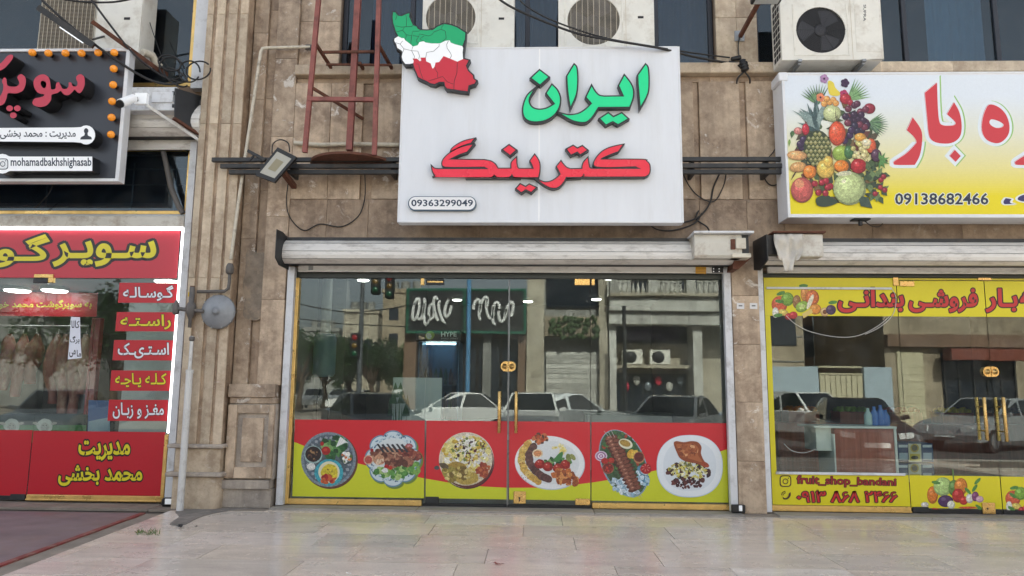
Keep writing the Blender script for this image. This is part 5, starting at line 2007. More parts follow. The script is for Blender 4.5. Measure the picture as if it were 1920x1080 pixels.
zz_ = lambda L, dx=0: crom([(1660 + (q[0] + dx) / 4, 130 + q[1] / 4) + tuple(q[2:]) for q in L], 4)
re_ = [(200, 358, 1), (262, 450), (270, 540), (252, 645), (215, 715, 1), (75, 715), (58, 702), (66, 685), (150, 630), (215, 565), (228, 540), (205, 500), (155, 455, 1)]
ba_ = [(382, 98, 1), (388, 280), (400, 390), (430, 418), (495, 420), (520, 408), (512, 385), (457, 335, 1), (510, 245, 1), (550, 320), (567, 420), (552, 505), (490, 550), (400, 552), (345, 530), (320, 480), (305, 330), (290, 175, 1)]
dt_ = [(516, 602, 1), (560, 648, 1), (522, 692, 1), (477, 648, 1)]
he_ = [(775, 263), (845, 282), (900, 340), (925, 420), (915, 490), (870, 540), (820, 552), (760, 530), (725, 480), (718, 410), (738, 320)]
hh_ = [(790, 373), (840, 385), (880, 410), (870, 432), (830, 438), (790, 420), (775, 395)]
shapes = [[zz_(re_)], [zz_(ba_)], [zz_(dt_)], [zz_(he_), zz_(hh_)], [zz_(re_, 910)]]
LR = A(206, 56, 64)
for s_ in shapes:
    poff(p, s_[:1], 6.5, A(150, 196, 110), 2.4, 0)
for s_ in shapes:
    poff(p, s_[:1], 6.2, A(224, 232, 238))
for s_ in shapes:
    poff(p, s_, 0, A(150, 40, 54))
    poff(p, s_, -.1, A(238, 214, 216), .6, .2)
for s_ in shapes:
    poff(p, s_, 0, LR, 1.3, .6)
p.text('09138682466', 1678, 362, 1853, 384, A(38, 44, 62), A(226, 230, 214), .05, .02)
p.text('ی', 1881, 364, 1942, 388, A(48, 40, 96), A(226, 230, 224), .06, .04)
# heap of fruit
rq = random.Random(77)


def ball(x, y, a, b, ink, rot=0.0, wob=0.0):
    s = rq.random()
    p.ell(x, y, a, b, tuple(v * .42 for v in ink), rot, 22, wob, s)
    p.ell(x - a * .05, y - b * .06, a * .93, b * .93, tuple(v * .75 for v in ink), rot, 22, wob, s)
    p.ell(x - a * .12, y - b * .15, a * .75, b * .74, ink, rot, 20, wob, s)
    p.ell(x - a * .25, y - b * .3, a * .4, b * .36, tuple(min(.8, v * 1.3 + .03) for v in ink), rot, 14)
    p.ell(x - a * .35, y - b * .42, a * .14, b * .12, tuple(min(.85, v * 1.3 + .25) for v in ink), rot, 10)


def leaf(x, y, ang, L_, w_, ink):
    c_, s_ = math.cos(ang), math.sin(ang)
    f_ = lambda u, v: (x + u * c_ - v * s_, y + u * s_ + v * c_)
    p.poly([f_(0, -w_ * .2), f_(L_ * .35, -w_ / 2), f_(L_, 0), f_(L_ * .35, w_ / 2), f_(0, w_ * .2)], (*ink, 1.0))


GL = [A(92, 128, 88), A(66, 104, 70), A(120, 150, 110), A(84, 112, 90)]
for k in range(150):     # dark leaves filling the heap
    a = rq.uniform(0, 6.28)
    d_ = math.sqrt(rq.random())
    leaf(1572 + 74 * d_ * math.cos(a), 285 + 88 * d_ * math.sin(a) + 4, rq.uniform(0, 6.28), rq.uniform(14, 26), rq.uniform(10, 16), rq.choice([A(62, 70, 48), A(84, 74, 56), A(104, 60, 52), A(72, 92, 56), A(120, 96, 60)]))
for k in range(12):     # palm fans
    leaf(1628, 232, R(-38 + k * 8), 40 - abs(k - 6) * 1.2, 4.5, rq.choice(GL))
for k in range(9):
    leaf(1590, 188, R(-72 + k * 8), 44, 4.5, rq.choice([A(132, 170, 116), A(104, 146, 92)]))
for k in range(11):
    leaf(1534, 196, R(-150 + k * 9), 40, 4, rq.choice([A(104, 140, 96), A(70, 104, 74)]))
for k in range(26):     # pineapple crown
    a = R(rq.uniform(-165, -50))
    leaf(1531 + rq.uniform(-6, 6), 250 - rq.uniform(0, 30), a, rq.uniform(28, 62), rq.uniform(6, 10), rq.choice([A(112, 134, 130), A(84, 106, 104), A(136, 156, 150), A(62, 84, 84)]))
ball(1560, 213, 17, 16, A(196, 204, 148)); leaf(1568, 230, R(-95), 28, 2, A(70, 50, 40))
p.poly(crom([(1553, 152), (1562, 155), (1566, 165), (1575, 175), (1570, 180), (1556, 178), (1552, 165)]), A(226, 206, 70))
for x, y, c in ((1545, 148, A(170, 130, 170)), (1584, 156, A(60, 30, 66)), (1582, 177, A(176, 50, 96)), (1538, 183, A(222, 130, 92))):
    for k in range(5):
        p.ell(x + 4 * math.cos(k * 1.26), y + 4.5 * math.sin(k * 1.26), 4.4, 4, c, k)
    p.ell(x, y, 2, 2, A(60, 24, 60))
for x, y in ((1545, 195), (1555, 192), (1562, 188), (1567, 194), (1550, 186)):
    ball(x, y, 6, 6, A(226, 160, 84))
ball(1585, 186, 11, 10, A(176, 40, 52)); ball(1630, 204, 11, 10, A(150, 44, 60))
ball(1594, 193, 5.5, 6, A(170, 40, 60))
for k in range(28):
    a = rq.uniform(0, 6.28)
    d_ = math.sqrt(rq.random())
    ball(1607 + 24 * d_ * math.cos(a), 221 + 26 * d_ * math.sin(a), 6.6, 6.4, rq.choice([A(86, 40, 62), A(58, 34, 60), A(112, 48, 66), A(46, 38, 62)]))
for x, y in ((1506, 262), (1503, 276), (1500, 271), (1512, 270), (1593, 254), (1583, 264), (1596, 245)):
    ball(x, y, 7, 7, A(62, 40, 74))
ball(1510, 243, 7, 11, A(186, 40, 56)); ball(1496, 246, 8, 7, A(206, 130, 120)); leaf(1486, 246, R(100), 14, 9, A(70, 104, 60)); leaf(1480, 262, R(95), 14, 5, A(120, 156, 70))
# pineapple body
p.ell(1532, 279, 26, 34, A(52, 62, 40), 0, 28)
for r_ in range(8):
    for c_ in range(6):
        x = 1512 + c_ * 8 + (4 if r_ % 2 else 0)
        y = 252 + r_ * 8
        if ((x - 1532) / 25) ** 2 + ((y - 280) / 33) ** 2 < .95:
            p.poly([(x, y - 5), (x + 4.4, y), (x, y + 5), (x - 4.4, y)], rq.choice([A(122, 124, 66), A(104, 110, 60), A(140, 136, 80)]))
            p.poly([(x, y - 3.4), (x + 2.2, y - .6), (x, y + 1), (x - 2.2, y - .6)], A(182, 176, 130))
ball(1494, 292, 19, 9, A(222, 168, 110), .08); ball(1496, 314, 16, 10, A(206, 156, 96), -.15); leaf(1492, 322, R(120), 20, 3, A(70, 50, 40))
ball(1569, 251, 16, 23, A(222, 88, 52)); leaf(1571, 232, R(-95), 18, 1.6, A(70, 50, 40))
ball(1577, 288, 17, 15, A(150, 176, 74)); ball(1591, 286, 9, 13, A(66, 112, 64)); ball(1577, 312, 14, 11.5, A(230, 132, 44)); ball(1632, 274, 10, 14, A(214, 96, 58))
for k in range(26):
    a = rq.uniform(0, 6.28)
    d_ = math.sqrt(rq.random())
    ball(1609 + 12 * d_ * math.cos(a) + rq.uniform(-2, 8), 284 + 24 * d_ * math.sin(a), 5, 5, rq.choice([A(206, 196, 134), A(190, 182, 112), A(222, 206, 150)]))
ball(1612, 258, 11, 8, A(222, 160, 70)); ball(1624, 268, 9, 7, A(232, 220, 180))
ball(1609, 312, 15, 14, A(176, 34, 40)); ball(1642, 292, 10, 12, A(84, 50, 74))
for k in range(34):
    leaf(1640 + rq.uniform(-14, 14), 336 + rq.uniform(-24, 36), rq.uniform(0, 6.28), rq.uniform(10, 20), rq.uniform(8, 13), rq.choice([A(84, 106, 66), A(62, 84, 56), A(106, 128, 80), A(52, 66, 48)]))
for k in range(6):
    leaf(1650, 302, R(-100 + k * 40), 18, 6, A(92, 140, 76))
for x, y in ((1651, 338), (1656, 332), (1650, 352), (1658, 357), (1640, 364)):
    ball(x, y, 5, 5, A(156, 34, 48))
ball(1517.5, 323, 12.5, 12.5, A(230, 134, 50)); ball(1547, 318, 17, 18, A(222, 184, 84), -.2); ball(1552, 304, 9, 11, A(222, 184, 84))
p.poly(crom([(1530, 372), (1548, 366), (1560, 372), (1570, 380), (1550, 388), (1532, 386)]), A(48, 66, 50))
ball(1592, 354, 31, 31.5, A(186, 200, 138)); p.ell(1582, 326, 15, 4.5, A(206, 206, 170), -.1, 16, .05)
leaf(1612, 372, R(40), 30, 22, A(58, 78, 66))
ball(1503, 357, 21, 24, A(196, 92, 84)); p.ell(1498, 345, 9, 8, A(222, 150, 110), .4)
for x, y in ((1527, 345), (1540, 343), (1548, 340), (1556, 350), (1534, 362), (1547, 363), (1551, 352)):
    ball(x, y, 6, 6, A(164, 32, 50))
p.build('printed_banner', 'print', SR, ink=True)
# small black lamp under the banner
k = thing('sensor_lamp', (UX(1613, 416, -.5), -.5, UZ(1613, 420, -.5)), 'small black lamp hanging under the fruit shop banner', 'lamp')
x, z = U(1613, 414, -.5)
MB().box(x - .1, x + .1, -.56, -.44, rz0 - .03, rz0 - .013, .004).build('bracket', 'black_metal', k)
MB().box(x - .02, x + .02, -.52, -.48, z - .06, rz0 - .031, .006).build('body', 'black_plastic', k)

# ================================================================ things on the facade
def P3_(px, py, Y):
    x, z = U(px, py, Y)
    return (x, Y, z)


# ---------------------------------------------------------------- air conditioner units
def ac_unit(label, px0, px1, pyb, yf, depth, fan, fr, grille, h=None, logo=None):
    """outdoor unit; fan = (px, py) centre of the fan on the front, fr its radius in pixels"""
    x0, x1 = UX(px0, pyb - 40, yf), UX(px1, pyb - 40, yf)
    z0 = UZ((px0 + px1) / 2, pyb, yf)
    wd = x1 - x0
    h = h or wd * .74
    t = thing('air_conditioner', ((x0 + x1) / 2, yf + depth / 2, z0), label, 'air conditioner', 'outdoor air conditioner units')
    fx, fz = U(*fan, yf)
    R_ = fr * (CAMD + yf) / FPX * 1.02
    # casing with a round opening in the front
    m = MB()
    m.box(x0, x1, yf + .02, yf + depth, z0, z0 + h, .012)
    m.build('casing', 'ac_white', t)
    m = MB()
    n = 40
    ring, sq = [], []
    xa, xb, za, zb_ = x0, x1, z0, z0 + h
    for k in range(n):
        a = 2 * math.pi * k / n
        c_, s_ = math.cos(a), math.sin(a)
        ring.append((fx + R_ * c_, yf, fz + R_ * s_))
        # ray to the rectangle
        tx = ((xb if c_ > 0 else xa) - fx) / c_ if abs(c_) > 1e-6 else 1e9
        tz = ((zb_ if s_ > 0 else za) - fz) / s_ if abs(s_) > 1e-6 else 1e9
        q = min(tx, tz)
        sq.append((fx + q * c_, yf, fz + q * s_))
    m.add(ring + sq, [(k, n + k, n + (k + 1) % n, (k + 1) % n) for k in range(n)])
    for cx, cz in ((xa, za), (xb, za), (xb, zb_), (xa, zb_)):      # corners of the face plate
        ks = sorted(range(n), key=lambda k: (sq[k][0] - cx) ** 2 + (sq[k][2] - cz) ** 2)[:2]
        m.add([sq[ks[0]], sq[ks[1]], (cx, yf, cz)], [(0, 1, 2)])
    m.add([(x, yf, z) for x, z in ((xa, za), (xb, za), (xb, zb_), (xa, zb_))] + [(x, yf + .019, z) for x, z in ((xa, za), (xb, za), (xb, zb_), (xa, zb_))],
          [(0, 1, 5, 4), (1, 2, 6, 5), (2, 3, 7, 6), (3, 0, 4, 7)])
    m.add(ring + [(p[0], yf + .0195, p[2]) for p in ring], [(k, (k + 1) % n, n + (k + 1) % n, n + k) for k in range(n)])
    fp_ = m.build('front_plate', 'ac_white', t)
    MB().disc((fx, yf + .0185, fz), (0, -1, 0), R_ * 1.02, 40).build('fan_well', 'ac_dark', t)
    # fan
    fo = MB().lathe((fx, yf + .017, fz), (0, -1, 0), [(R_ * .26, 0), (R_ * .24, .004), (R_ * .1, .007)], 20).build('fan_hub', M('fan_grey', A(60, 60, 64), .5), t)
    for k in range(3):
        a0_ = k * 2.094 + .5
        pts = []
        for i in range(7):
            a = a0_ + i / 6 * 1.15
            r_ = R_ * (.93 - .08 * abs(i - 3) / 3)
            pts.append((fx + r_ * math.cos(a), yf + .0165, fz + r_ * math.sin(a)))
        for i in range(4):
            a = a0_ + .75 - i / 3 * .7
            pts.append((fx + R_ * .24 * math.cos(a), yf + .0165, fz + R_ * .24 * math.sin(a)))
        MB().add(pts, [tuple(range(len(pts)))]).build('fan_blade', 'fan_grey', t)
    # wire guard
    g = MB()
    if grille == 'bars':
        nb = 9
        for k in range(-22, 23):
            z = k * R_ / 22.5
            w_ = math.sqrt(max(0, R_ * R_ - z * z))
            g.bar((fx - w_, yf - .004, fz + z), (fx + w_, yf - .004, fz + z), .003, .0024)
        for k in range(-4, 5):
            x = k * R_ / 4.6
            w_ = math.sqrt(max(0, R_ * R_ - x * x))
            g.bar((fx + x, yf - .008, fz - w_), (fx + x, yf - .008, fz + w_), .004, .006)
    else:
        for k in range(1, 15):
            r_ = R_ * k / 14.5
            g.tube([(fx + r_ * math.cos(a), yf - .004, fz + r_ * math.sin(a)) for a in (i / 28 * 6.2832 for i in range(29))], .0018, 4)
        for k in range(12):
            a = k / 12 * 6.283
            g.bar((fx + R_ * .2 * math.cos(a), yf - .006, fz + R_ * .2 * math.sin(a)), (fx + R_ * math.cos(a), yf - .006, fz + R_ * math.sin(a)), .003, .003)
    tag(g.build('wire_guard', 'ac_grille' if grille == 'bars' else 'ac_dark', t), kind='stuff')
    # square bezel round the guard
    b = R_ * 1.13
    fr_ = MB()
    for a, c, d, e in ((fx - b, fx - b + .02, fz - b, fz + b), (fx + b - .02, fx + b, fz - b, fz + b)):
        fr_.box(a, c, yf - .006, yf - .001, d, e, .002)
    fr_.box(fx - b + .0205, fx + b - .0205, yf - .006, yf - .001, fz - b, fz - b + .02, .002)
    fr_.build('bezel', 'ac_white', t)
    # seam of the service cover, side louvres, feet
    xs_ = fx + b + .03
    if xs_ < x1 - .05:
        MB().box(xs_, xs_ + .006, yf - .0015, yf + .001, z0 + .01, z0 + h - .01).build('seam', 'ac_grille', t)
        MB().box(x1 - wd * .17, x1 - wd * .11, yf - .002, yf + .001, z0 + h * .52, z0 + h * .555).build('badge', 'ac_dark' if grille == 'bars' else 'ac_grille', t)
    for k in range(9):
        for j in range(3):
            z = z0 + .06 + k * (h - .12) / 9
            y = yf + .05 + j * (depth - .1) / 3
            MB().box(x0 - .003, x0 + .002, y, y + (depth - .1) / 3 - .02, z, z + (h - .12) / 9 - .022).build('side_louvre', 'ac_dark', t)
    for xx in (x0 + wd * .15, x1 - wd * .22):
        MB().box(xx, xx + .045, yf - .03, -.1, z0 - .035, z0 - .002, .003).box(xx + .005, xx + .04, yf + .0, -.1, z0 - .06, z0 - .0345, .003).build('support_arm', 'steel', t)
    return t, fx, fz, R_, x0, x1, z0, h


ac_unit('cream air conditioner with square wire guard behind the map of the catering sign', 792, 964, 100, -.44, .30, (845, 33), 49, 'bars')
ac_unit('cream air conditioner with round wire guard beside a stone column behind the white sign', 1047, 1227, 100, -.44, .30, (1113, 38), 51, 'bars')
t, fx, fz, R_, x0, x1, z0, h = ac_unit('white air conditioner with dark round fan on brackets above the fruit sign', 1465, 1655, 112, -.62, .34, (1539, 56), 47, 'rings')
p = Print(-.6215)
v, f = text_mesh('SUPRA', .01)      # lettering runs down the service cover
xs, ys = [q[0] for q in v], [q[1] for q in v]
W = []
for q in v:
    a, b = (q[0] - min(xs)) / (max(xs) - min(xs)), (q[1] - min(ys)) / (max(ys) - min(ys))
    W.append(U(1618.5 + 5 * b, 9 + 31 * a, -.62))
p.add([(a, -.622, b) for a, b in W], f, 0, A(60, 62, 66))
p.build('lettering', 'print', t, ink=True)
MB().box(UX(1604, 60, -.62), UX(1650, 60, -.62), -.6235, -.6195, z0 + .1, z0 + h - .06, .002).build('service_cover', 'ac_white', t)
bpy.data.objects[[c.name for c in t.children if c.name.startswith('lettering')][0]].location.y -= .003
t, *_ = ac_unit('large cream air conditioner behind the black butcher sign', 72, 262, 108, -.42, .36, (127, 48), 46, 'bars')
a_, b_, c_, d_ = UX(76, 50, -.425), UX(177, 50, -.425), UX(0, 0, 0), 0
z0_, z1_ = UZ(127, 100, -.425), UZ(127, -8, -.425)
MB().box(a_, b_, -.432, -.4285, z0_, z1_).build('coil_panel', M('coil', A(84, 76, 64), .6, var=.2, scale=10), t)
g = MB()
for k in range(44):
    z = z0_ + (z1_ - z0_) * k / 43
    g.bar((a_, -.438, z), (b_, -.438, z), .003, .0025)
for k in range(14):
    x = a_ + (b_ - a_) * k / 13
    g.bar((x, -.442, z0_), (x, -.442, z1_), .004, .005)
tag(g.build('wire_guard', 'ac_grille', t), kind='stuff')

# ---------------------------------------------------------------- black carrier rails behind the signs
for k, (pxa, pya, pyb_, Y) in enumerate(((398, 300, 308, -.41), (414, 312, 312, -.44), (430, 323, 321, -.41))):
    xa = UX(pxa, pya, Y)
    z = UZ(pxa, pya, Y)
    lb = ['top black steel rail running behind the catering sign', 'middle black steel rail running behind the catering sign', 'bottom black steel rail running behind the catering sign'][k]
    t = tag(MB().box(xa, UX(1472, 310, Y), Y - .025, Y + .025, z - .027, z + .027, .004).build('steel_rail', 'black_metal'), lb, 'rail', 'rails carrying the signs')
# wall brackets that carry the rails and the signs
for k, px in enumerate((545, 735, 1300, 1440)):
    Y = -.41
    z = UZ(px, 312, Y)
    x = UX(px, 312, Y)
    tag(MB().box(x - .02, x + .02, -.383, YW + .02, z - .1, z + .1, .004).build('rail_bracket', 'black_metal'),
        ['black wall bracket of the rails beside the floodlight', 'black wall bracket of the rails beside the white sign edge', 'black wall bracket of the rails right of the white sign', 'black wall bracket of the rails by the fruit sign'][k], 'bracket', 'wall brackets of the rails')

# ---------------------------------------------------------------- red steel frame on a half disc
t = thing('ladder_tower', P3_(640, 300, -.5), 'red oxide steel ladder tower standing on a rusty disc', 'tower')
for a, b, Y0, Y1, wd in (((600, -30), (571.5, 286), -.72, -.62, .055), ((673, -30), (655, 282), -.42, -.40, .075), ((711.5, -30), (702, 291), -.72, -.62, .055)):
    MB().bar(P3_(*a, Y0), P3_(*b, Y1), wd, wd).build('upright', 'red_oxide', t)
for a, b, Ya, Yb, wd in (((579, 186), (702, 187), -.66, -.66, .05), ((600, 98), (702, 97), -.45, -.45, .03), ((612, 121), (735, 122), -.36, -.36, .025)):
    MB().bar(P3_(*a, Ya), P3_(*b, Yb), wd, wd).build('cross_bar', 'red_oxide' if wd > .04 else 'rust', t)
for a, b in (((592, 82, -.66), (626, 135, -.15)), ((674, 118, -.42), (684, 134, -.15)), ((711, 86, -.66), (739, 136, -.15)), ((586, 165, -.66), (681, 223, -.15))):
    MB().bar(P3_(*a), P3_(*b), .035, .035).build('brace', 'rust', t)
cx, cz = U(642, 285, -.72)
m = MB()
n = 28
rx, ry = (UX(722, 294, -.52) - UX(563, 294, -.52)) / 2, .50
top = [(cx + rx * math.cos(R(180 + 180 * k / n)), -.215 + ry * math.sin(R(180 + 180 * k / n))) for k in range(n + 1)]
zt = cz + .012
v = [(x, y, zt) for x, y in top] + [(x, y, zt - .03) for x, y in top]
k = n + 1
m.add(v, [tuple(range(k)), tuple(range(k, 2 * k))[::-1]] + [(j, (j + 1) % k, k + (j + 1) % k, k + j) for j in range(k)])
m.build('base_disc', 'rust', t)

# ---------------------------------------------------------------- floodlight
YFL = -.66
t = thing('floodlight', P3_(520, 345, -.4), 'black LED floodlight tilted on a rusty arm in front of the rails', 'floodlight')
cor = [(520.6, 276), (556, 294), (514, 342), (478, 328)]
def quadbox(c, y0, y1, inset=0.0):
    cx_, cy_ = sum(q[0] for q in c) / 4, sum(q[1] for q in c) / 4
    pts = [U(cx_ + (a - cx_) * (1 - inset), cy_ + (b - cy_) * (1 - inset), YFL) for a, b in c]
    return MB().prism(pts, y0, y1)
quadbox(cor, YFL, YFL + .05).build('housing', 'black_plastic', t)
quadbox(cor, YFL - .002, YFL + .0, .24).build('lens', M('lens', A(176, 173, 160), .2, var=.04), t)
quadbox(cor, YFL - .004, YFL - .002, .62).build('led_chip', M('led_off', A(146, 138, 110), .4), t)
for k in range(7):
    a = (480 + k * 11, 322 - k * 4)
    x, z = U(492 + k * 8, 318 - k * 3.0, YFL)
    MB().box(x - .006, x + .006, YFL + .051, YFL + .09, z - .08, z + .08).build('cooling_fin', 'black_metal', t)
MB().bar(P3_(530, 322, YFL + .07), P3_(552, 350, -.16), .06, .06).build('arm', 'rust', t)
MB().bar(P3_(465, 283, YFL + .04), P3_(498, 300, YFL + .06), .05, .035).bar(P3_(468, 300, YFL + .04), P3_(480, 288, YFL + .06), .02, .02).build('yoke', 'black_metal', t)

# ---------------------------------------------------------------- pipes, gas regulator
t = thing('gas_pipe', P3_(430, 500, -.4), 'old cream painted gas pipe bending down the stone wing to the regulator', 'pipe')
MB().tube(pxw([(582, 88, -.2), (500, 90, -.22), (492, 91, -.24), (489, 97, -.26), (470, 225, -.30), (447, 380, -.36), (433, 486, -.39)], -.3), .021, 10).build('run', 'pipe_cream', t)
MB().lathe(P3_(582, 89, -.18), (-1, 0, 0), [(.03, -.02), (.04, 0), (.04, .05), (.03, .07)], 12).build('valve', 'pipe_grey', t)
MB().lathe(P3_(431, 506, -.40), (0, 0, 1), [(.02, -.06), (.045, -.04), (.05, 0), (.045, .05), (.028, .08)], 12).build('union', 'pipe_grey', t)
MB().tube(pxw([(431, 505), (430, 530), (428, 541), (421, 546), (370, 547)], -.40), .02, 10).build('elbow_run', 'pipe_grey', t)
t = thing('gas_regulator', P3_(390, 640, -.42), 'grey round gas regulator disc with valve body and cast fittings', 'gas regulator')
c = Vector(P3_(407, 584, -.42))
rd = 33 * (CAMD - .42) / FPX
MB().lathe((c.x, -.36, c.z), (0, -1, 0), [(rd * .96, 0), (rd, .015), (rd, .03), (rd * .93, .045), (rd * .6, .07), (rd * .3, .085), (.04, .09), (.036, .12), (.02, .125)], 36).build('disc', 'grey_paint', t)
for k in range(10):
    a = k * .628
    MB().cyl((c.x + rd * .97 * math.cos(a), -.41, c.z + rd * .97 * math.sin(a)), (c.x + rd * .97 * math.cos(a), -.355, c.z + rd * .97 * math.sin(a)), .009, 6).build('bolt', 'steel', t)
MB().lathe(P3_(361, 538, -.42), (0, 0, -1), [(.03, 0), (.032, .01), (.032, .19), (.045, .2), (.06, .24), (.055, .32), (.04, .36), (.022, .40), (.022, .5)], 12).build('valve_body', 'pipe_grey', t)
MB().tube(pxw([(361, 582), (375, 583), (382, 584)], -.42), .022, 10).tube(pxw([(358, 582), (345, 580), (330, 578)], -.42), [.03, .024, .026], 10).build('side_pipe', 'pipe_grey', t)
MB().lathe(P3_(330, 578, -.42), (0, 0, 1), [(.02, -.08), (.04, -.06), (.045, 0), (.03, .06), (.012, .10)], 10).build('cock', 'pipe_grey', t)
MB().lathe(P3_(361, 537, -.42), (0, 0, 1), [(.028, -.006), (.028, .004)], 12).build('red_cap', 'rust', t)
MB().box(*[UX(q, 551, -.40) for q in (353, 357)], -.405, -.395, UZ(354, 556, -.4), UZ(354, 548, -.4)).build('tag', M('yellow_tag', A(206, 170, 40), .5), t)
t = thing('riser_pipe', P3_(344, 955, -.46), 'white riser pipe standing before the ribbed pilaster', 'pipe')
xr_ = UX(356, 690, -.46)
MB().tube([(xr_, -.46, UZ(357, 695, -.46)), (xr_, -.46, UZ(358, 630, -.46))], .021, 12).build('upper_pipe', 'pipe_white', t)
MB().lathe((xr_, -.46, UZ(357, 640, -.46)), (0, 0, 1), [(.02, 0), (.032, .01), (.034, .05), (.022, .06)], 10).build('coupling', 'pipe_grey', t)
xb_ = UX(344, 950, -.46)
MB().tube([(xr_ - .0, -.46, -.0), (xr_, -.46, UZ(356, 697, -.46))], .04, 14).tube([(xr_, -.46, UZ(356, 700, -.46)), (xr_, -.46, UZ(356, 693, -.46))], .045, 14).build('sleeve_pipe', 'pipe_white', t)
MB().tube(pxw([(552, 268), (600, 272), (660, 270), (748, 272)], -.2), .03, 8).build('conduit', 'pipe_cream')
tag(bpy.data.objects['conduit'], 'horizontal cream conduit on the wall behind the red frame', 'pipe')

# ---------------------------------------------------------------- wires
W_ = [
    ('black cable running over the air conditioners down to the column insulators', [(905, -30, -.9), (945, 5, -.85), (1000, 32, -.8), (1080, 62, -.75), (1150, 76, -.72), (1235, 90, -.66), (1300, 106, -.4), (1365, 118, -.2)], .016),
    ('thin black cable above the white sign toward the column insulators', [(960, -20, -.8), (985, 10, -.75), (1040, 40, -.72), (1130, 70, -.7), (1230, 88, -.66), (1290, 98, -.4), (1368, 108, -.2)], .011),
    ('black cable hanging along the pier edge below the steel rails', [(1352, 320, -.2), (1338, 350, -.18), (1332, 378, -.18), (1318, 400, -.18), (1300, 412, -.18), (1276, 418, -.18)], .011),
    ('thin cable looping below the rails right of the white sign', [(1278, 318, -.3), (1290, 345, -.2), (1310, 368, -.18), (1338, 378, -.18), (1356, 350, -.2), (1362, 322, -.28)], .008),
    ('thin black cable drooping under the rails left of the white sign', [(540, 345, -.2), (537, 380, -.17), (545, 410, -.16), (570, 432, -.16), (600, 420, -.16), (640, 425, -.16), (672, 405, -.16), (684, 370, -.17), (684, 325, -.25)], .007),
    ('black loop of cable above the tilted floodlight', [(510, 288, -.5), (512, 270, -.5), (525, 262, -.5), (540, 268, -.5), (543, 285, -.5)], .008),
    ('grey cable dangling behind the rails by the fruit sign', [(1432, 318, -.25), (1434, 335, -.2), (1445, 347, -.18), (1460, 344, -.2), (1465, 330, -.25)], .009),
    ('thin cable on the wall above the rails by the fruit banner', [(1436, 300, -.2), (1450, 285, -.17), (1462, 265, -.17)], .006),
    ('black cable end curling above the shutter left of the motor', [(1310, 395, -.17), (1305, 410, -.17), (1325, 425, -.18), (1330, 434, -.25)], .01),
    ('black cable under the white sign lower right corner', [(1215, 418, -.25), (1232, 430, -.2), (1262, 432, -.18), (1300, 420, -.18), (1316, 400, -.18)], .01),
    ('thin cable from the lamp under the fruit banner', [(1622, 415, -.5), (1635, 424, -.4), (1650, 424, -.3), (1660, 410, -.24)], .006),
    ('thin white cable hanging in front of the butcher window', [(277, 30, -.2), (290, 70, -.25), (305, 110, -.3), (318, 128, -.35)], .005),
    ('black cable hanging behind the black butcher sign below', [(100, 345, -.2), (90, 365, -.12), (66, 390, -.09)], .006),
    ('thick black cable crossing above the butcher sign to the coiled bundle', [(78, 0, -.85), (140, 55, -.8), (215, 110, -.7), (270, 145, -.6), (315, 158, -.5), (350, 152, -.42)], .016),
    ('black cable from above over the cream air conditioner to the bundle', [(165, -10, -.8), (205, 45, -.75), (250, 100, -.65), (300, 140, -.5), (340, 155, -.42)], .013),
    ('black cable along the top edge of the picture over the air conditioner', [(95, -6, -.7), (150, 3, -.7), (210, 4, -.7), (255, -4, -.7)], .014),
]
for lb, pts, r in W_:
    tag(cable('cable', pxw(pts, -.3), r, 'wire'), lb, 'cable', 'loose cables on the facade')
# coil of spare cable by the pilaster
t = thing('cable_coil', P3_(345, 160, -.42), 'black coil of spare cable looped beside the gold window frame', 'cable')
for k, (cx_, cy_, rx_, ry_, ro) in enumerate(((322, 128, 24, 20, .4), (372, 132, 23, 17, -.2), (355, 134, 20, 20, .5), (330, 145, 26, 12, .6), (318, 118, 22, 14, .3))):
    pts = []
    for i in range(21):
        a = i / 20 * 6.283 * .93
        x_, y_ = rx_ * math.cos(a), ry_ * math.sin(a)
        pts.append((cx_ + x_ * math.cos(ro) - y_ * math.sin(ro), cy_ + x_ * math.sin(ro) + y_ * math.cos(ro), -.42 - k * .02))
    MB().tube(pxw(pts, -.4), .011, 6).build('loop', 'wire', t)
# insulators and drop on the stone column
t = thing('cable_insulator', P3_(1390, 125, -.14), 'dark cable insulators and clamp on the stone column ledge', 'insulator')
for a, b in (((1372, 111, -.17), (1388, 108, -.16)), ((1366, 118, -.2), (1382, 121, -.2))):
    MB().tube([P3_(*a), P3_(*b)], [.03, .035], 8).build('clamp', 'black_plastic', t)
m = MB()
m.lathe(P3_(1398, 133, -.27), (-.25, 0, 1), [(.02, 0), (.05, .01), (.05, .03), (.03, .04), (.055, .05), (.055, .07), (.03, .08), (.055, .09), (.055, .11), (.03, .12), (.045, .14), (.02, .16)], 12)
m.build('insulator', 'black_plastic', t)
cable('tail', pxw([(1384, 122, -.24), (1394, 134, -.25), (1384, 145, -.25), (1381, 157, -.2)], -.2), .012, 'wire', t)
cable('tail', pxw([(1388, 112, -.2), (1395, 132, -.26), (1405, 146, -.25), (1406, 156, -.2)], -.2), .012, 'wire', t)
cable('drop', pxw([(1387, 70, -.16), (1384, 85, -.15), (1386, 108, -.17)], -.16), .008, 'wire', t)
# bracket arm with a lamp on the stone column
t = thing('wall_lamp', P3_(1385, 70, -.15), 'lamp on a slanting brown arm fixed to the stone column', 'lamp')
MB().bar(P3_(1388, 68, -.14), P3_(1424, 2, -.75), .045, .045).build('arm', 'rust', t)
MB().box(*[UX(q, 68, -.125) for q in (1377, 1396)], -.135, -.121, UZ(1385, 78, -.12), UZ(1385, 58, -.12), .01).build('wall_plate', 'steel', t)
xa, za = U(1408, 6, -.78)
MB().box(xa, xa + .35, -.95, -.75, za - .005, za + .05, .008).build('housing', 'black_metal', t)
MB().box(xa + .03, xa + .32, -.93, -.77, za - .008, za - .0055).build('diffuser', 'frosted', t)

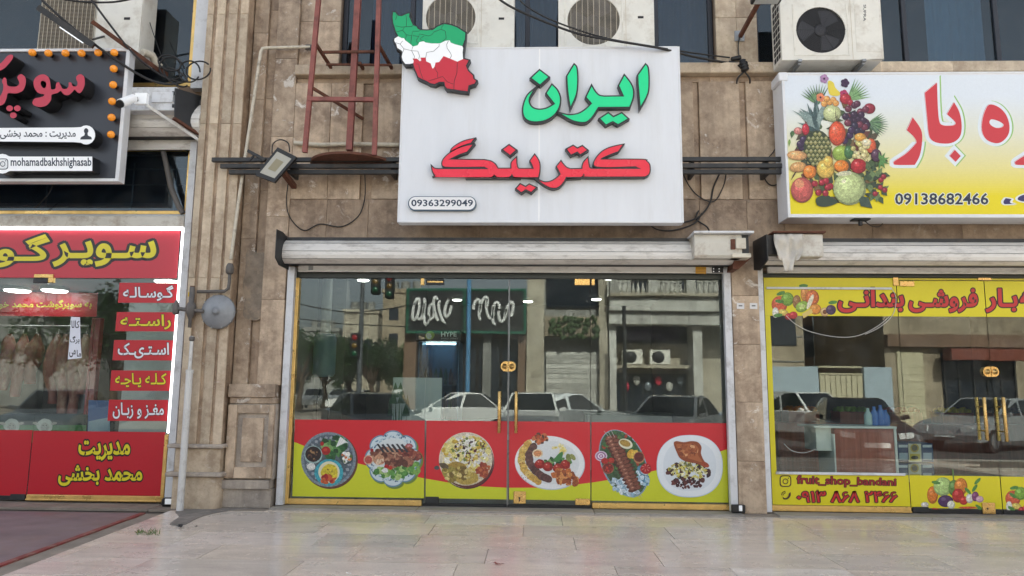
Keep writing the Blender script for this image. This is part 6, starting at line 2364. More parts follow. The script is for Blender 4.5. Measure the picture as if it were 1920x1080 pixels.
# ---------------------------------------------------------------- shutter motor covers over the pier
t = thing('motor_cover', P3_(1350, 487, -.5), 'rust stained cream motor cover at the catering shutter end', 'motor cover')
ym = -.60
a0_, a1_ = UX(1302, 460, ym), UX(1407, 460, ym)
zt, zb_ = UZ(1350, 440, ym), UZ(1350, 483, ym)
m = MB()
pr = [(-.22, zt), (ym, zt), (ym - .01, zt - .1), (ym + .01, zb_ + .03), (ym + .04, zb_), (-.25, zb_ - .0)]
k = len(pr)
m.add([(a0_, y, z) for y, z in pr] + [(a1_ - .1, y, z) for y, z in pr], [tuple(range(k)), tuple(range(k, 2 * k))[::-1]] + [(j, k + j, k + (j + 1) % k, (j + 1) % k) for j in range(k)])
m.build('cover', 'cream_metal', t)
MB().box(UX(1301, 435, -.68), UX(1414, 435, -.68), -.68, -.2, zt + .004, zt + .03, .003).build('rain_plate', 'white_paint', t)
MB().box(UX(1372, 460, ym), UX(1407, 460, ym), ym - .018, -.25, zb_ + .0, zb_ + .05, .004).build('lip', 'cream_paint', t)
MB().box(UX(1379, 458, ym - .01), UX(1398, 458, ym - .01), ym - .03, ym + .0, UZ(1385, 467, ym), UZ(1385, 447, ym), .004).build('gear_box', 'cream_paint', t)
MB().box(UX(1370, 458, ym - .01), UX(1378, 458, ym - .01), ym - .026, ym + .0, UZ(1385, 468, ym), UZ(1385, 449, ym), .003).build('gear_flange', 'rust', t)
MB().box(a1_ - .099, a1_ - .01, ym + .03, -.22, zb_ + .02, zt, 0).build('motor', 'black_metal', t)
m = MB()   # triangular steel bracket
q = [U(a, b, -.4) for a, b in ((1376, 487), (1408, 484), (1384, 505), (1373, 505))]
m.prism(q, -.42, -.15)
m.build('bracket', 'rust', t)
# black end plate of the fruit shutter, then its wrapped motor
t = thing('motor_cover', P3_(1490, 487, -.5), 'plastic wrapped rusty motor cover at the fruit shutter end', 'motor cover')
xp = UX(1438, 470, -.68)
q = [(-.70, UZ(1438, 440, -.68)), (-.70, UZ(1438, 488, -.68)), (-.4, UZ(1425, 506, -.45)), (-.17, UZ(1412, 506, -.2)), (-.17, UZ(1412, 452, -.2))]
k = len(q)
m = MB()
m.add([(xp - .006, y, z) for y, z in q] + [(xp + .006, y, z) for y, z in q], [tuple(range(k)), tuple(range(k, 2 * k))[::-1]] + [(j, k + j, k + (j + 1) % k, (j + 1) % k) for j in range(k)])
m.build('end_plate', 'black_metal', t)
c0, c1 = UX(1448, 460, ym), UX(1544, 460, ym)
zt2, zb2 = UZ(1500, 438, ym), UZ(1500, 481, ym)
MB().box(c0 + .1, c1, ym, -.24, zb2, zt2, .012).build('cover', 'cream_metal', t)
MB().box(c0, c1 + .02, ym - .05, -.2, zt2 + .003, zt2 + .022, .003).build('rain_plate', 'rust', t)
MB().box(xp + .02, c0 + .099, ym + .04, -.26, zb2 + .03, zt2 - .01, 0).build('motor', 'black_metal', t)
M('plastic_wrap', A(192, 186, 174), .25, var=.18, scale=8, bump=.5, bscale=14, coat=.3)
rq = random.Random(4)
m = MB()      # crumpled plastic sheet tied round the motor, its tail hanging
nu, nv = 16, 14
v = []
for i in range(nu + 1):
    for j in range(nv + 1):
        u, w_ = i / nu, j / nv
        x = UX(1450 + 54 * u + (18 - 34 * u) * max(0, w_ - .45) - 8 * max(0, w_ - .6), 460, ym)
        z = UZ(1470, 440 + 62 * w_ + (8 if .2 < u < .75 else -12) * w_ * w_, ym)
        y = ym - .035 - .035 * noise.noise((u * 6, w_ * 3, 2)) - .03 * abs(math.sin(u * 9 + w_ * 2)) * w_
        v.append((x, y, z))
m.add(v, [(i * (nv + 1) + j, (i + 1) * (nv + 1) + j, (i + 1) * (nv + 1) + j + 1, i * (nv + 1) + j + 1) for i in range(nu) for j in range(nv)], smooth=True)
o = m.build('plastic_wrap', 'plastic_wrap', t)
md = o.modifiers.new('s', 'SOLIDIFY')
md.thickness = .003

# ---------------------------------------------------------------- things over the butcher's shop
t = thing('security_camera', P3_(270, 190, -.6), 'white bullet security camera on a junction box and long arm', 'security camera')
MB().bar(P3_(275, 197, -.66), P3_(372, 262, -.30), .06, .035).build('arm', 'pipe_white', t)
MB().bar(P3_(255, 186, -.66), P3_(277, 186, -.66), .06, .14).build('junction_box', 'panel_white', t)
MB().cyl(P3_(258, 186, -.69), P3_(250, 186, -.72), .03, 10).build('joint', 'steel', t)
MB().tube([P3_(251, 184, -.72), P3_(226, 194, -.90)], [.05, .056], 14).build('body', 'panel_white', t)
MB().tube([P3_(226.5, 194, -.895), P3_(224, 195.5, -.93)], [.05, .046], 14).build('lens_hood', 'black_plastic', t)
t = thing('motor_cover', P3_(330, 200, -.5), 'white motor cover with black end plate above the butcher shop', 'motor cover')
y_ = -.52
MB().box(UX(238, 185, y_), UX(330, 185, y_), y_, -.2, UZ(280, 207, y_), UZ(280, 163, y_), .006).build('cover', 'white_paint', t)
MB().box(UX(286, 183, y_), UX(326, 183, y_), y_ - .02, y_ - .001, UZ(300, 193, y_), UZ(300, 174, y_), .004).build('label_plate', 'white_paint', t)
q = [U(331, 168, y_), U(378, 180, y_ + .3), U(380, 254, y_ + .3), U(330, 222, y_)]
m = MB()
v = [(q[0][0], y_ - .05, q[0][1]), (q[1][0], y_ + .3, q[1][1]), (q[2][0], y_ + .3, q[2][1]), (q[3][0], y_ - .05, q[3][1])]
v += [(a + .012, b + .004, c) for a, b, c in v]
m.add(v, [(0, 1, 2, 3)[::-1], (4, 5, 6, 7), (0, 4, 5, 1), (1, 5, 6, 2), (2, 6, 7, 3), (3, 7, 4, 0)])
m.build('end_plate', 'black_metal', t)
m = MB().bar((q[3][0], y_ - .06, q[3][1] - .02), (q[2][0], y_ + .29, q[2][1] - .02), .03, .05)
m.build('angle_iron', 'rust', t)
for a in (172, 196):
    MB().box(UX(322, a, y_ - .02), UX(331, a, y_ - .02), y_ - .015, y_ + .05, UZ(326, a + 6, y_), UZ(326, a, y_), .002).build('bolt_lug', 'black_plastic', t)
tag(MB().bar(P3_(172, 40, -.95), P3_(296, 130, -.35), .05, .05).bar(P3_(296, 130, -.35), P3_(312, 140, -.12), .05, .05).build('angle_bracket', 'rust'), 'rusty brown angle iron arm above the butcher sign', 'bracket')
t = thing('tube_lamp', P3_(130, 60, -.9), 'slim dark tube lamp with painted highlight over the butcher sign', 'lamp')
MB().bar(P3_(72, 14, -1.0), P3_(176, 86, -.80), .05, .075).build('housing', 'black_metal', t)
x1_, x2_ = P3_(112, 49, -.945), P3_(156, 79, -.86)
MB().bar((x1_[0], x1_[1], x1_[2] - .012), (x2_[0], x2_[1], x2_[2] - .012), .008, .012).build('tube', M('tube_highlight', (.9, .95, 1), .3, emit=(.9, .96, 1), es=.15), t)  # short glowing strip stands in for a small highlight on the lamp
MB().bar(P3_(174, 74, -.82), P3_(196, 68, -.40), .02, .02).build('arm', 'black_metal', t)
tag(MB().tube(pxw([(306, 283, -.05), (312, 310, -.1), (320, 350, -.11), (334, 385, -.10), (343, 400, -.09)], -.1), .035, 10).build('corrugated_hose', 'pipe_grey'), 'grey flexible hose hanging in front of the mezzanine railing', 'hose')
tag(MB().tube(pxw([(268, 98, -.42), (285, 104, -.3), (292, 118, -.25), (300, 126, -.2)], -.3), .05, 10).build('insulated_pipe', 'pipe_cream'), 'cream insulated pipe leaving the butcher air conditioner', 'pipe')

# ================================================================ inside the shops
def CZ(px, py, z):
    r = ray(px, py)
    q = CAMP + r * ((z - CAMH) / r.z)
    return (q.x, q.y)


# ceiling lamps of the catering shop
for k, (px, py, es) in enumerate(((1141, 522, 1), (857, 562, 1), (990, 565, 1), (1118, 561, .6), (1311, 562, .6), (681, 525, 1), (880, 520, .6))):
    x, y = CZ(px, py, 3.22)
    y = min(max(y, .8), 5.9)
    x = UX(px, py, y)
    lb = ['by the right door hinge', 'above the drinks fridge', 'near the round door lock', 'deep inside by the door edge', 'near the right glass edge', 'near the left glass edge', 'above the black hinge'][k]
    t = thing('ceiling_lamp', (x, y, 3.25), 'lit round ceiling lamp inside the catering shop ' + lb, 'ceiling lamp', 'ceiling lamps of the catering shop')
    MB().lathe((x, y, 3.248), (0, 0, -1), [(.11, 0), (.11, .025), (.1, .03)], 20).build('rim', 'white_board', t)
    MB().lathe((x, y, 3.217), (0, 0, -1), [(.095, 0), (.09, .012), (.05, .02)], 20).build('diffuser', 'lamp_on', t)
# water heater with flue on the left wall
x, z0, z1 = UX(600, 665, 2.2), UZ(600, 706, 2.2), UZ(600, 624, 2.2)
t = thing('water_heater', (x, 2.4, z0), 'grey blue wall water heater with white flue pipe seen through glass', 'water heater')
r_ = UX(621, 665, 2.2) - x
MB().lathe((x, 2.45, z0), (0, 0, 1), [(r_ * .8, 0), (r_, .05), (r_, z1 - z0 - .06), (r_ * .85, z1 - z0)], 24).build('tank', M('heater_blue', A(120, 146, 166), .5, var=.1), t)
MB().tube([(x, 2.45, z1), (x, 2.45, 3.24)], .08, 14).build('flue', 'white_board', t)
for d_ in (-.06, .08):
    cable('hose', [(x + d_, 2.45, z0), (x + d_ * .6, 2.42, z0 - .2), (x + d_ * 1.4, 2.42, z0 - .45), (x + d_, 2.45, z0 - .9)], .012, 'wire', t)
MB().box(x - .25, x + .25, 2.7, 2.9, .016, 3.24).build('pillar', 'wall_in', B)
# drinks fridge with lettered header
Yf = 1.7
fa, fb = UX(785, 660, Yf), UX(861, 660, Yf)
ft, fm = UZ(820, 619, Yf), UZ(820, 640, Yf)
t = thing('drinks_fridge', ((fa + fb) / 2, Yf, .016), 'tall lit drinks fridge full of bottles with lettered black header', 'fridge')
fw = .05
MB().box(fa, fa + fw, Yf, Yf + .6, .016, fm).box(fb - fw, fb, Yf, Yf + .6, .016, fm).box(fa + fw, fb - fw, Yf, Yf + .6, .016, .4).box(fa + fw, fb - fw, Yf + .55, Yf + .6, .4, fm).build('cabinet', M('fridge_blue', A(90, 116, 146), .4), t)
hd = MB().box(fa - .05, fb + .03, Yf - .03, Yf + .6, fm + .002, ft, .01).build('header', 'black_plastic', t)
p = Print(Yf - .032)
p.text('HYPE', 827, 622, 856, 631, A(222, 226, 226), None, 0, .03)
p.text('ENERGY DRINKS', 827, 633, 858, 636, A(160, 164, 164), None, 0, .01)
p.ell(806, 629, 9, 8, A(150, 170, 60), -.5); p.ell(804, 630, 5, 6, A(206, 212, 206), -.5)
p.build('lettering', 'print', hd, ink=True)
MB().box(fa + .06, fb - .06, Yf + .3, Yf + .32, fm - .03, fm - .005).build('light_strip', M('fridge_led', (1, 1, 1), .5, emit=(.9, 1, .95), es=5), t)
rq = random.Random(9)
for s_, zs in enumerate((.42, .78, 1.14, 1.50)):
    MB().box(fa + fw + .002, fb - fw - .002, Yf + .05, Yf + .54, zs, zs + .012).build('shelf', 'steel', t)
    xx = fa + fw + .05
    while xx < fb - fw - .04:
        c = rq.choice(['b_red', 'b_green', 'b_orange', 'b_dark', 'b_clear'])
        M('b_red', A(160, 30, 34), .25); M('b_green', A(50, 120, 66), .25); M('b_orange', A(214, 120, 40), .25); M('b_dark', A(50, 28, 24), .2); M('b_clear', A(170, 190, 190), .2)
        MB().lathe((xx, Yf + .12, zs + .013), (0, 0, 1), [(.028, 0), (.03, .02), (.03, .15), (.012, .2), (.012, .235)], 10).build('bottle', c, t)
        xx += .075
MB().box(fa + .01, fb - .01, Yf - .012, Yf - .004, .1, fm - .01).build('glass_door', 'window_glass', t)
# partition board, plant
Yb = .75
t = tag(MB().box(UX(736, 745, Yb), UX(828, 745, Yb), Yb, Yb + .03, .016, UZ(780, 708, Yb), .004).build('partition_board', M('pale_board', A(170, 176, 174), .5)), 'pale grey partition board standing behind the glass', 'partition')
x, zt = UX(748, 770, .45), UZ(748, 742, .45)
t = thing('potted_plant', (x, .45, .016), 'dark green leafy pot plant behind the red film', 'plant')
MB().lathe((x, .45, .016), (0, 0, 1), [(.11, 0), (.15, .32), (.16, .34), (.13, .34)], 16).build('pot', 'white_board', t)
M('leaf_dark', A(44, 78, 50), .35, var=.2)
for k in range(9):
    a = k * .7
    h = .75 + .08 * (k % 4)
    L_ = .22 + .05 * (k % 3)
    c = Vector((x + .05 * math.cos(a), .45 + .05 * math.sin(a), .34))
    tp = Vector((x + .13 * math.cos(a), .45 + .1 * math.sin(a), .34 + h))
    sd = Vector((-math.sin(a), math.cos(a), 0)) * .07
    lf = MB().add([c, c + (tp - c) * .5 + sd * .3, tp, c + (tp - c) * .5 - sd * .3, tp + sd, tp + Vector((0, 0, .2)) + sd * .1, tp - sd], [(0, 1, 2), (0, 2, 3), (2, 4, 5), (2, 5, 6)])
    lf.build('leaf', 'leaf_dark', t)


def chair(x, y, rz, label):
    t = thing('dining_chair', (x, y, .016), label, 'chair', 'black chairs inside the catering shop')
    ca, sa = math.cos(rz), math.sin(rz)
    T_ = lambda a, b, c: (x + a * ca - b * sa, y + a * sa + b * ca, c + .016)
    for a in (-.19, .19):
        for b in (-.19, .19):
            MB().bar(T_(a, b, 0), T_(a * .9, b * .9, .44), .03, .03).build('leg', 'black_plastic', t)
    MB().bar(T_(0, -.21, .46), T_(0, .21, .46), .04, .42).build('seat', 'black_plastic', t)
    MB().bar(T_(0, .2, .55), T_(0, .27, .98), .04, .4).build('backrest', 'black_plastic', t)
    return t


chair(UX(905, 760, 1.0), 1.0, .3, 'black chair behind the red film of the left door')
chair(UX(1035, 760, 1.1), 1.1, -.4, 'black chair behind the red film of the right door')
chair(UX(930, 760, 2.2), 2.2, 2.6, 'black chair deep inside the catering shop by the fridge')
t = thing('dining_table', (UX(975, 760, 1.6), 1.6, .016), 'small pale table inside the catering shop', 'table')
x = UX(975, 760, 1.6)
MB().box(x - .4, x + .4, 1.3, 1.95, .74, .775, .008).build('tabletop', 'white_board', t)
for a in (-.35, .35):
    for b in (1.35, 1.9):
        MB().box(x + a - .02, x + a + .02, b - .02, b + .02, .016, .738).build('leg', 'steel', t)
x = UX(1230, 700, 4.5)
t = thing('serving_counter', (x, 4.6, .016), 'grey serving counter at the back of the catering shop', 'counter')
MB().box(x - 1.3, x + 1.0, 4.3, 4.9, .016, 1.0, .01).build('body', 'wall_in_white', t)
MB().box(x - 1.33, x + 1.03, 4.26, 4.93, 1.002, 1.04, .006).build('worktop', 'steel', t)

# ---------------------------------------------------------------- butcher's interior
for k, (px, py, s) in enumerate(((103, 541, 1), (33, 541, 1), (316, 524, 1.3))):
    zc_ = 3.0
    x, y = CZ(px, py, zc_)
    y = min(max(y, .6), 5.6)
    x = UX(px, py, y)
    t = thing('ceiling_lamp', (x, y, 3.0), 'lit flat round ceiling lamp inside the butcher shop ' + ('under the brass hinge', 'on the door side', 'by the LED tube')[k], 'ceiling lamp', 'ceiling lamps of the butcher shop')
    MB().lathe((x, y, 3.018), (0, 0, -1), [(.2, 0), (.21, .03), (.2, .05)], 24).build('rim', 'white_board', t)
    MB().lathe((x, y, 2.967), (0, 0, -1), [(.19, 0), (.17, .02), (.1, .03)], 24).build('diffuser', M('lamp_butcher', (1, 1, 1), .4, emit=(1, .98, .95), es=3.2), t)
p = Print(2.6)
p.poly([(-40, 546), (184, 549), (181, 594), (-40, 592)], A(176, 44, 58))
p.text('به سوپرگوشت محمد خو', -2, 562, 172, 581, A(206, 196, 60), None, 0, .03)
tag(p.build('wall_banner', 'print', None, ink=True), 'red banner with yellow lettering inside the butcher shop', 'banner')
p = Print(1.3)
p.poly([(-60, 775), (162, 777), (160, 830), (-60, 830)], A(40, 52, 50))
p.poly([(-60, 797), (162, 797), (160, 830), (-60, 830)], A(62, 120, 62))
for cx in (22, 84):
    p.ell(cx, 798, 15, 13, A(206, 204, 196), 0, 20, .03)
    p.ell(cx, 801, 8, 9, A(178, 172, 162), 0, 18)
    p.ell(cx - 3, 798, 1.2, 1, A(40, 36, 36)); p.ell(cx + 3, 798, 1.2, 1, A(40, 36, 36))
    p.ell(cx - 17, 794, 6, 2.4, A(190, 180, 170), .2); p.ell(cx + 17, 794, 6, 2.4, A(190, 180, 170), -.2)
o = p.build('counter_print', 'print', None, ink=True)
cy0 = UX(-60, 800, 1.3), UX(161, 800, 1.3)
t = thing('meat_counter', ((cy0[0] + cy0[1]) / 2, 1.6, .016), 'butcher counter with a printed front of two sheep on grass', 'counter')
MB().box(cy0[0] + .01, cy0[1] - .01, 1.303, 1.9, .016, UZ(80, 778, 1.3), .006).build('body', 'black_plastic', t)
place(o, WLOC[o.name], t)
# meat rail and hanging carcasses
zr = UZ(80, 612, 2.2)
t = thing('meat_rail', (-6.6, 2.2, zr), 'chrome meat rail with hooks inside the butcher shop', 'rail')
MB().tube([(-9, 2.2, zr), (UX(168, 612, 2.2), 2.2, zr)], .02, 10).build('bar', 'steel', t)
M('meat', A(160, 100, 88), .45, var=.35, scale=6, dirt=A(214, 190, 168), dirt_amt=.9, dirt_scale=3.5, stretch=(1, 1, .4))
for k, px in enumerate((12, 38, 62, 104, 122, 142, 158)):
    x = UX(px, 680, 2.2)
    h = (.9, 1.0, .8, 1.1, 1.25, 1.3, .95)[k]
    ztop = zr - .12
    hk = MB().tube([(x, 2.2, zr + .02), (x + .02, 2.2, zr), (x, 2.2, zr - .06), (x, 2.2, ztop)], .007, 6).build('hook', 'steel', t)
    m = MB()
    n, rings = 12, 12
    v = []
    for i in range(rings + 1):
        s_ = i / rings
        r_ = .03 + .12 * math.sin(min(1, s_ * 1.25) * math.pi * .85) * (1 - .25 * s_)
        for j in range(n):
            a = j / n * 6.283
            q = 1 + .4 * noise.noise((math.cos(a) * 1.3 + k * 7, math.sin(a) * 1.3, s_ * 5))
            v.append((x + r_ * q * math.cos(a) + .03 * math.sin(s_ * 4 + k), 2.2 + r_ * q * math.sin(a), ztop - s_ * h))
    m.add(v, [(i * n + j, i * n + (j + 1) % n, (i + 1) * n + (j + 1) % n, (i + 1) * n + j) for i in range(rings) for j in range(n)] + [tuple(range(n)), tuple(rings * n + j for j in range(n))[::-1]], smooth=True)
    tag(m.build('carcass', 'meat'), 'hanging ' + ['small dark meat cut beside the door edge', 'meat cut left of the glass joint', 'short meat cut behind the glass joint', 'long carcass left of the paper notice', 'large carcass behind the paper notice edge', 'large carcass below the paper notice', 'carcass beside the red post'][k] + ' in the butcher shop', 'meat', 'carcasses hanging in the butcher shop')
tag(MB().box(UX(165, 680, 1.6), UX(170, 680, 1.6), 1.6, 1.7, .016, UZ(172, 596, 1.6)).box(UX(171, 680, 1.6), UX(181, 680, 1.6), 1.6, 1.7, .016, UZ(172, 596, 1.6)).build('display_post', M('post_red', A(150, 44, 54), .4)), 'dark red display case post inside the butcher shop', 'post')
tag(MB().box(UX(232, 680, .7), UX(345, 680, .7), .7, 1.2, .016, UZ(280, 566, .7), .01).build('cold_cabinet', 'wall_in_white'), 'white cabinet standing behind the red label strips', 'cabinet')
p = Print(.9)
p.poly([(166, 750), (206, 751), (206, 830), (163, 830)], A(60, 96, 158))
p.poly([(166, 790), (206, 782), (206, 830), (163, 830)], A(150, 172, 190))
o = p.build('poster_print', 'print', None, ink=True)
t = thing('ice_chest', (UX(185, 800, .9), 1.0, .016), 'blue fronted chest behind the lowest red strip', 'chest')
MB().box(UX(165, 790, .9), UX(229, 790, .9), .903, 1.4, .016, UZ(185, 751, .9)).build('body', 'wall_in_dark', t)
place(o, WLOC[o.name], t)
MB().box(-9, -5.2, 4.0, 4.1, .016, 2.4).build('tiled_wall', 'wall_in', B)

# ---------------------------------------------------------------- fruit shop interior
Yc = .25
ca, cb = UX(1534, 840, Yc), UX(1682, 840, Yc)
zt = UZ(1610, 799, Yc)
t = thing('shop_counter', ((ca + cb) / 2, Yc, .016), 'shop counter with red brown wood front and white edging', 'counter')
xm_ = UX(1566, 840, Yc)
MB().box(xm_, cb - .03, Yc, Yc + .5, .016, zt - .03, .004).build('front_panel', 'wood_red', t)
MB().box(ca - .05, cb + .0, Yc - .03, Yc + .55, zt - .028, zt, .004).build('top', 'white_board', t)
MB().box(cb - .029, cb, Yc - .01, Yc + .5, .016, zt - .029).build('side_panel', 'white_board', t)
MB().box(ca, xm_ - .02, Yc + .05, Yc + .45, UZ(1545, 846, Yc), zt - .03, .004).build('drawer', 'white_board', t)
MB().box(xm_ - .019, xm_ - .001, Yc - .012, Yc + .5, .016, zt - .1).build('edge_strip', 'white_board', t)
for k, (px, c, h) in enumerate(((1628, 'b_clear', .22), (1640, 'bb', .24), (1652, 'bb', .26), (1661, 'bb', .2))):
    M('bb', A(70, 110, 180), .2)
    x = UX(px, 790, Yc + .2)
    tag(MB().lathe((x, Yc + .2, zt + .001), (0, 0, 1), [(.045, 0), (.05, .02), (.05, h * .6), (.02, h * .85), (.02, h)], 14).build('spray_bottle', c), ['clear bottle on the fruit shop counter', 'blue bottle beside the clear one on the counter', 'tall blue bottle on the fruit shop counter', 'short blue bottle at the counter end'][k], 'bottle', 'bottles on the fruit shop counter')
for k in range(4):
    x0_, x1_ = UX(1684, 850, .8), UX(1750, 850, .8)
    za, zb_ = (UZ(1715, q, .8) for q in ((888, 869, 831, 793)[k] + 36, (888, 869, 831, 793)[k]))
    if k in (0, 3):
        continue
    o = thing('carton', ((x0_ + x1_) / 2, .9, za), ['', 'dark blue printed carton, lower one of the pile beside the counter', 'dark blue printed carton, upper one of the pile beside the counter'][k], 'carton', 'cartons beside the fruit shop counter')
    MB().box(x0_, x1_, .8, 1.15, za + .003, zb_, .004).build('box', M('carton_blue', A(58, 74, 112), .5, var=.05), o)
    py0 = (0, 869, 831)[k]
    p = Print(.799)
    p.poly([(1703, py0 + 1), (1727, py0 + 1), (1728, py0 + 35), (1704, py0 + 35)], A(206, 200, 170))
    p.ell(1715, py0 + 9, 8, 8, A(190, 160, 60)); p.ell(1715, py0 + 9, 5.5, 5.5, A(84, 76, 52))
    p.poly([(1706, py0 + 20), (1725, py0 + 20), (1725, py0 + 33), (1706, py0 + 33)], A(206, 182, 70)); p.ell(1715, py0 + 27, 7, 3.6, A(50, 44, 40))
    for xa in (1685, 1730):
        p.poly([(xa, py0 + 3), (xa + 17, py0 + 3), (xa + 17, py0 + 8), (xa, py0 + 8)], A(196, 204, 214))
        p.poly([(xa + 1, py0 + 18), (xa + 17, py0 + 18), (xa + 17, py0 + 31), (xa + 1, py0 + 31)], A(178, 190, 206))
    p.build('carton_print', 'print', o, ink=True)
# pile base and shelves of fruit crates on the back wall
x0_, x1_ = UX(1684, 850, .8), UX(1750, 850, .8)
tag(MB().box(x0_ - .02, x1_ + .02, .79, 1.16, .016, UZ(1715, 869 + 36, .8), .004).build('wooden_crate', 'wood_red'), 'wooden crate under the blue cartons in the fruit shop', 'crate')
for k in range(5):
    x = UX(1500 + k * 95, 700, 4.5)
    t = thing('fruit_crate', (x, 4.6, .9), 'crate of ' + ['oranges', 'green apples', 'red apples', 'lemons', 'dark grapes'][k] + ' on the back shelf of the fruit shop', 'crate', 'fruit crates on the back shelf')
    MB().box(x - .28, x + .28, 4.4, 4.8, .9, 1.1, .005).build('box', 'wood_red', t)
    c = M('fr%d' % k, [A(222, 130, 40), A(130, 170, 60), A(170, 36, 40), A(222, 206, 70), A(60, 36, 60)][k], .4)
    for i in range(5):
        for j in range(3):
            MB().sphere((x - .22 + i * .11, 4.47 + j * .12, 1.12 + .02 * ((i + j) % 2)), .055, 8).build('fruit', c, t)
tag(MB().box(UX(1450, 700, 4.5), UX(1960, 700, 4.5), 4.38, 4.9, .016, .897, .01).build('back_shelf', 'wood_red'), 'long brown shelf along the back of the fruit shop', 'shelf')

# ================================================================ across the street (seen mirrored in the glass)
M('car_white', A(232, 232, 230), .25, coat=.6)
M('car_grey', A(124, 132, 140), .3, metal=.3, coat=.6)
M('car_dark', A(40, 44, 50), .3, metal=.3, coat=.6)
M('car_silver', A(176, 180, 182), .3, metal=.4, coat=.5)
M('head_lamp', A(226, 230, 232), .1)
M('tail_lamp', A(150, 20, 24), .2)
M('rim', A(150, 152, 154), .35, metal=.7)


def car(x, y, rz, paint, label, L=4.35, Wd=1.72, H=1.44, hatch=False):
    t = thing('parked_car', (x, y, -.12), label, 'car', 'cars in the street')
    ca, sa = math.cos(rz), math.sin(rz)

    def T_(a, b, c):
        return (x + a * ca - b * sa, y + a * sa + b * ca, c - .12)
    hw = Wd / 2
    bz = .93
    fr, rr_ = L / 2, -L / 2
    tail = .98 if not hatch else 1.0
    prof = [(fr - .03, .30), (fr, .48), (fr - .05, .66), (fr - .35, .78), (fr - 1.15, .90), (.35, bz), (-1.2, bz + .02), (rr_ + .35, tail), (rr_ + .06, tail - .06), (rr_, .6), (rr_ + .06, .3)]
    sect = [(-1, 0), (-.985, 1), (.985, 1), (1, 0)]
    m = MB()
    n = len(prof)
    v = []
    for s_, w_ in ((-1, .9), (-1, 1.0), (1, 1.0), (1, .9)):
        for a, z in prof:
            tz = z
            if w_ < 1:
                tz = z
            v.append(T_(a * (.985 if w_ < 1 else 1.0), s_ * hw * (w_ if False else (1.0 if w_ == 1 else .93)), (z if w_ == 1 else z + .0)))
    # centre shell: two inner rims raised a little, giving a rounded shoulder
    v = []
    for s_, up in ((-1, 0), (-.86, .035), (.86, .035), (1, 0)):
        for a, z in prof:
            v.append(T_(a, s_ * hw, z + (up if z > .55 else 0)))
    fs = []
    for k in range(3):
        fs += [(k * n + i, k * n + (i + 1) % n, (k + 1) * n + (i + 1) % n, (k + 1) * n + i) for i in range(n)]
    fs += [tuple(range(n)), tuple(range(3 * n, 4 * n))[::-1]]
    m.add(v, fs, smooth=False)
    body = m.build('body', paint, t)
    # cabin
    base = [(.95, bz), (rr_ + (.28 if hatch else .75), bz + .03)]
    top = [(.20, H), (rr_ + (.55 if hatch else 1.35), H - .02)]
    cb = [(base[0][0], -hw * .95, bz), (base[0][0], hw * .95, bz), (base[1][0], hw * .95, bz + .02), (base[1][0], -hw * .95, bz + .02),
          (top[0][0], -hw * .74, H), (top[0][0], hw * .74, H), (top[1][0], hw * .74, H - .02), (top[1][0], -hw * .74, H - .02)]
    mid = [(.5 * (top[0][0] + top[1][0]), -hw * .74, H + .03), (.5 * (top[0][0] + top[1][0]), hw * .74, H + .03)]
    m = MB().add([T_(*q) for q in cb + mid], [(4, 5, 9, 8), (8, 9, 6, 7), (0, 1, 5, 4), (1, 2, 6, 9, 5), (2, 3, 7, 6), (3, 0, 4, 8, 7)])
    m.build('cabin', paint, t)

    def glass(nm, q, k=.0):
        # inset quad slightly proud of the cabin side
        c = [Vector(p) for p in q]
        ctr = sum(c, Vector()) / 4
        nrm = (c[1] - c[0]).cross(c[2] - c[0]).normalized()
        if nrm.dot(ctr - Vector((0, 0, .9))) < 0:
            nrm = -nrm
        pts = [ctr + (p - ctr) * .9 + nrm * .006 for p in c]
        pb = [p - nrm * .004 for p in pts]
        MB().add([T_(*p) for p in pts + pb], [(0, 1, 2, 3), (0, 1, 5, 4), (1, 2, 6, 5), (2, 3, 7, 6), (3, 0, 4, 7)]).build(nm, M('car_window', A(26, 30, 34), .06, spec=.6), t)
    glass('windscreen', [cb[0], cb[1], cb[5], cb[4]])
    glass('rear_window', [cb[2], cb[3], cb[7], cb[6]])
    for s_ in (0, 1):
        i = [(0, 3, 7, 4), (1, 2, 6, 5)][s_]
        q = [Vector(cb[j]) for j in i]
        md0, md1 = q[0].lerp(q[1], .47), q[3].lerp(q[2], .47)
        glass('side_window', [q[0], md0, md1, q[3]])
        glass('side_window', [md0, q[1], q[2], md1])
        MB().box(0, 1, 0, 1, 0, 1)
        sy = -1 if s_ == 0 else 1
        MB().bar(T_(.78, sy * (hw + .0), bz + .05), T_(.78, sy * (hw + .17), bz + .08), .12, .1).build('mirror', paint, t)
    for a in (fr - .82, rr_ + .82):
        for s_ in (-1, 1):
            c0, c1 = T_(a, s_ * (hw - .2), .31), T_(a, s_ * (hw + .01), .31)
            ax = Vector(c1) - Vector(c0)
            w_ = MB().cyl(c0, c1, .31, 22).build('wheel', 'rubber', t)
            MB().cyl(c1, tuple(Vector(c1) + ax.normalized() * .008), .2, 16).build('rim', 'rim', w_)
    for s_ in (-1, 1):
        MB().bar(T_(fr - .1, s_ * (hw - .12), .66), T_(fr - .06, s_ * (hw - .42), .62), .14, .12).build('headlight', 'head_lamp', t)
        MB().bar(T_(rr_ + .03, s_ * (hw - .08), .78), T_(rr_ + .02, s_ * (hw - .32), .78), .1, .16).build('tail_light', 'tail_lamp', t)
    MB().bar(T_(fr + .004, -.26, .42), T_(fr + .004, .26, .42), .012, .11).build('number_plate', 'panel_white', t)
    return t


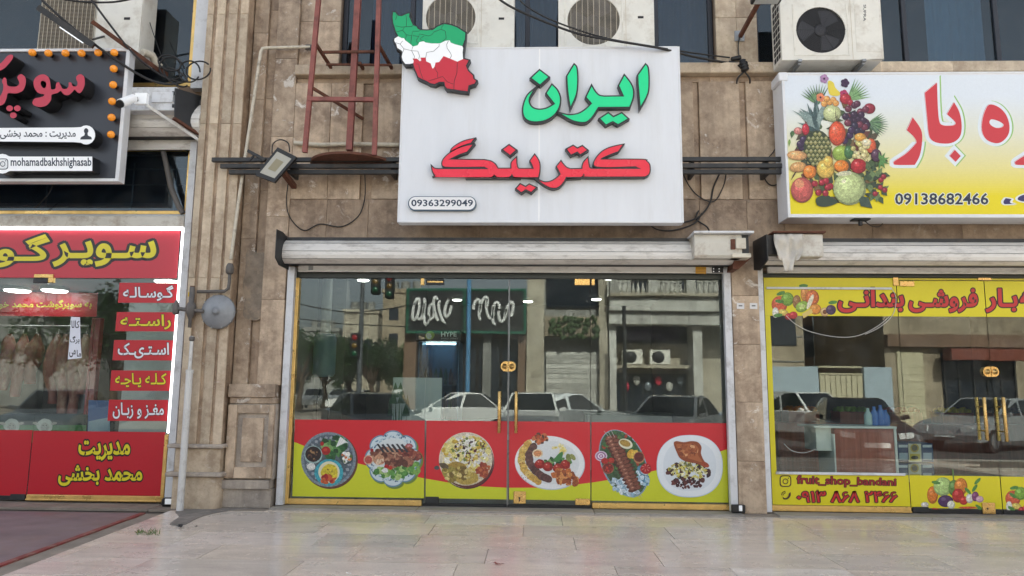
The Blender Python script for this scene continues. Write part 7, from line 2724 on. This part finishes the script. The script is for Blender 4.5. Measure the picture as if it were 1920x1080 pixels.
def mx(px, d): return UX(px, 740, d)
car(mx(700, 9.6), -9.6, R(62), 'car_grey', 'dark grey saloon parked at the near kerb on the trees side', H=1.42)
car(mx(1265, 9.9), -9.9, R(118), 'car_white', 'white car with dark windows parked at the near kerb before the catering shop', H=1.42)
car(mx(860, 15.6), -15.6, R(180), 'car_white', 'white saloon parked along the far kerb before the green framed shop', H=1.43)
car(mx(1000, 13.4), -13.4, R(95), 'car_white', 'white hatchback standing in the road with its tail to the kerb', hatch=True, H=1.46)
car(mx(590, 46), -46, R(80), 'car_white', 'white saloon coming up the side street by the trees', H=1.45)
car(mx(676, 40), -40, R(175), 'car_white', 'white car crossing the junction beyond the traffic light', H=1.42)
car(mx(1515, 15.4), -15.4, R(70), 'car_white', 'white estate car parked by the far pale gate', hatch=True, L=4.1, H=1.55)
car(mx(1600, 9.4), -9.4, R(102), 'car_dark', 'dark car parked at the near kerb before the fruit shop', H=1.4)
car(mx(1850, 12.2), -12.2, R(150), 'car_silver', 'silver car in the road before the fruit shop doors', H=1.42)
car(mx(120, 10.5), -10.5, R(75), 'car_silver', 'silver car parked at the near kerb before the butcher shop', H=1.43)
car(mx(330, 30), -30, R(20), 'car_grey', 'grey car far up the side street', H=1.42)

stone_mat('bld_cream', A(190, 182, 163), A(158, 148, 130), A(206, 200, 186), .4, .8, .35)
stone_mat('bld_beige', A(176, 162, 138), A(142, 128, 108), A(196, 186, 166), .4, .8, .35)
stone_mat('bld_grey', A(150, 150, 146), A(112, 112, 108), A(176, 174, 168), .5, .8, .4)
stone_mat('bld_white', A(202, 201, 194), A(168, 166, 158), A(214, 212, 206), .3, .7, .35)
car(mx(1080, 14.6), -14.6, R(5), 'car_silver', 'silver saloon standing in the road before the roller door', H=1.42)
car(mx(770, 33), -33, R(30), 'car_white', 'white car turning in the junction behind the corner shop', H=1.45)
car(mx(640, 52), -52, R(95), 'car_silver', 'silver car waiting far down the side street', H=1.45)
M('bld_brown', A(120, 96, 78), .8, var=.2, scale=1)
M('bld_pane', A(40, 46, 54), .12)
M('green_frame', A(24, 96, 74), .4)
M('blue_wall', A(168, 184, 194), .8, var=.1)
M('blue_pole', A(84, 140, 184), .5)
M('pole_grey', A(96, 100, 104), .5, metal=.3)
M('gate_cream', A(196, 188, 158), .6, var=.08)
D0 = -BLD_F          # distance of the far fronts from the glass


def bz_(py, px=900, d=None): return UZ(px, py, d or D0)
def bx_(px, d=None): return UX(px, 680, d or D0)


def fbox(t, nm, x0, x1, z0, z1, yo, yi, mat, bev=0.0):
    """box on a far front: yo metres proud of the front, yi behind it"""
    return MB().box(x0, x1, BLD_F - yi, BLD_F + yo, z0, z1, bev).build(nm, mat, t)


# corner shop under a green framed sign
x0, x1 = bx_(757), bx_(985)
zs0, zs1 = bz_(622), bz_(548)
t = thing('corner_shop', ((x0 + x1) / 2, BLD_F, .02), 'corner shop across the street under a long green framed sign', 'building')
fbox(t, 'wall', x0, x1, zs0 + .1, zs1 + .05, 0, 6, 'bld_brown')
fbox(t, 'wall', x0, x1, .02, zs0 + .1, -5.5, 6, 'bld_brown')
fbox(t, 'pier', x0, x0 + .5, .02, zs0 + .1, 0, .5, 'bld_brown')
fbox(t, 'pier', bx_(905), bx_(920), .02, zs0 + .1, 0, .5, 'bld_grey')
fbox(t, 'pier', x1 - .3, x1, .02, zs0 + .1, 0, .5, 'bld_brown')
sg = fbox(t, 'sign', bx_(765), x1 - .05, zs0, zs1, .35, -.02, 'letter_black')
for a, b, c, d in ((bx_(762), x1, zs1, zs1 + .1), (bx_(762), x1, zs0 - .1, zs0)):
    fbox(t, 'sign_frame', a, b, c, d, .4, -.01, 'green_frame')
for a in (bx_(762), bx_(868), x1 - .08):
    fbox(t, 'sign_frame', a, a + .1, zs0 + .001, zs1 - .001, .41, -.01, 'green_frame')
rq = random.Random(5)
for ox, wd, n in ((bx_(775), bx_(845) - bx_(775), 7), (bx_(888), bx_(960) - bx_(888), 6)):
    for k in range(n):      # rounded tube letters
        cx = ox + wd * (k + .5) / n
        h = (zs1 - zs0) * rq.uniform(.2, .32)
        cz = (zs0 + zs1) / 2 + rq.uniform(-.1, .1)
        tl = rq.uniform(-.25, .25)
        span = rq.choice((3.6, 4.6, 6.28))
        a0_ = rq.uniform(0, 6.28)
        pts = [(cx + wd / n * .55 * math.cos(a) + tl * math.sin(a) * h, BLD_F + .40, cz + h * math.sin(a)) for a in (a0_ + i / 14 * span for i in range(15))]
        MB().tube(pts, .07, 6).build('sign_letter', 'car_white', t)
for k in range(5):
    fbox(t, 'shop_window', bx_(765 + k * 44), bx_(765 + k * 44 + 38), .5, zs0 - .3, -.3, .34, 'bld_pane')
# grey shuttered building
x0, x1 = bx_(987), bx_(1140)
t = thing('grey_building', ((x0 + x1) / 2, BLD_F, .02), 'grey shuttered building across the street beside the corner shop', 'building')
fbox(t, 'wall', x0, x1, 3.6, 9.5, -.4, 8, 'bld_grey')
fbox(t, 'wall', x0, x1, .02, 3.6, -.6, 8, 'bld_grey')
for a, b in ((x0, bx_(1020)), (x1 - .35, x1)):
    fbox(t, 'pier', a, b, .02, 9.4, 0, .38, 'bld_cream')
fbox(t, 'lintel', bx_(1020) + .01, x1 - .36, 3.6, 4.4, .1, .38, 'bld_beige')
for z in (.3,):
    fbox(t, 'roller_door', bx_(1024), bx_(1132), .05, 3.0, -.42, .55, 'bld_white')
for k in range(14):
    fbox(t, 'door_slat', bx_(1024), bx_(1132), .1 + k * .2, .1 + k * .2 + .16, -.40, .418, 'bld_white')
fbox(t, 'window', bx_(1025), bx_(1130), 4.8, 6.6, -.3, .38, 'bld_pane')
for k in range(5):
    m = MB()
    xx = bx_(1040 + k * 18)
    for i in range(18):
        m.sphere((xx + rq.uniform(-.2, .2), BLD_F + .15, 4.4 - rq.uniform(0, .9)), rq.uniform(.05, .12), 6)
    # trailing creeper over the lintel
    tag(m.build('creeper', M('creeper', A(60, 80, 44), .8, var=.3), t), kind='stuff')
# white building with a balustrade
x0, x1 = bx_(1142), bx_(1400)
t = thing('white_building', ((x0 + x1) / 2, BLD_F, .02), 'white building across the street with balustrade balcony and shop window', 'building')
zc0, zc1 = bz_(600, 1250), bz_(560, 1250)
zb0, zb1 = bz_(553, 1250), bz_(532, 1250)
fbox(t, 'wall', x0, x1, zc0, 10.5, -.8, 8, 'bld_white')
fbox(t, 'wall', x0, x1, .02, zc0, -1.2, 8, 'bld_cream')
fbox(t, 'balcony_slab', x0, x1, zc0 + .3, zc1, .5, .79, 'bld_white', .03)
fbox(t, 'cornice', x0, x1, zc1 + .002, zb0, .7, .79, 'bld_cream', .03)
fbox(t, 'fascia', x0, x1, zc0 - .2, zc0 + .28, .3, .79, 'bld_white')
nb = 0
for px in range(1150, 1345, 9):
    x = bx_(px)
    if (px - 1150) % 72 < 9:
        fbox(t, 'balcony_pier', x - .18, x + .18, zb0, zb1 + .1, .6, -.2, 'bld_white')
    else:
        MB().lathe((x, BLD_F + .4, zb0), (0, 0, 1), [(.05, 0), (.09, .12), (.05, .25), (.04, (zb1 - zb0) * .8), (.06, zb1 - zb0)], 8).build('baluster', 'bld_white', t)
fbox(t, 'handrail', x0, x1, zb1 + .1, zb1 + .2, .62, -.18, 'bld_white')
fbox(t, 'balcony_door', bx_(1190), bx_(1240), zb0, zb0 + 2.4, -.78, .85, 'bld_pane')
fbox(t, 'balcony_door', bx_(1290), bx_(1320), zb0, zb0 + 2.4, -.78, .85, 'bld_pane')
fbox(t, 'dark_window', bx_(1160), bx_(1300), bz_(640, 1250), bz_(604, 1250), -1.15, 1.25, 'bld_pane')
fbox(t, 'shop_window', bx_(1160), bx_(1296), .5, bz_(700, 1250), -1.15, 1.25, 'bld_pane')
fbox(t, 'column', bx_(1143), bx_(1156), .02, zc0 - .21, 0, 1.1, 'bld_white')
fbox(t, 'column', bx_(1300), bx_(1318), .02, zc0 - .21, 0, 1.1, 'bld_white')
fbox(t, 'shelf', bx_(1157), bx_(1299), bz_(690, 1250), bz_(684, 1250), -.4, 1.1, 'bld_cream')
for k, px in enumerate((1190, 1243)):
    x = bx_(px)
    a = thing('air_conditioner', (x, BLD_F - .8, bz_(683, 1250)), ['white air conditioner over the far shop window nearer the grey building', 'white air conditioner over the far shop window nearer the column'][k], 'air conditioner', 'air conditioners across the street')
    z = bz_(683, 1250)
    MB().box(x - .42, x + .42, BLD_F - .9, BLD_F - .6, z, z + .62, .02).build('casing', 'ac_white', a)
    MB().lathe((x - .08, BLD_F - .6, z + .31), (0, 1, 0), [(.26, 0), (.25, .01), (.08, .012), (.06, .03)], 20).build('fan', 'ac_dark', a)
for k in range(6):      # goods in the far shop window
    x = bx_(1170 + k * 21)
    fbox(t, 'window_bar', x, x + .05, .5, bz_(700, 1250), -1.1, 1.16, 'black_metal')
    MB().sphere((x + .2, BLD_F - 1.05, 1.6 + .25 * (k % 2)), .16, 8, sc=(1, .4, 1.3)).build('garment', ('letter_dullred', 'bld_white', 'car_grey')[k % 3], t)
fbox(t, 'shop_sign', bx_(1175), bx_(1285), bz_(634, 1250), bz_(610, 1250), -1.05, 1.14, M('far_sign', A(66, 52, 84), .5))
for k in range(4):
    fbox(t, 'drain_line', bx_(1158 + k * 44), bx_(1158 + k * 44) + .04, zc0 - .19, zc0 + .27, .32, -.3, 'bld_grey')
tag(MB().box(bx_(1330), bx_(1358), -17.9, -17.86, 1.9, 2.9, .01).box(bx_(1343), bx_(1345), -17.95, -17.905, .02, 2.9).build('street_sign', M('sign_blue', A(120, 160, 200), .5)), 'pale blue panel sign on a post before the white building', 'sign')
# walls and houses opposite the fruit shop
x0, x1 = bx_(1402), bx_(1535)
t = thing('brown_house', ((x0 + x1) / 2, BLD_F, .02), 'low brown house across the street left of the cream gate', 'building')
fbox(t, 'wall', x0, x1, .02, 5.6, -1.5, 8, 'bld_beige')
fbox(t, 'window', bx_(1470), bx_(1520), 3.4, 4.8, -1.45, 1.6, 'bld_pane')
fbox(t, 'window', bx_(1415), bx_(1450), 3.4, 4.8, -1.45, 1.6, 'bld_pane')
for k in range(5):
    fbox(t, 'wall_course', x0, x1, .6 + k * 1.05, .6 + k * 1.05 + .05, -1.46, 1.499, 'bld_grey')
for nm, a, b, lb in (('garden_wall', 1402, 1534, 'pale blue rendered wall left of the cream gate'), ('garden_wall', 1618, 1672, 'pale blue rendered wall right of the cream gate')):
    tag(MB().box(bx_(a), bx_(b), BLD_F - .25, BLD_F, .02, bz_(688, 1560), .02).build(nm, 'blue_wall'), lb, 'wall', 'garden walls across the street')
xg0, xg1 = bx_(1536), bx_(1616)
t = thing('metal_gate', ((xg0 + xg1) / 2, BLD_F, .02), 'cream ribbed metal gate between pale blue walls', 'gate')
for k in range(8):
    a = xg0 + (xg1 - xg0) * k / 8
    MB().box(a + .01, a + (xg1 - xg0) / 8 - .01, BLD_F - .12, BLD_F - .05, .1, bz_(704, 1570), .01).build('panel', 'gate_cream', t)
for z in (bz_(703, 1570), bz_(690, 1570)):
    MB().box(xg0, xg1, BLD_F - .13, BLD_F - .04, z, z + .07, .01).build('rail', 'gate_cream', t)
x0, x1 = bx_(1674), bx_(1990)
t = thing('stone_house', ((x0 + x1) / 2, BLD_F, .02), 'beige stone house with roller doors across from the fruit doors', 'building')
fbox(t, 'wall', x0, x1, .02, 7.5, -.6, 8, 'bld_beige')
fbox(t, 'roller_door', bx_(1695), bx_(1745), .05, 3.1, -.55, .75, 'gate_cream')
fbox(t, 'fascia', x0, x1, 3.3, 3.8, -.3, .59, 'bld_brown')
for a in (1700, 1790, 1880):
    fbox(t, 'window', bx_(a), bx_(a + 50), 4.6, 6.2, -.55, .75, 'bld_pane')
fbox(t, 'shop_window', bx_(1780), bx_(1920), .4, 3.1, -.55, .75, 'bld_pane')
for k in range(10):
    fbox(t, 'door_slat', bx_(1696), bx_(1744), .15 + k * .29, .15 + k * .29 + .25, -.53, .549, 'gate_cream')
for k in range(6):
    fbox(t, 'window_bar', bx_(1782 + k * 27), bx_(1782 + k * 27) + .07, .4, 3.1, -.50, .549, 'black_metal')
fbox(t, 'awning', bx_(1775), bx_(1925), 2.75, 3.2, .4, .2, M('awning', A(120, 60, 44), .7))
t = thing('dark_house', (bx_(1575), BLD_F - 9, .02), 'dark tall house rising behind the cream gate', 'building')
MB().box(bx_(1537), bx_(1672), BLD_F - 16, BLD_F - 8, .02, 9).build('wall', 'bld_brown', t)
for r_ in range(2):
    for c_ in range(3):
        a = bx_(1550 + c_ * 40)
        MB().box(a, a + .9, BLD_F - 8.05, BLD_F - 7.97, 3.2 + r_ * 2.8, 4.8 + r_ * 2.8).build('window', 'bld_pane', t)
# opposite the butcher's and far blocks
for nm, lb, pa, pb, d, h, mt, seed in (('apartment_block', 'tall beige apartment block beyond the trees and corner shop', 714, 800, 75, 12.6, 'bld_beige', 1), ('apartment_block', 'cream apartment block with roof tanks beyond the trees', 640, 706, 85, 11.2, 'bld_cream', 2),
                                       ('apartment_block', 'low grey apartment block far down the side street', 566, 632, 95, 9.6, 'bld_grey', 3), ('apartment_block', 'cream block facing the butcher shop beyond the trees', 330, 470, 60, 9.5, 'bld_cream', 4),
                                       ('apartment_block', 'beige block facing the butcher shop doors', -20, 180, 45, 7.0, 'bld_grey', 5)):
    xa, xb = UX(pa, 680, d), UX(pb, 680, d)
    t = thing(nm, ((xa + xb) / 2, -d, -.1), lb, 'building', 'apartment blocks down the street')
    MB().box(xa, xb, -d - 10, -d, -.1, h).build('wall', mt, t)
    MB().box(xa - .15, xb + .15, -d - 10.1, -d + .2, h + .001, h + .5).build('parapet', mt, t)
    rq = random.Random(seed)
    z = 3.4
    while z < h - 1.8:
        x = xa + .8
        while x < xb - 1.6:
            if seed != 1 or x < xa + 2.2:
                wn = MB().box(x, x + 1.1, -d - .05, -d + .04, z, z + 1.4).build('window', 'bld_pane', t)
            x += 2.1
        z += 3.0
    for k in range(3):
        x = xa + (xb - xa) * (k + .6) / 4
        MB().cyl((x, -d - 3, h + .5), (x, -d - 3, h + 1.8), .55, 14).build('roof_tank', 'bld_grey', t)

# traffic light pole, blue pole, wooden arm
d = 17.6
xp_ = UX(676, 640, d)
t = thing('traffic_light', (xp_, -d, .02), 'tall grey traffic light pole with two dark signal heads on an arm', 'traffic light')
MB().tube([(xp_, -d, .02), (xp_, -d, 6.6)], [.11, .07], 12).build('pole', 'pole_grey', t)
MB().tube([(xp_, -d, 6.3), (xp_ + 2.2, -d, 6.7)], .05, 8).build('arm', 'pole_grey', t)
for px, py in ((707, 532), (733, 540), (668, 650)):
    x, z = U(px, py, d)
    hd = MB().box(x - .17, x + .17, -d + .02, -d + .3, z - .45, z + .5, .05).build('signal_head', 'black_plastic', t)
    for k, c in enumerate(('tail_lamp', 'amber_off', 'green_off')):
        M('amber_off', A(120, 90, 30), .3); M('green_off', A(30, 90, 60), .3)
        MB().lathe((x, -d + .3, z + .33 - k * .3), (0, 1, 0), [(.11, 0), (.1, .02)], 14).build('lens', c, hd)
x = UX(878, 640, 18.0)
tag(MB().tube([(x, -18.0, .02), (x, -18.0, 6.2)], .085, 12).tube([(x, -18.0, 6.2), (x, -18, 6.3)], [.12, .1], 12).build('blue_pole', 'blue_pole'), 'tall blue steel pole on the far pavement before the corner shop', 'pole')
x = UX(1171, 640, 18.2)
t = thing('lamp_post', (x, -18.2, .02), 'dark post on the far pavement before the white building', 'post')
MB().tube([(x, -18.2, .02), (x, -18.2, 4.6)], [.09, .07], 12).build('pole', 'black_metal', t)
MB().tube([(x, -18.2, .02), (x, -18.2, .5)], [.15, .12], 12).build('base', 'black_metal', t)
tag(cable('overhead_cable', [MR(540, 566, 30), MR(640, 585, 28), MR(720, 580, 26), MR(765, 572, 24)], .03, 'wire'), 'overhead cable crossing the side street to the corner shop', 'cable', 'overhead cables across the street')
tag(cable('overhead_cable', [MR(540, 596, 34), MR(650, 608, 30), MR(770, 612, 24)], .025, 'wire'), 'lower overhead cable crossing the side street', 'cable', 'overhead cables across the street')

# trees
M('bark', A(84, 68, 54), .9, var=.25, scale=8, bump=.5)
def leafmat(n, c):
    m = M(n, c, .55, var=.35, scale=1.5)
    return m
leafmat('leaves_a', A(70, 96, 52)); leafmat('leaves_b', A(58, 84, 48))


def tree(x, y, h, r, label, mt, seed):
    rq = random.Random(seed)
    t = thing('street_tree', (x, y, -.1), label, 'tree', 'trees down the side street')
    m = MB()
    th = h * .38
    m.tube([(x, y, -.1), (x + .05, y, th * .5), (x + rq.uniform(-.2, .2), y, th)], [.22, .17, .13], 9)
    cl = []
    for k in range(11):
        a = rq.uniform(0, 6.283)
        q = rq.uniform(.25, .95)
        c = Vector((x + r * q * math.cos(a), y + r * q * math.sin(a), th + (h - th) * rq.uniform(.05, .95)))
        k_ = 1 - abs((c.z - th) / (h - th) - .45)
        c.x = x + (c.x - x) * k_
        c.y = y + (c.y - y) * k_
        cl.append((c, r * rq.uniform(.28, .48)))
        m.tube([(x, y, th * .9), tuple(Vector((x, y, th)).lerp(c, .6) + Vector((0, 0, .15))), tuple(c)], [.1, .06, .02], 6)
    m.build('trunk', 'bark', t)
    m = MB()
    for c, cr in cl:
        for k in range(240):
            d_ = Vector((rq.gauss(0, 1), rq.gauss(0, 1), rq.gauss(0, .8))).normalized() * cr * rq.random() ** .4
            p_ = c + d_
            u = Vector((rq.uniform(-1, 1), rq.uniform(-1, 1), rq.uniform(-1, 1))).normalized()
            w_ = u.orthogonal().normalized()
            s_ = rq.uniform(.09, .17)
            m.add([p_ - u * s_, p_ + w_ * s_ * .5, p_ + u * s_, p_ - w_ * s_ * .5], [(0, 1, 2, 3)])
    m.build('crown', mt, t)


for k, (px, d, h, r, mt, lb) in enumerate(((612, 44, 4.9, 2.4, 'leaves_b', 'dark green tree beside the coming white saloon'), (655, 40, 4.5, 2.4, 'leaves_a', 'green tree behind the traffic light pole'), (700, 38, 4.7, 2.5, 'leaves_b', 'broad dark tree left of the corner shop'),
                                            (742, 41, 4.4, 2.3, 'leaves_a', 'green tree touching the corner shop wall'), (563, 40, 5.2, 2.2, 'leaves_a', 'green tree at the end of the tree row'), (430, 26, 6.0, 2.4, 'leaves_b', 'tall tree opposite the ribbed pilaster'),
                                            (300, 28, 6.5, 2.6, 'leaves_a', 'wide tree opposite the red label strips'), (215, 24, 5.6, 2.3, 'leaves_b', 'dense tree opposite the butcher glass joint'), (90, 30, 5.5, 2.3, 'leaves_a', 'tree opposite the butcher door'))):
    tree(UX(px, 690, d), -d, h, r, lb, mt, 100 + k)
